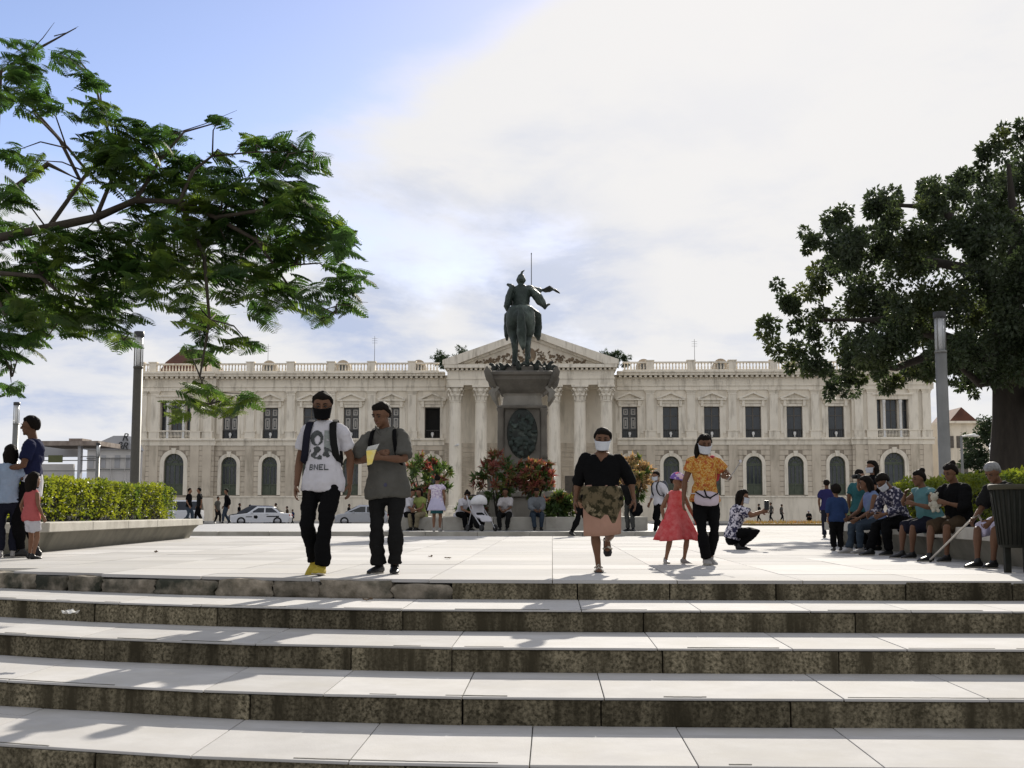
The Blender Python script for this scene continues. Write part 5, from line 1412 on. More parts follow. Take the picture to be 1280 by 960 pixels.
def person(label, pos, face, h, pose, top=None, bottom=None, shoes=C_SHOEK, hair="short", hairm=None, skin=None, vox=.011, w=1.0, belly=0.0, lean=0, sway=0, twist=0,
           head=(0, 0, 0), hs=1.0, mask=None, detail=0, group=None, cap=None, curl=(.35, .35), palm=None, px=0.0, pole_arm=None, cat="person", seat=None):
    skin = skin or m_skin; hairm = hairm or m_hair
    feet = pose["feet"]; hands = pose["hands"]; pzf = pose["pz"]
    B = {}
    V = lambda x, y, z: Vector((x, y, z)) * h
    pel = V(px, pose.get("py", 0), pzf)
    Rt = Matrix.Rotation(rad(twist), 3, 'Z') @ Matrix.Rotation(rad(sway), 3, 'Y') @ Matrix.Rotation(rad(lean), 3, 'X')
    T = lambda x, y, z: pel + Rt @ V(x, y, z)
    k = 1.0
    def ring(z, mg=0.0):
        rx, ry = tor(z); bl = belly * math.exp(-((z - .07) / .09) ** 2)
        return (rx * w * h + mg, (ry * (w ** .8) + bl) * h + mg)
    sh = [T(s * .094 * (w ** .8), 0.0, .280) for s in (-1, 1)]
    UA, FA = .168 * h, .150 * h
    el = []; wr = []
    for i, s in enumerate((-1, 1)):
        tgt = sh[i] + V(*hands[i])
        pole = Vector((s * .55, .8, -.25)) if not pole_arm or not pole_arm[i] else Vector(pole_arm[i])
        e, q = ik(sh[i], tgt, UA, FA, pole); el.append(e); wr.append(q)
    hip = [pel + V(s * .052, 0, 0) for s in (-1, 1)]
    kn = []; an = []
    for i, s in enumerate((-1, 1)):
        fx, fy, fz, yw, pt = feet[i]
        tgt = V(fx, fy, .042 + fz)
        pole = Vector((s * .12 + fx, -1, .35))
        e, q = ik(hip[i], tgt, .250 * h, .238 * h, pole); kn.append(e); an.append(q)
    # ---- head
    a = .0665 * h * hs
    nb = T(0, -.004, .325); 
    Rh = Rt @ Matrix.Rotation(rad(head[1]), 3, 'Z') @ Matrix.Rotation(rad(head[2]), 3, 'Y') @ Matrix.Rotation(rad(head[0] - lean * .6), 3, 'X')
    hc = nb + Rt @ V(0, -.008, .028) + Rh @ Vector((0, -.012 * h, a * .98))
    Hd = lambda x, y, z: hc + Rh @ Vector((x * a, y * a, z * a))
    b = MB()
    b.sweep([T(0, 0, z) for z, _, _ in TOR[1:-1]], [(r[0] * .86, r[1] * .86) for r in (ring(z) for z, _, _ in TOR[1:-1])], 14, side=Rt @ Vector((1, 0, 0)))
    b.sweep([T(0, .0, .295), nb, hc - Rh @ Vector((0, -.1 * a, .45 * a))], [(.042 * h, .038 * h), (.034 * h * max(1, w * .9), .034 * h), (.032 * h, .033 * h)], 12)
    b.ell(Hd(0, .10, .20), (.74 * a, .88 * a, .80 * a), Rh, 16, 12)
    b.ell(Hd(0, -.22, -.34), (.58 * a, .60 * a, .66 * a), Rh, 14, 10)
    b.sweep([Hd(0, -.78, .16), Hd(0, -.90, -.02), Hd(0, -.97, -.16)], [.06 * a, .10 * a, .13 * a], 8)
    b.ell(Hd(0, -.66, -.44), (.22 * a, .14 * a, .12 * a), Rh, 8, 6)
    b.ell(Hd(0, -.62, -.80), (.24 * a, .18 * a, .16 * a), Rh, 8, 6)
    for s in (-1, 1):
        b.ell(Hd(s * .72, .08, -.02), (.09 * a, .17 * a, .25 * a), Rh, 8, 6)
        b.ell(Hd(s * .30, -.68, .18), (.22 * a, .12 * a, .06 * a), Rh, 8, 6)
    for i, s in enumerate((-1, 1)):
        b.sweep([T(s * .055, 0, .272), sh[i], sh[i].lerp(el[i], .45), el[i], el[i].lerp(wr[i], .3), el[i].lerp(wr[i], .72), wr[i]],
                [.032 * h, .030 * h * (w ** .5), .0275 * h * (w ** .6), .0225 * h * (w ** .4), .0235 * h * (w ** .4), .0175 * h, (.0155 * h, .0135 * h)], 12)
        lk = .78 if bottom and bottom["kind"] == "legs" and bottom.get("len", 1) >= 1 else 1.0
        b.sweep([hip[i] + V(0, 0, .0), hip[i].lerp(kn[i], .35), hip[i].lerp(kn[i], .75), kn[i], kn[i].lerp(an[i], .28), kn[i].lerp(an[i], .7), an[i]],
                [.044 * lk * h * (w ** .6), .044 * lk * h * (w ** .6), .036 * lk * h * (w ** .4), .031 * lk * h, .033 * lk * h * (w ** .3), .022 * h, .0195 * h], 12)
        yw = rad(feet[i][3]); pt = rad(feet[i][4])
        Rf = Matrix.Rotation(yw, 3, 'Z') @ Matrix.Rotation(-pt, 3, 'X')
        ft = lambda x, y, z: an[i] + Rf @ V(x, y, z)
        b.sweep([ft(0, .022, -.018), ft(0, -.015, -.02), ft(0, -.06, -.028), ft(0, -.098, -.033)], [(.018 * h, .020 * h), (.021 * h, .022 * h), (.026 * h, .014 * h), (.022 * h, .009 * h)], 10)
    body = fuse(b, vox, 3, "person")
    meshes = [body]
    # ---- hands
    for i, s in enumerate((-1, 1)):
        d = (wr[i] - el[i]).normalized()
        n_ = Vector(palm[i]) if palm and palm[i] else Vector((-s, 0, 0))
        n_ = (n_ - d * n_.dot(d)).normalized(); l_ = n_.cross(d) * (1 if s > 0 else -1)       # l_: towards the thumb
        if l_.y > 0 and not (palm and palm[i]): l_ = -l_
        hb_ = MB(); u = h * .0105 * (1.0 + .25 * (hs - 1))
        W0 = wr[i]
        Hh = lambda x, y, z: W0 + (d * x + l_ * y + n_ * z) * u
        hb_.sweep([Hh(-1.2, 0, 0), Hh(.6, 0, 0), Hh(2.2, 0, 0), Hh(4.6, -.05, .05)], [(1.45 * u, 1.2 * u), (1.6 * u, 1.15 * u), (2.0 * u, 1.1 * u), (2.0 * u, .85 * u)], 10, side=l_)
        cu_ = curl[i]
        for (y0, ln, dy) in ((1.5, 4.1, .25), (.5, 4.6, .08), (-.5, 4.2, -.08), (-1.45, 3.3, -.3)):
            p = Vector((4.4, y0, 0.05)); ang = cu_ * .5; pts = [p.copy()]
            for sg, fr_ in ((.45, 1), (.32, 1.5), (.23, 1.3)):
                p = p + Vector((math.cos(ang), dy * .5, math.sin(ang))) * ln * sg; pts.append(p.copy()); ang += cu_ * fr_
            hb_.sweep([Hh(*q) for q in pts], [.62 * u, .58 * u, .52 * u, .42 * u], 8)
        hb_.sweep([Hh(1.0, 1.2, .2), Hh(2.3, 2.5, .8), Hh(3.6, 3.0, 1.4 + cu_), Hh(4.6, 3.0, 2.0 + cu_ * 1.5)], [.8 * u, .75 * u, .6 * u, .45 * u], 8)
        meshes.append(fuse(hb_, max(vox * .42, .0042), 1, "hand"))
    me = join_meshes(meshes, "person")
    root = obj("person", me, skin, loc=pos)
    root.rotation_euler = (0, 0, rad(face))
    tag(root, label, cat, group)
    sd = (hash(label) % 97) * .37
    sd = sum(ord(c) for c in label) % 97 * .37
    v2 = max(vox, .009)
    # ---- bottoms
    def legs_mb(frac, mg, flare=0.0, cuff=0.0):
        m = MB()
        zr = [-.078, -.05, -.02, .02, .04]
        m.sweep([T(0, 0, z) for z in zr], [(ring(z)[0] * q_, ring(z)[1] * q_ * 1.06) for z, q_ in zip(zr, (.9, 1.0, .98, .97, .97))], 14, side=Rt @ Vector((1, 0, 0)))
        for i in range(2):
            pts = [hip[i] + V(0, 0, .0)]; rr = [.050 * h * (w ** .7) + mg]
            full = [(hip[i].lerp(kn[i], .35), .048 * (w ** .7)), (hip[i].lerp(kn[i], .75), .039 * (w ** .5)), (kn[i], .034), (kn[i].lerp(an[i], .3), .034), (kn[i].lerp(an[i], .7), .028), (kn[i].lerp(an[i], .93), .028 + cuff)]
            cnt = [.35 * .5, .75 * .5, .5, .65, .85, 1.0]
            for (p, r), c in zip(full, cnt):
                if c <= frac + 1e-6: pts.append(p); rr.append(r * h + mg + flare * c)
            if frac < 1:
                e = hip[i].lerp(kn[i], min(1, frac * 2)) if frac <= .5 else kn[i].lerp(an[i], (frac - .5) * 2)
                if (e - pts[-1]).length > .03 * h: pts.append(e); rr.append(rr[-1] * .98)
            m.sweep(pts, rr, 14, round_ends=False)
        return m
    if bottom:
        kd = bottom["kind"]; c = bottom["c"]
        if kd == "legs":
            m = legs_mb(bottom.get("len", 1.0), bottom.get("mg", .012), bottom.get("flare", 0), bottom.get("cuff", 0))
            mm = rumple(fuse(m, v2, 3, bottom.get("name", "trousers")), .015 * h, 9 / h, (1, 1, .75), sd, bias=.12); rumple(mm, .005 * h, 17 / h, (.7, .7, 1.9), sd + 2, bias=.1)
            obj(bottom.get("name", "trousers"), mm, c, root)
        elif kd == "skirt":
            m = MB(); z0 = bottom["z"]; fl = bottom.get("flare", .03); n = 9
            kc = (kn[0] + kn[1]) / 2; topz = bottom.get("top", .09)
            seg = 36; vs = []; fs = []
            drop = (pel.z + topz * h) - z0 * h
            for j in range(n + 1):
                t = j / n; z = pel.z + topz * h - drop * t
                zl = (z - pel.z) / h
                rx, ry = ring(max(zl, -.02), .018); rx += fl * h * max(0, t - .15); ry += fl * h * max(0, t - .15) * .9
                f = max(0, min(1, (pel.z - z) / max(pel.z - kc.z, .05)))
                cx, cy = pel.x + (kc.x - pel.x) * f * .8 + (T(0, 0, topz).x - pel.x) * (1 - f), pel.y + (kc.y - pel.y) * f * .8
                ry += abs(kn[0].y - kn[1].y) * .35 * f; rx += abs(kn[0].x - kn[1].x) * .15 * f
                for q in range(seg):
                    an_ = 2 * math.pi * q / seg
                    fold = 1 + t * bottom.get("fold", .06) * (math.sin(an_ * 9 + sd) * .6 + math.sin(an_ * 5 + 1.3 * sd) * .6)
                    zz_ = z + t * bottom.get("uneven", 0) * h * math.sin(an_ + .7)
                    vs.append((cx + rx * fold * math.cos(an_), cy + ry * fold * math.sin(an_), zz_))
            for j in range(n):
                for q in range(seg): fs.append((j * seg + q, (j + 1) * seg + q, (j + 1) * seg + (q + 1) % seg, j * seg + (q + 1) % seg))
            fs.append(tuple(range(seg)))
            m.add(vs, fs, True); me_ = rumple(m.mesh(bottom.get("name", "skirt")), .006 * h, 8 / h, (1, 1, .5), sd)
            o = obj(bottom.get("name", "skirt"), me_, c, root); so = o.modifiers.new("thick", 'SOLIDIFY'); so.thickness = .006; so.offset = 1
    # ---- top
    if top:
        mg = top.get("mg", .014); hem = top.get("hem", -.03); m = MB()
        zr = [hem] + [z for z in (-.02, .03, .08, .13, .19, .25, .285, .305) if z > hem + .015]
        rr = []
        for z in zr:
            q = ring(z, mg); ex = top.get("loose", .0) * h * max(0, min(1, (.24 - z) / .15)); lowz = max(0, min(1, (.06 - z) / .06)); rr.append((max(q[0] + ex, lowz * (top.get('low', .112) * h * w ** .7 + mg)), max(q[1] + ex * .8, lowz * (top.get('low', .112) * .64 * h * w ** .7 + mg))))
        m.sweep([T(0, 0, z) for z in zr] + [T(0, 0, top.get("neck", .322))], rr + [(.05 * h * w ** .4, .046 * h)], 18, side=Rt @ Vector((1, 0, 0)), round_ends=False)
        sl = top.get("sleeve", .6); sr = top.get("sr", 1.0)
        if sl > 0:
            for i, s in enumerate((-1, 1)):
                pts = [T(s * .05, 0, .262), T(s * .08 * w ** .6, 0, .276), sh[i] + (el[i] - sh[i]) * .06]; rads = [.036 * h, .037 * h * w ** .3 + mg * .3, .036 * h * (w ** .5) * (.5 + .5 * sr) + mg * .4]
                if sl <= 1:
                    pts += [sh[i].lerp(el[i], sl * .5), sh[i].lerp(el[i], sl)]; rads += [(.036 * h * sr * (w ** .5) + mg * .5), (.036 * h * sr * (w ** .5) + mg * .5)]
                else:
                    e2 = el[i].lerp(wr[i], sl - 1); pts += [sh[i].lerp(el[i], .5), el[i], el[i].lerp(e2, .5), e2]
                    rads += [.036 * h * sr * (w ** .5) + mg * .4, .030 * h * sr + mg * .4, .028 * h * sr + mg * .4, .023 * h * sr + mg * .4]
                m.sweep(pts, rads, 14, round_ends=False)
                m.ell(sh[i] + V(-s * .004, 0, -.002), (.035 * h * w ** .4 + mg * .3,) * 3)
        nm = top.get("name", "shirt")
        mm = rumple(fuse(m, v2, 3, nm), .012 * h, 9 / h, (1, 1, .8), sd + 5, bias=.45); rumple(mm, .005 * h, 18 / h, (1.2, .8, 1.2), sd + 8, bias=.2)
        B["shirt"] = obj(nm, mm, top["c"], root)
        B["shirt_mesh"] = mm
    # ---- shoes
    if shoes:
        for i, s in enumerate((-1, 1)):
            yw = rad(feet[i][3]); pt = rad(feet[i][4]); Rf = Matrix.Rotation(yw, 3, 'Z') @ Matrix.Rotation(-pt, 3, 'X')
            ft = lambda x, y, z: an[i] + Rf @ V(x, y, z)
            m = MB()
            m.sweep([ft(0, .028, -.018), ft(0, .0, -.016), ft(0, -.05, -.022), ft(0, -.09, -.028), ft(0, -.112, -.032)], [(.023 * h, .025 * h), (.026 * h, .027 * h), (.030 * h, .020 * h), (.029 * h, .014 * h), (.020 * h, .010 * h)], 12)
            m.sweep([ft(0, .005, .0), ft(0, .004, .018)], [.027 * h, .024 * h], 10)
            so = obj("shoe", fuse(m, v2, 2, "shoe"), shoes, root)
            if detail:
                m = MB(); m.sweep([ft(0, .03, -.037), ft(0, -.04, -.037), ft(0, -.09, -.038), ft(0, -.112, -.037)], [(.022 * h, .006 * h), (.027 * h, .006 * h), (.029 * h, .006 * h), (.02 * h, .005 * h)], 12); m.build("sole", C_SOLE, so)
    # ---- hair
    if hair:
        m = MB(); vs = []; fs = []; seg = 26; rg = 18
        for j in range(rg + 1):
            th = math.pi * j / rg; th = min(max(th, .05), math.pi - .05)
            for q in range(seg):
                an_ = 2 * math.pi * q / seg
                d = Vector((math.sin(th) * math.cos(an_), math.sin(th) * math.sin(an_), math.cos(th)))
                fwd = -d.y
                line = -.95 + 1.32 * max(0, min(1, (fwd + .55) / 1.0))                # hairline height
                ins = max(0, min(1, (d.z - line) / .26)) ** .8
                nz_ = noise.noise(d * 5 + Vector((sd, 0, 0))) * .05
                sc_ = .80 + (.36 + nz_ + (.06 if hair in ("long", "full", "big") else 0) + (.22 if hair == "big" else 0)) * ins
                vs.append(Hd(d.x * .78 * sc_, .10 + d.y * .90 * sc_, .20 + d.z * .86 * sc_))
        for j in range(rg):
            for q in range(seg): fs.append((j * seg + q, (j + 1) * seg + q, (j + 1) * seg + (q + 1) % seg, j * seg + (q + 1) % seg))
        fs.append(tuple(range(seg - 1, -1, -1))); fs.append(tuple(rg * seg + q for q in range(seg)))
        m.add(vs, fs, True)
        if hair in ("long", "pony"):
            ww = .62 if hair == "long" else .3
            m.sweep([Hd(0, .55, .6), Hd(0, .92, .1), Hd(0, .95, -.7), Hd(0, .85, -1.6), Hd(0, .8, -2.3)], [(ww * a, .35 * a), (ww * 1.15 * a, .38 * a), (ww * 1.2 * a, .34 * a), (ww * a, .26 * a), (ww * .5 * a, .14 * a)], 12, side=Rh @ Vector((1, 0, 0)))
            if hair == "long":
                for s in (-1, 1): m.sweep([Hd(s * .6, .2, .5), Hd(s * .78, .3, -.2), Hd(s * .72, .4, -1.1), Hd(s * .6, .5, -1.9)], [.26 * a, .28 * a, .26 * a, .12 * a], 10)
        if hair == "side":
            m.sweep([Hd(-.5, .5, .5), Hd(-.78, .35, -.3), Hd(-.85, .1, -1.1), Hd(-.95, -.25, -1.9)], [.3 * a, .34 * a, .32 * a, .12 * a], 10)
        if hair == "bun": m.ell(Hd(0, .80, .95), (.46 * a, .44 * a, .44 * a), Rh, 10, 8)
        obj("hair", rumple(fuse(m, v2, 1, "hair"), .09 * a, 26 / h, (1, 1, .5), sd), hairm, root)
    if cap:
        m = MB(); n = 10
        vs = []; fs = []; seg = 22
        for j in range(n + 1):
            th = .04 + 1.5 * j / n
            for q in range(seg):
                an_ = 2 * math.pi * q / seg; d = Vector((math.sin(th) * math.cos(an_), math.sin(th) * math.sin(an_), math.cos(th)))
                vs.append(Hd(d.x * .95, .10 + d.y * 1.08, .25 + d.z * .98))
        for j in range(n):
            for q in range(seg): fs.append((j * seg + q, (j + 1) * seg + q, (j + 1) * seg + (q + 1) % seg, j * seg + (q + 1) % seg))
        fs.append(tuple(range(seg - 1, -1, -1))); fs.append(tuple(n * seg + q for q in range(seg)))
        m.add(vs, fs, True); co = obj("cap", m.mesh("cap"), cap[0], root)
        m = MB(); m.sweep([Hd(0, -.7, .36), Hd(0, -1.15, .30), Hd(0, -1.55, .18)], [(.80 * a, .06 * a), (.72 * a, .05 * a), (.42 * a, .04 * a)], 14, side=Rh @ Vector((1, 0, 0))); m.build("cap_brim", cap[1], co)
    if mask:
        m = MB(); vs = []; fs = []; nu, nv = 12, 8
        for j in range(nv + 1):
            v_ = j / nv; z = -.06 - .92 * v_
            for q in range(nu + 1):
                an_ = rad(-78 + 156 * q / nu)
                rx = .80 - .12 * v_; ry = (1.02 - .10 * v_) if abs(v_ - .15) > .01 else 1.04
                vs.append(Hd(rx * math.sin(an_) * (1 - .1 * v_), -ry * math.cos(an_) * (.98 + .08 * math.cos(an_ * 1.5)) + .02, z - .05 * math.cos(an_)))
        for j in range(nv):
            for q in range(nu): o0 = j * (nu + 1) + q; fs.append((o0, o0 + nu + 1, o0 + nu + 2, o0 + 1))
        m.add(vs, fs, True); o = m.build("face_mask", mask, root); so = o.modifiers.new("t", 'SOLIDIFY'); so.thickness = .05 * a; so.offset = 1
        for s in (-1, 1):
            st = MB(); st.sweep([Hd(s * .76, -.25, -.12), Hd(s * .80, .1, .05)], [.03 * a, .03 * a], 6); st.build("ear_loop", mask, o)
    if detail:
        for s in (-1, 1):
            m = MB(); m.ell(Hd(s * .30, -.735, .05), (.13 * a, .05 * a, .06 * a), Rh, 10, 8); m.build("eye", m_eye, root)
            m = MB(); m.sweep([Hd(s * .14, -.80, .24), Hd(s * .32, -.80, .29), Hd(s * .48, -.68, .24)], [.035 * a, .045 * a, .025 * a], 6); m.build("eyebrow", m_hair, root)
        if not mask:
            m = MB(); m.sweep([Hd(-.22, -.745, -.46), Hd(0, -.82, -.45), Hd(.22, -.745, -.46)], [.03 * a, .05 * a, .03 * a], 6); m.build("mouth", m_lip, root)
    B.update(root=root, T=T, Hd=Hd, wr=wr, el=el, sh=sh, kn=kn, an=an, h=h, a=a, ring=ring, pel=pel, Rt=Rt, V=V, hip=hip)
    return B
def strap(B, s, m, wd=.016, lo=.11):
    h = B["h"]; T = B["T"]; mb = MB()
    f = lambda z: -(B["ring"](z)[1] / h + .016)
    mb.sweep([T(s * .066, .05, .30), T(s * .066, .01, .335), T(s * .066, -.045, .312), T(s * .072, f(.26) + .004, .262), T(s * .078, f(.2) + .003, .20), T(s * .086, f(.14) + .012, .145), T(s * .097, -.035, lo), T(s * .09, .04, lo - .02)],
             [(wd * h, .005 * h)] * 8, 8, side=B["Rt"] @ Vector((1, 0, 0)))
    mb.build("backpack_strap", m, B["root"])
def pack(B, m, sz=(.085, .05, .13), y=.115, z=.19):
    mb = MB(); h = B["h"]; T = B["T"]
    mb.sweep([T(0, y, z - sz[2]), T(0, y, z - sz[2] * .5), T(0, y, z + sz[2] * .5), T(0, y, z + sz[2] * .9)], [(sz[0] * h, sz[1] * h), (sz[0] * 1.08 * h, sz[1] * 1.2 * h), (sz[0] * h, sz[1] * 1.05 * h), (sz[0] * .7 * h, sz[1] * .7 * h)], 14, side=B["Rt"] @ Vector((1, 0, 0)))
    obj("backpack", rumple(fuse(mb, .012, 2, "backpack"), .006, 12), m, B["root"])
def decal(B, cells, size, z_c, x_c, m, name, off=.004):
    "cells: set of (i,j) on an n x n grid laid on the shirt front"
    me = B["shirt_mesh"]; bm = bmesh.new(); bm.from_mesh(me); tree = BVHTree.FromBMesh(bm)
    n = size[2]; T = B["T"]; h = B["h"]; vid = {}; mb = MB(); vs = []; fs = []
    def vert(i, j):
        if (i, j) in vid: return vid[(i, j)]
        p0 = T(x_c + (i / n - .5) * size[0], -.3, z_c + (j / n - .5) * size[1]); hit = tree.ray_cast(p0, B["Rt"] @ Vector((0, 1, 0)))
        if hit[0] is None: vid[(i, j)] = None; return None
        vid[(i, j)] = len(vs); vs.append(hit[0] + B["Rt"] @ Vector((0, -off, 0))); return vid[(i, j)]
    for (i, j) in cells:
        q = [vert(i, j), vert(i + 1, j), vert(i + 1, j + 1), vert(i, j + 1)]
        if None not in q: fs.append(tuple(q))
    bm.free(); mb.add(vs, fs, True)
    return mb.build(name, m, B["root"])
def G(px, py, z=0.0): return gnd(px, py, z)
def hgt(px, fy, hy, z=0.0):
    p = gnd(px, fy, z); return (fy - hy) * p.y / F * 1.01

# --- the two young men
p = G(401, 718.5); h = hgt(401, 718.5, 494)
B = person("young man in white printed tee, black mask, backpack and yellow shoes", p, -3, h, dict(feet=((-.052, .055, .022, -12, -32), (.018, -.07, 0, -2, 6)), pz=.515, hands=((-.05, -.02, -.305), (.055, .05, -.295))),
           top=dict(c=C_WHITE, sleeve=.66, hem=-.055, loose=.012, sr=1.08, name="tshirt", low=.116), bottom=dict(kind="legs", c=C_BLACK, mg=.010), shoes=C_SHOEY, hair="short", skin=m_skin2, vox=.008, head=(14, 8, 0), mask=C_BLACK, detail=1, w=.93)
strap(B, -1, C_NAVYD, .02); strap(B, 1, C_CHAR, .02); pack(B, C_CHAR)
rp = random.Random(2)
n = 44
dark = set(); mid = set()
for i in range(n):
    for j in range(n):
        x, y = (i - n / 2) / n * 2, (j - n / 2) / n * 2
        nz_ = noise.noise(Vector((x * 3.2, y * 3.2, 4)))
        head_ = ((x + .22) / .42) ** 2 + ((y - .42) / .46) ** 2
        sh_ = ((x + .0) / .72) ** 2 + ((y + .45) / .38) ** 2
        if head_ < 1 and not (((x + .14) / .2) ** 2 + ((y - .30) / .26) ** 2 < 1 and nz_ < .16): dark.add((i, j))
        elif sh_ < 1 and nz_ > -.14: dark.add((i, j))
        elif (.25 < x < .62 and -.5 < y < .9) and nz_ > -.3: mid.add((i, j))
C_PRINT = mat("shirt_print_dark", (0.035, 0.04, 0.04), (0.07, 0.075, 0.075), rough=.85, scale=30); C_PRINTG = mat("shirt_print_grey", (0.17, 0.19, 0.18), (0.24, 0.26, 0.25), rough=.85, scale=30)
decal(B, dark, (.175, .185, n), .19, .0, C_PRINT, "shirt_print"); decal(B, mid, (.175, .185, n), .19, .0, C_PRINTG, "shirt_print_shade")
FONT5 = {"B": ["11110", "10001", "11110", "10001", "11110"], "N": ["10001", "11001", "10101", "10011", "10001"], "E": ["11111", "10000", "11110", "10000", "11111"], "L": ["10000", "10000", "10000", "10000", "11111"]}
cells = set()
for ci, ch in enumerate("BNEL"):
    for r_ in range(5):
        for c_ in range(5):
            if FONT5[ch][r_][c_] == "1":
                for dx in range(2):
                    for dy in range(2): cells.add((ci * 12 + c_ * 2 + dx, 18 + (4 - r_) * 2 + dy))
decal(B, cells, (.115, .155, 48), .075, .0, C_PRINT, "shirt_lettering", .005)

p = G(483, 717); h = hgt(483, 717, 507.5)
B = person("young man in grey polo holding a yellow snack bag and wearing a backpack", p, -6, h, dict(feet=((-.048, .01, 0, -16, 0), (.052, -.012, 0, 12, 0)), pz=.522, hands=((.075, -.115, -.105), (-.085, -.165, -.135))),
           top=dict(c=C_GREY, sleeve=.85, hem=-.075, loose=.016, sr=1.2, name="polo_shirt", low=.120), bottom=dict(kind="legs", c=C_CHAR, mg=.010, cuff=.012), shoes=C_SHOEK, hair="short", skin=m_skin2, vox=.008, head=(20, -24, 4), detail=1, w=1.05, belly=.008, sway=-3,
           palm=((.3, .6, -.4), (-.8, .2, .5)), curl=(.7, .55), pole_arm=((-1, .25, -.5), (1, .35, -.5)))
strap(B, -1, C_BLACK, .012); strap(B, 1, C_BLACK, .012); pack(B, C_BLACK, (.075, .035, .11))
col = MB(); T = B["T"]; hh = B["h"]
for s in (-1, 1): col.sweep([T(s * .045, .035, .335), T(s * .052, -.015, .335), T(s * .028, -.055, .308), T(s * .008, -.068, .285)], [(.006 * hh, .016 * hh), (.006 * hh, .016 * hh), (.008 * hh, .014 * hh), (.006 * hh, .005 * hh)], 8)
col.build("collar", C_GREY, B["root"])
wp = B["root"].matrix_basis @ (B["wr"][1] + Vector((-.085, -.06, .02)))
bag = MB(); bag.hexa([(-.035, -.012, -.10), (.012, -.012, -.085), (.012, .012, -.085), (-.035, .012, -.10)], [(-.045, -.028, .05), (.055, -.028, .06), (.055, .028, .06), (-.045, .028, .05)])
m_snack = mat("snack_bag_yellow", (0.72, 0.55, 0.09), (0.66, 0.60, 0.30), rough=.4, scale=14); m_plast = mat("clear_plastic", (0.75, 0.75, 0.72), rough=.2, alpha=.45)
root = tag(empty("snack_bag", wp), "small yellow snack bag in the hand of the grey polo man", "snack bag")
bo = bag.build("contents", m_snack, root, bevel=.008)
bag = MB(); bag.hexa([(-.045, -.026, .051), (.055, -.026, .061), (.055, .026, .061), (-.045, .026, .051)], [(-.03, -.008, .09), (.085, -.008, .12), (.085, .008, .12), (-.03, .008, .09)]); bag.build("open_top", m_plast, root)
mb = MB(); mb.ell((0, 0, 0), (.022, .006, .022)); o = mb.build("blue_logo", mat("blue_print", (.07, .07, .105), rough=.9, spec=.05), B["root"]); o.location = B["T"](.01, -.098, -.005)

# --- woman in black top
p = G(752, 715); h = hgt(752, 715, 543) * 1.0
B = person("woman in black top with white mask and camouflage jacket tied round her waist", p, -6, h, dict(feet=((-.02, -.03, 0, 6, 0), (.03, .21, .185, 6, -65)), pz=.52, hands=((-.075, -.0, -.30), (.105, .03, -.28))),
           top=dict(c=C_BLACK, sleeve=1.25, hem=.0, mg=.016, sr=.98, neck=.318, name="blouse"), bottom=dict(kind="skirt", c=C_SKIRT, z=.265, flare=-.025, fold=.035, uneven=.012), shoes=None, hair="full", vox=.008, w=1.33, hs=1.06, belly=.03, head=(8, 4, 0), mask=C_MASKW, detail=1, sway=2, skin=m_skin2)
T = B["T"]; hh = B["h"]; m = MB()
vs = []; fs = []; seg = 40; n = 8
for j in range(n + 1):
    t = j / n
    for q in range(seg):
        a_ = 2 * math.pi * q / seg; front = max(0, math.cos(a_ + math.pi / 2 - .35))
        L_ = .10 + .16 * front ** 1.5 + .02 * math.sin(5 * a_)
        z = .085 - L_ * t; rx, ry = B["ring"](max(z, -.02), .03); k_ = 1.0 + .05 * math.sin(8 * a_ + 2 * t) * t + .03 * t
        pp = T(0, 0, z); vs.append(pp + Vector((rx * k_ * math.cos(a_), ry * k_ * math.sin(a_), 0)))
for j in range(n):
    for q in range(seg): fs.append((j * seg + q, (j + 1) * seg + q, (j + 1) * seg + (q + 1) % seg, j * seg + (q + 1) % seg))
m.add(vs, fs, True); o = obj("tied_jacket", rumple(m.mesh("tied_jacket"), .012, 9, seed=2), C_CAMO, B["root"]); so = o.modifiers.new("t", 'SOLIDIFY'); so.thickness = .012; so.offset = 1
v = MB(); v.sweep([T(0, -.052, .322), T(0, -.072, .295), T(0, -.085, .262)], [(.052 * hh, .012 * hh), (.036 * hh, .012 * hh), (.006 * hh, .008 * hh)], 10); v.build("neckline_skin", m_skin2, B["root"])
for i in range(2):
    sd_ = MB(); A = B["an"][i]; yy = rad((6, 10)[i]); Rf = Matrix.Rotation(yy, 3, 'Z') @ Matrix.Rotation(-rad((0, -55)[i]), 3, 'X')
    ft = lambda x, y, z: A + Rf @ (Vector((x, y, z)) * hh)
    sd_.sweep([ft(0, .035, -.038), ft(0, -.03, -.04), ft(0, -.09, -.042), ft(0, -.118, -.041)], [(.024 * hh, .007 * hh), (.027 * hh, .007 * hh), (.032 * hh, .006 * hh), (.022 * hh, .005 * hh)], 12)
    so_ = sd_.build("sandal", C_SHOEK, B["root"])
    st = MB(); st.sweep([ft(-.03, -.06, -.034), ft(0, -.062, -.004), ft(.03, -.06, -.034)], [.008 * hh] * 3, 6); st.sweep([ft(-.026, .0, -.01), ft(0, -.022, .012), ft(.026, 0, -.01)], [.007 * hh] * 3, 6); st.build("sandal_strap", C_SOLE, so_)

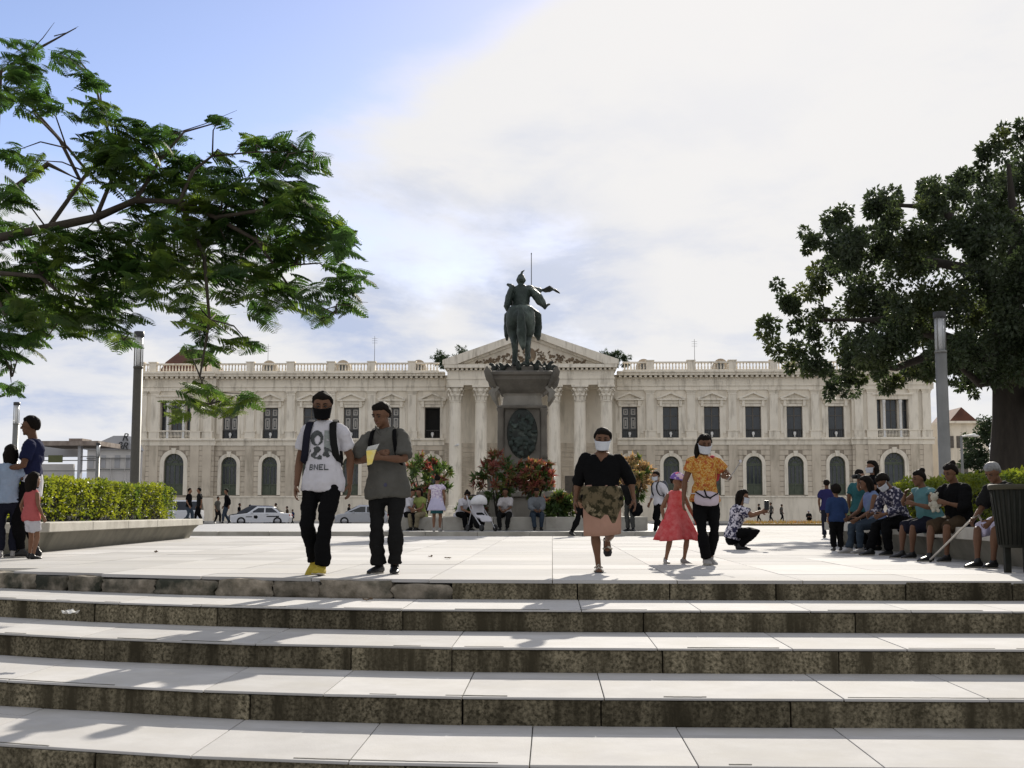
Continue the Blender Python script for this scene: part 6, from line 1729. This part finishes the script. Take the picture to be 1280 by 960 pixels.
# --- girl in red dress, woman in orange
p = G(846, 704.5); h = hgt(846, 704.5, 597)
B = person("little girl in red sleeveless dress and colourful cap walking hand in hand", p, 22, h, dict(feet=((-.13, .02, 0, -10, 0), (.12, .05, .0, 30, -10)), pz=.50, hands=((-.06, .0, -.29), (.12, -.03, -.26))), top=None,
           bottom=None, shoes=C_SHOEG, hair="short", vox=.008, hs=1.28, head=(10, 20, 0), detail=1, cap=(cloth("cap_print", (0.55, 0.50, 0.62), (0.16, 0.10, 0.32), scale=16, lo=.48, hi=.53, c3=(.6, .14, .18), scale3=12, thr3=(.58, .62)), cloth("cap_brim", (0.12, 0.12, 0.35))))
T = B["T"]; hh = B["h"]; m = MB(); vs = []; fs = []; seg = 44; prof = [(.325, .052, .045), (.30, .082, .060), (.27, .098, .070), (.22, .10, .074), (.15, .098, .076), (.12, .105, .085), (.05, .135, .115), (-.03, .17, .145), (-.11, .205, .175), (-.19, .24, .20), (-.235, .255, .21)]
for (z, rx, ry) in prof:
    pp = T(0, 0, z)
    for q in range(seg):
        a_ = 2 * math.pi * q / seg; t = max(0, (.12 - z) / .35); f = 1 + t * .10 * (math.sin(9 * a_) + .6 * math.sin(14 * a_ + 2))
        vs.append(pp + Vector((rx * f * math.cos(a_), ry * f * math.sin(a_), .01 * t * math.sin(3 * a_))) * hh)
for j in range(len(prof) - 1):
    for q in range(seg): fs.append((j * seg + q, (j + 1) * seg + q, (j + 1) * seg + (q + 1) % seg, j * seg + (q + 1) % seg))
m.add(vs, fs, True); o = obj("dress", rumple(m.mesh("dress"), .006, 16, (1, 1, .5)), C_RED, B["root"]); so = o.modifiers.new("t", 'SOLIDIFY'); so.thickness = .006; so.offset = 1
p = G(882, 706); h = hgt(882, 706, 548.5)
B = person("woman in orange patterned blouse with white mask and white waist bag", p, 2, h, dict(feet=((-.005, -.06, 0, 4, 3), (.05, .06, .012, 12, -12)), pz=.52, hands=((-.075, -.02, -.30), (.05, -.15, -.13))),
           top=dict(c=C_ORANGE, sleeve=.5, hem=-.03, mg=.012, sr=1.05, name="blouse"), bottom=dict(kind="legs", c=C_BLACK, mg=.010), shoes=C_SHOEG, hair="side", skin=m_skin2, vox=.008, head=(14, 6, 0), mask=C_MASKW, detail=1, w=.97, palm=(None, (-.3, -.6, .3)), curl=(.4, .9))
T = B["T"]; hh = B["h"]; m = MB()
m.sweep([T(-.07, -.095, .0), T(-.03, -.115, -.008), T(.03, -.115, -.012), T(.075, -.092, -.014)], [(.028 * hh, .055 * hh), (.035 * hh, .058 * hh), (.035 * hh, .058 * hh), (.028 * hh, .05 * hh)], 12, side=(0, 1, 0))
bo = obj("waist_bag", fuse(m, .008, 2, "waist_bag"), cloth("bag_lilac_white", (.45, .39, .44)), B["root"])
m = MB(); m.sweep([T(-.085, -.115, .04), T(-.03, -.156, .0), T(.02, -.158, -.005), T(.085, -.11, .03)], [.006 * hh] * 4, 6); m.sweep([T(-.02, -.13, .055), T(-.01, -.158, .01), T(.02, -.156, -.01)], [.006 * hh] * 3, 6); m.build("bag_trim", C_CHAR, bo)
m = MB(); rx, ry = B["ring"](.03, .022); m.sweep([T(rx / hh * math.cos(t_) , ry / hh * math.sin(t_), .03) for t_ in [i * 2 * math.pi / 20 for i in range(21)]], [(.004 * hh, .012 * hh)] * 21, 6, side=(0, 0, 1)); m.build("bag_belt", C_WHITE, bo)
wq = B["root"].matrix_basis @ (B["wr"][1] + Vector((.03, -.07, .02)))
root = tag(empty("selfie_stick", wq), "thin stick with pale tip held up by the orange bloused woman", "stick")
m = MB(); m.sweep([(-.02, 0, -.05), (.06, 0, .05), (.13, 0, .16)], [.007, .006, .006], 6); m.build("rod", C_SHOEG, root)
m = MB(); m.ell((.135, 0, .17), (.016, .016, .02)); m.build("tip", C_WHITE, root)
rp_ = MB(); rp_.sweep([T(.07, .03, .30), T(.11, .06, .24), T(.10, .07, .15)], [(.03 * hh, .05 * hh), (.035 * hh, .06 * hh), (.03 * hh, .04 * hh)], 10); rp_.build("red_bag", cloth("red_bag", (.35, .05, .06)), B["root"])

# --- squatting woman taking a picture
p = G(921, 687); h = 1.56
B = person("woman squatting in a black and white floral blouse taking a phone picture", p, 82, h, dict(feet=((-.05, -.03, 0, -4, 0), (.05, -.02, .02, 8, -20)), pz=.17, py=.04, hands=((.05, -.26, -.02), (-.02, -.25, -.04))),
           top=dict(c=C_FLORAL, sleeve=.7, hem=-.05, mg=.014, sr=1.15, loose=.01, name="blouse"), bottom=dict(kind="legs", c=C_BLACK, mg=.012), shoes=C_SHOEK, hair="long", vox=.010, lean=14, head=(4, 0, 0), mask=C_MASKW, w=1.0)
q = B["root"].matrix_basis @ (B["wr"][0] + Vector((.0, -.06, .09)))
m = MB(); m.box(-.007, .007, -.04, .04, -.08, .08); o = m.build("phone", C_SHOEK, None, .008); o.location = q; o.rotation_euler = (0, rad(12), rad(80)); tag(o, "dark phone held up by the squatting woman", "phone")

# --- left group
p = G(8, 697); h = hgt(8, 697, 559)
B = person("long haired girl in light blue shirt and dark jeans seen from behind", p, 200, h, STAND, top=dict(c=C_LBLUE, sleeve=.5, hem=-.03, sr=1.2), bottom=dict(kind="legs", c=C_NAVYD, mg=.012), shoes=C_SHOEG, hair="long", vox=.011, head=(4, 0, 0))
p = G(37, 699); h = hgt(37, 699, 597)
B = person("small child in coral pink top and white shorts by the planter", p, 150, h, dict(feet=((-.06, .0, 0, -10, 0), (.07, -.05, 0, 14, 0)), pz=.52, hands=((-.05, -.06, -.28), (.06, -.02, -.29))), top=dict(c=C_PINK, sleeve=0, hem=-.05, loose=.02), bottom=dict(kind="legs", c=C_WHITE, len=.42, mg=.02, name="shorts"), shoes=C_SHOEK, hair="long", hs=1.3, vox=.011)
p = G(27, 699); h = hgt(34, 699, 522.5)
B = person("tall man in navy shirt over a white vest and black trousers facing sideways", p + Vector((-.22, .75, 0)), -84, h * 1.03, dict(feet=((-.05, .03, 0, -6, 0), (.05, -.04, 0, 8, 0)), pz=.52, hands=((.0, -.15, -.17), (.0, -.15, -.17))), top=dict(c=C_NAVY, sleeve=.7, hem=.06, sr=1.1), bottom=dict(kind="legs", c=C_BLACK, mg=.01), shoes=C_SHOEK, hair="short", skin=m_skin2, vox=.011, head=(4, 0, 0), detail=1)
m = MB(); T = B["T"]; zr = [-.09, -.04, .02, .07]; m.sweep([T(0, 0, z) for z in zr], [B["ring"](z, .018) for z in zr], 16, round_ends=False); obj("white_vest", rumple(fuse(m, .011, 2, "white_vest"), .006, 8), C_WHITE, B["root"])

# --- right group
def GP(px, Y, z=0.0): v_ = at(px, 600, Y); return Vector((v_.x, Y, z))
p = G(1035, 672.5); B = person("person in violet blue shirt standing behind the boy in blue", p, 170, 1.42, STAND, top=dict(c=cloth("indigo", (.025, .025, .085)), sleeve=.7, hem=-.04), bottom=dict(kind="legs", c=C_NAVYD), vox=.018, skin=m_skin2)
p = G(1047, 688.5); B = person("boy in dark blue shirt and black trousers standing with his back turned", p, 185, hgt(1047, 688.5, 612), STAND, top=dict(c=C_BLUE, sleeve=1.3, hem=-.06, loose=.015, sr=1.15), bottom=dict(kind="legs", c=C_BLACK, mg=.016), hair="big", hs=1.2, vox=.014, w=1.12)
p = G(1063, 668); B = person("child in pale green top standing beyond the boy in blue", p, 10, hgt(1063, 668, 620), STAND, top=dict(c=C_GREEN, sleeve=.6, hem=-.04), bottom=dict(kind="legs", c=C_BLACK), hs=1.15, vox=.018)
p = GP(1092, 20.9); B = person("woman with long dark hair and white mask holding up a camera", p, -70, 1.46, dict(STAND, hands=((.02, -.15, -.0), (-.02, -.15, -.0))), top=dict(c=C_BLACK, sleeve=.6, hem=-.05), bottom=dict(kind="legs", c=C_BLACK), hair="long", mask=C_MASKW, vox=.012, head=(0, 0, 0), pole_arm=((-.6, .2, -1), (.6, .2, -1)))
q = B["root"].matrix_basis @ ((B["wr"][0] + B["wr"][1]) / 2 + Vector((0, -.1, .04)))
m = MB(); m.box(-.06, .06, -.03, .03, -.035, .04); m.sweep([(0, -.03, 0), (0, -.09, 0)], [.032, .03], 12, round_ends=False); o = m.build("camera_body", C_SHOEK, None, .006); o.name = "photo_camera"; o.location = q; o.rotation_euler = (0, 0, rad(-70)); tag(o, "small black camera held to the masked woman's face", "camera")
p = GP(1074, 21.8); B = person("person in dark teal shirt standing behind the seated violet top woman", p, 160, 1.35, STAND, top=dict(c=C_TEALD, sleeve=.7, hem=-.05), bottom=dict(kind="legs", c=C_BLACK), vox=.015, skin=m_skin2)
def sit_at(px, Y): 
    x = 5.05 + (Y - 12) * .035; return Vector((x + .0, Y, 0))
# seated on the planter wall, facing the plaza (to the left)
sitp = lambda fl=0.0, dz=0.0, hd=None: dict(feet=((-.06, -.28 - fl, 0, -6, 0), (.06, -.25 + fl, 0, 6, 0)), pz=.315 + dz, hands=hd or SIT["hands"])
def seat_x(Y): return 5.05 + .03 * (Y - 12) + .30
B = person("seated woman in violet blue tank top and jeans with long dark hair", GP(1096, 19.4), -78, 1.50, sitp(.02, 0, ((.0, -.19, -.22), (-.01, -.18, -.23))), top=dict(c=C_PURP, sleeve=0, hem=-.05, loose=.01), bottom=dict(kind="legs", c=C_JEAN, mg=.012), shoes=C_SHOEG, hair="long", vox=.012, lean=16, w=1.08, head=(2, -20, 0), detail=1, skin=m_skin2)
B = person("seated man with white mask and dark plaid shirt leaning over his lap", GP(1126, 18.6), -66, 1.60, sitp(.04), top=dict(c=C_PLAID, sleeve=1.7, hem=-.05, sr=1.15), bottom=dict(kind="legs", c=C_BLACK, mg=.016), hair="full", vox=.012, lean=24, head=(34, 0, 0), mask=C_MASKW, detail=1, skin=m_skin2)
B = person("seated woman in teal top and dark skirt with hair bun eating", GP(1163, 17.4), -74, 1.52, sitp(0, 0, ((.04, -.15, -.01), (.0, -.17, -.1))), top=dict(c=C_TEAL, sleeve=.15, hem=-.06, sr=1.15, loose=.015), bottom=dict(kind="legs", c=C_NAVYD, len=.52, mg=.03, name="skirt"), shoes=C_SHOEK, hair="bun", vox=.012, w=1.22, belly=.02, lean=14, head=(6, 0, 0), detail=1, skin=m_skin2)
B = person("seated person in black clothes holding a pale soft toy before the hedge", GP(1198, 16.3), -60, 1.57, sitp(.02, 0, ((.02, -.18, -.1), (-.04, -.17, -.12))), top=dict(c=C_BLACK, sleeve=1.4, hem=-.08, sr=1.25, loose=.02), bottom=dict(kind="legs", c=C_BROWN, len=.5, mg=.03, name="skirt"), hair="bun", vox=.012, w=1.15, lean=8, head=(16, 0, 0), skin=m_skin2, detail=1)
q = B["root"].matrix_basis @ ((B["wr"][0] + B["wr"][1]) / 2 + Vector((0, -.09, 0)))
m = MB(); m.ell((0, 0, -.05), (.06, .055, .07)); m.ell((0, 0, .06), (.05, .045, .05))
for s in (-1, 1): m.ell((s * .04, 0, .11), (.02, .015, .02)); m.ell((s * .065, -.02, -.03), (.02, .03, .03)); m.ell((s * .03, -.04, -.11), (.025, .035, .025))
o = obj("soft_toy", rumple(fuse(m, .008, 2, "soft_toy"), .005, 40), cloth("cream_plush", (.36, .34, .28)), None, loc=q); tag(o, "pale cream soft toy in the lap of the person in black", "soft toy")
B = person("grey haired man in dark shirt and lavender shorts sitting with a cane", GP(1260, 14.5), -62, 1.54, sitp(.0, 0, ((.02, -.2, -.23), (-.01, -.2, -.24))), top=dict(c=C_CHAR, sleeve=.9, hem=-.06, sr=1.2, loose=.015), bottom=dict(kind="legs", c=C_LAV, len=.46, mg=.03, name="shorts"), shoes=C_SHOEK, hair="full", hairm=m_hairg, vox=.012, lean=18, head=(24, 10, 0), w=1.05, curl=(.8, .8), detail=1, skin=m_skin2)
hand_w = B["root"].matrix_basis @ B["wr"][0]
ctop = hand_w + Vector((.0, -.02, .03)); ctip = G(1163, 703)
root = tag(empty("walking_cane", (ctip.x, ctip.y, 0)), "pale wooden cane slanting from the seated old man to the ground", "cane")
m = MB(); m.sweep([Vector((0, 0, .035)), (ctop - root.location) * .97], [.013, .013], 8); m.build("stick", mat("cane_wood", (.45, .42, .36), (.38, .35, .3), rough=.5), root)
m = MB(); m.sweep([Vector((0, 0, .0)), Vector((.006, 0, .05))], [.016, .017], 8); m.build("rubber_tip", C_SHOEK, root)
m = MB(); e_ = (ctop - root.location); m.sweep([e_ * .96, e_ * 1.0, e_ + Vector((.06, .02, .02)), e_ + Vector((.09, .03, -.03))], [.013] * 4, 8); m.build("crook", mat("cane_wood", (.45, .42, .36)), root)

# --- round the monument
KZ = .105
def S(px, Y, z=KZ): v_ = at(px, 640, Y); return Vector((v_.x, Y, z))
B = person("woman in white printed top and lilac layered skirt seen from behind", S(546, 34.2), 172, 1.52, STAND, top=dict(c=C_LILAC, sleeve=.3, hem=-.02, sr=1.2), bottom=dict(kind="skirt", c=C_LAV, z=.38, flare=.05, fold=.08), shoes=C_SHOEG, hair="bun", vox=.018, w=1.12, head=(16, 0, 0))
m = MB(); T = B["T"]; m.sweep([T(0, 0, -.08), T(0, 0, -.2)], [(.115 * 1.52, .09 * 1.52), (.12 * 1.52, .095 * 1.52)], 14, round_ends=False); m.build("teal_underskirt", C_TEALD, B["root"])
B = person("man in pale shirt with grey backpack walking sideways past the flower bed", S(824, 35.2, 0), -62, 1.78, walk(.12, .04), top=dict(c=C_WHITE, sleeve=1.5, hem=-.04, sr=1.1), bottom=dict(kind="legs", c=C_BLACK), mask=C_MASKW, vox=.018, head=(8, 10, 0), lean=4)
strap(B, 1, C_CHAR); strap(B, -1, C_CHAR); pack(B, cloth("slate", (.09, .10, .12)))
MWY = 40.2 - 3.75                                              # front face of the seat wall
def seat_mon(px, label, top, bot, face=0, h=1.6, lean=10, **k):
    return person(label, S(px, MWY + .18), face, h, dict(feet=((-.06, -.26, 0, -8, 0), (.06, -.24, 0, 8, 0)), pz=.29, hands=k.pop("hands", ((.05, -.2, -.2), (-.05, -.2, -.2)))), top=top, bottom=bot, vox=.018, lean=lean, **k)
seat_mon(633, "person in pale shirt and black trousers sitting on the monument wall below red leaves", dict(c=cloth("pale_grey", (.38, .36, .36)), sleeve=.8, hem=-.05), dict(kind="legs", c=C_CHAR, mg=.015), face=-10, skin=m_skin2)
seat_mon(670, "person in grey jacket sitting hunched on the monument wall with arms folded", dict(c=cloth("slate_grey", (.13, .14, .15)), sleeve=1.8, hem=-.05, sr=1.2), dict(kind="legs", c=C_JEAN, mg=.015), face=8, w=1.12, head=(14, 0, 0), skin=m_skin2)
seat_mon(508, "person in white shirt and dark trousers sitting beside the grey polo man", dict(c=C_WHITE, sleeve=.8, hem=-.05), dict(kind="legs", c=C_BLACK, mg=.015), face=60, lean=16)
seat_mon(527, "person in lime green top sitting under the green croton bush", dict(c=C_YEL, sleeve=.5, hem=-.05), dict(kind="legs", c=C_KHAKI, mg=.015), face=-30, hair="long")
seat_mon(575, "woman in white and black clothes bending over beside the pushchair", dict(c=C_WHITE, sleeve=.6, hem=-.05), dict(kind="legs", c=C_BLACK, mg=.02), face=40, lean=30, hair="bun", head=(20, 0, 0))
B = person("person in dark brown jacket walking behind the woman in black", S(724, 33.2, 0), 60, 1.72, walk(.11, .02), top=dict(c=C_BROWN, sleeve=1.8, hem=-.06), bottom=dict(kind="legs", c=C_BLACK), vox=.018)
B = person("person in dark clothes bending with a black bag beside the tan bush", S(788, 35.4), -40, 1.6, STAND, top=dict(c=C_CHAR, sleeve=1.6, hem=-.05), bottom=dict(kind="legs", c=cloth("dull_grey", (.07, .07, .065))), vox=.018, lean=26, skin=m_skin2)
q = S(801, 35.2); m = MB(); m.sweep([(0, 0, .48), (0, 0, .55), (0, 0, .72), (0, 0, .76)], [(.12, .08), (.19, .11), (.17, .1), (.1, .05)], 12)
m.sweep([(-.1, 0, .74), (-.06, 0, .86), (.06, 0, .86), (.1, 0, .74)], [.012] * 4, 6); o = obj("shoulder_bag", fuse(m, .014, 1, "shoulder_bag"), C_BLACK, None, loc=(q.x - .12, q.y, .1)); tag(o, "black shoulder bag held by the bending person near the tan bush", "bag")
# pushchair
pp = S(600, 34.6)
st = tag(empty("pushchair", pp, rad(35)), "white and black pushchair with hood standing before the seat wall", "pushchair")
m_fr = mat("pushchair_frame", (.42, .42, .43), (.35, .35, .36), rough=.35, metal=.6)
for s in (-1, 1):
    m = MB(); m.sweep([(s * .22, .35, .98), (s * .22, .15, .62), (s * .22, -.2, .32), (s * .2, -.45, .1)], [.017] * 4, 8); m.build("frame_tube", m_fr, st)
    m = MB(); m.sweep([(s * .22, .1, .55), (s * .22, .28, .1)], [.015] * 2, 8); m.build("rear_strut", m_fr, st)
    for yy in (-.45, .28):
        w_ = MB(); w_.lathe([(.06, -.02), (.09, -.025), (.1, 0), (.09, .025), (.06, .02)], seg=16); w_.v = [(z + s * .22, x + yy, y + .1) for x, y, z in w_.v]; w_.build("wheel", C_SHOEK, st)
m = MB(); m.sweep([(-.22, .36, .99), (0, .39, 1.01), (.22, .36, .99)], [.02] * 3, 8); m.build("handle", C_SHOEK, st)
m = MB(); m.sweep([(0, .16, .78), (0, .1, .5), (0, -.05, .4), (0, -.28, .38), (0, -.36, .28)], [(.2, .05), (.21, .06), (.21, .07), (.2, .05), (.18, .03)], 12); obj("seat", rumple(fuse(m, .014, 2, "seat"), .008, 9), C_WHITE, st)
m = MB(); m.ell((0, .08, .78), (.23, .3, .22), Matrix.Rotation(rad(-25), 3, 'X'), 16, 10); m.v = [(x, y, max(z, .74)) for x, y, z in m.v]; m.build("hood", cloth("hood_white", (.6, .6, .6)), st)
m = MB(); m.sweep([(0, .05, .38), (0, .05, .2)], [(.19, .2), (.16, .16)], 10); m.build("basket", C_CHAR, st)

# --- passers-by towards the street
def far_p(px, Y, h, label, tc_, bc, face, z=0.0, pose=None, **k):
    v_ = at(px, 640, Y); return person(label, Vector((v_.x, Y, z)), face, h, pose or walk(.1, .02), top=dict(c=tc_, sleeve=k.pop("sleeve", .8), hem=-.04), bottom=dict(kind="legs", c=bc), vox=.03, **k)
far_p(236, 58, 1.66, "passer-by in black shirt nearest the far end of the left planter", C_BLACK, C_JEAN, 80, KZ)
far_p(249, 59, 1.70, "passer-by in black with a green vest near the planter's far end", C_CHAR, C_BLACK, -80, KZ)
m = MB()
far_p(283, 59, 1.64, "passer-by in black long sleeves in front of the white sedan's bonnet", C_BLACK, C_JEAN, -70, KZ, sleeve=1.8)
far_p(272, 60, 1.30, "shorter passer-by in grey shirt left of the white sedan", C_GREY, C_CHAR, 60, KZ)
far_p(299, 100, 1.7, "pedestrian in black behind the dark car roof", C_BLACK, C_BLACK, 90, -.32)
far_p(312, 101, 1.6, "pedestrian in navy beside another behind the dark car", C_NAVY, C_BLACK, 90, -.32)
far_p(345, 100, 1.7, "pedestrian in charcoal shirt behind the white sedan's boot", C_CHAR, C_BLACK, -90, -.32)
far_p(359, 96, 1.45, "pedestrian in brown jacket past the white sedan's tail", C_BROWN, C_BLACK, -90, -.32)
far_p(366, 97, 1.2, "small pedestrian in blue past the white sedan's tail", C_BLUE, C_BLACK, -60, -.32)
far_p(436, 101, 1.65, "pedestrian in black behind the silver hatchback's roof", C_BLACK, C_BLACK, 90, -.32)
far_p(949, 113, 1.62, "distant woman in black walking along the palace wall", C_BLACK, C_BLACK, -90, -.2)
far_p(964, 114, 1.75, "distant person in grey walking along the palace wall", C_GREY, C_CHAR, -80, -.2)
v_ = at(1011, 640, 112); person("distant person in white cap squatting before the palace wall", Vector((v_.x, 112, -.2)), 0, 1.6, dict(feet=((-.07, -.05, 0, -8, 0), (.07, -.05, 0, 8, 0)), pz=.16, py=.05, hands=((.03, -.2, -.15), (-.03, -.2, -.15))), top=dict(c=C_CHAR, sleeve=1.5, hem=-.04), bottom=dict(kind="legs", c=C_BLACK), vox=.03, cap=(C_WHITE, C_WHITE))
far_p(963 + 14, 116, 1.6, "distant woman in pale shirt by the palace arches", C_GREY, C_BLACK, 90, -.2)

# ------------------------------------------------------------------ cars
m_tyre = mat("tyre", (.015, .015, .015), rough=.9); m_rim = mat("rim", (.35, .35, .36), rough=.35, metal=.7); m_cglass = glass("car_glass", (.012, .014, .016), .06)
m_tail = mat("tail_light", (.35, .02, .02), rough=.3); m_head = mat("head_light", (.7, .7, .68), rough=.15)
def car(label, px, Y, face, paint, prof, roof, L, marks=False, z=-.32):
    v_ = at(px, 640, Y); root = tag(empty("parked_car", (v_.x, Y, z), rad(face)), label, "car", "cars on the street before the palace")
    W = .84
    def shell(poly, half, inset, name, m, topz):
        mb = MB(); vs = []; n = len(poly); rings = [(-1, 1.0), (-.93, 1.0)] 
        ys = [(-half, .94), (-half + .10, 1.0), (half - .10, 1.0), (half, .94)]
        for y, sc in ys:
            for x, zz_ in poly:
                t = max(0, (zz_ - .75) / .7); yy = y * (1 - inset * t); vs.append((x * (1 - (1 - sc) * .25), yy, .18 + (zz_ - .18) * (1 - (1 - sc) * .35)))
        fs = [tuple(range(n)), tuple(range(4 * n - 1, 3 * n - 1, -1))]
        for r_ in range(3):
            for i in range(n): fs.append((r_ * n + i, (r_ + 1) * n + i, (r_ + 1) * n + (i + 1) % n, r_ * n + (i + 1) % n))
        mb.add(vs, fs); return mb.build(name, m, root, bevel=.03)
    body = shell(prof, W, .0, "body", paint, 1)
    cab = shell(roof, W - .03, .22, "cabin", paint, 1)
    # windows: dark panes standing 8 mm off the cabin sides
    x0, x1, x2, x3 = roof[0][0], roof[1][0], roof[2][0], roof[3][0]; zb, zt = roof[0][1] + .06, roof[2][1] - .09
    def side_pane(xa, xb, xc, xd):
        for s in (-1, 1):
            mb = MB(); yb = s * ((W - .03) * (1 - .22 * max(0, (zb - .75) / .7)) + .008); yt = s * ((W - .03) * (1 - .22 * max(0, (zt - .75) / .7)) + .008)
            mb.add([(xa, yb, zb), (xb, yb, zb), (xc, yt, zt), (xd, yt, zt)], [(0, 1, 2, 3) if s < 0 else (3, 2, 1, 0)]); o = mb.build("window", m_cglass, root); so = o.modifiers.new("t", 'SOLIDIFY'); so.thickness = .012
    xm = (x0 + x1) / 2 + .05
    side_pane(min(x0, x3) + .28, xm - .05, xm - .05, x3 + .12); side_pane(xm + .05, max(x0, x1) - .25, x2 - .1, xm + .05)
    for (xa, za, xb, zb2) in ((x0, roof[0][1], x3, roof[3][1]), (x1, roof[1][1], x2, roof[2][1])):
        mb = MB(); sg = -1 if xa < xm else 1; f = lambda t: (xa + (xb - xa) * t + sg * .02, za + (zb2 - za) * t); (p0, q0), (p1, q1) = f(.12), f(.88)
        mb.add([(p0, -W + .14, q0), (p0, W - .14, q0), (p1, W - .26, q1), (p1, -W + .26, q1)], [(0, 1, 2, 3)]); o = mb.build("windscreen", m_cglass, root); so = o.modifiers.new("t", 'SOLIDIFY'); so.thickness = .015; so.offset = 0
    for x in (-L * .31, L * .30):
        for s in (-1, 1):
            w_ = MB(); w_.lathe([(.20, -.1), (.30, -.1), (.32, -.07), (.32, .07), (.30, .1), (.20, .1)], seg=20); w_.v = [(a_ + x, c_ + s * (W - .07), b_ + .32) for a_, b_, c_ in w_.v]; wo = w_.build("wheel", m_tyre, root)
            w_ = MB(); w_.lathe([(.05, -.02), (.2, -.01), (.21, .02), (.05, .03)], seg=14); w_.v = [(a_ + x, c_ + s * (W + .02), b_ + .32) for a_, b_, c_ in w_.v]; w_.build("rim", m_rim, wo)
    for s in (-1, 1):
        mb = MB(); mb.box(-L / 2 - .01, -L / 2 + .15, s * .6 - .16, s * .6 + .16, .62, .76); mb.build("headlight", m_head, root, .02)
        mb = MB(); mb.box(L / 2 - .12, L / 2 + .01, s * .6 - .16, s * .6 + .16, .68, .84); mb.build("tail_light", m_tail, root, .02)
        mb = MB(); mb.box(-.62, -.48, s * (W + .06) - .07, s * (W + .06) + .07, .92, 1.03); mb.build("mirror", paint, root, .02)
        mb = MB(); mb.box(xm + .12, xm + .28, s * (W + .008) - .012, s * (W + .008) + .012, .82, .86); mb.build("door_handle", m_rim, root)
    if marks:
        for s in (-1, 1):
            mb = MB(); mb.prism([(-.42, .55), (-.22, .50), (-.12, .62), (-.2, .76), (-.42, .74)], s * (W + .006) - .004, s * (W + .006) + .004); mb.build("door_emblem", C_CHAR, root)
            mb = MB(); mb.box(-1.0, -.55, s * (W + .006) - .004, s * (W + .006) + .004, .62, .68); mb.box(.5, 1.4, s * (W + .006) - .004, s * (W + .006) + .004, .64, .72); mb.build("side_stripe", C_CHAR, root)
    return root
sedan = [(-2.15, .22), (2.1, .24), (2.17, .6), (2.12, .88), (1.35, .95), (-.75, .93), (-1.9, .78), (-2.15, .68)]
sroof = [(-.95, .9), (1.55, .92), (.95, 1.38), (-.25, 1.40)]
hatch = [(-1.9, .22), (1.88, .26), (1.95, .6), (1.9, .95), (1.5, 1.0), (-.9, .96), (-1.75, .80), (-1.92, .62)]
hroof = [(-1.25, .93), (1.88, .95), (1.45, 1.48), (-.15, 1.52)]
van = [(-2.3, .25), (2.3, .25), (2.33, .7), (2.3, 1.1), (1.5, 1.12), (-1.2, 1.1), (-2.2, .9), (-2.35, .6)]
vroof = [(-1.7, 1.08), (2.28, 1.08), (2.15, 1.85), (-.8, 1.88)]
m_pw = mat("car_paint_white", (.62, .63, .66), (.58, .59, .62), rough=.25, spec=.5, coat=.5); m_ps = mat("car_paint_silver", (.38, .39, .42), (.36, .37, .40), rough=.28, metal=.5, coat=.5); m_pd = mat("car_paint_dark", (.02, .022, .026), rough=.2, coat=.6)
car("white sedan with dark door emblem parked in front of the palace", 327, 91, 4, m_pw, sedan, sroof, 4.3, True)
car("dark car mostly hidden behind the white sedan", 318, 96.5, 2, m_pd, hatch, hroof, 3.9)
car("silver hatchback between the two young men's legs", 452, 92, 6, m_ps, hatch, hroof, 3.9)
car("white van half hidden behind the planter's end", 213, 91, 5, m_pw, van, vroof, 4.6)
# ------------------------------------------------------------------ litter
rl_ = random.Random(6)
m_paper = mat("paper_scrap", (.6, .59, .56), (.5, .49, .46), rough=.9); m_dleaf = mat("dry_leaf", (.10, .06, .03), (.06, .04, .02), rough=.9)
for (px_, py_, z_, lb, kd) in ((88, 768, -.18, "crumpled white paper scrap lying against a riser under the rubble stones", "p"), (1247, 836, -.54, "flat white paper scrap on the tread near the litter bin side", "p"),
                               (538, 697, 0, "curled dry leaf lying on the plaza between the walkers", "l"), (560, 699, 0, "small brown leaf beside the curled dry leaf on the plaza", "l"), (460, 752, -.18, "dry leaf on the highest tread below the two young men", "l"), (195, 691, 0, "dry leaf on the plaza beside the planter wall", "l")):
    q_ = gnd(px_, py_, z_); bm = bmesh.new(); bmesh.ops.create_grid(bm, x_segments=5, y_segments=5, size=.06 if kd == "p" else .045)
    for v in bm.verts: v.co.z = .022 + .03 * noise.noise(v.co * 22 + Vector((px_, 0, 0))); v.co.y *= .6 if kd == "l" else .8
    me_ = bpy.data.meshes.new("litter"); bm.to_mesh(me_); bm.free()
    o = obj("paper_scrap" if kd == "p" else "fallen_leaf", me_, m_paper if kd == "p" else m_dleaf, None, loc=q_); o.rotation_euler = (0, 0, rl_.uniform(0, 3)); so = o.modifiers.new("t", 'SOLIDIFY'); so.thickness = .002
    tag(o, lb, "litter" if kd == "p" else "leaf")
bpy.data.scenes.remove(TMP)
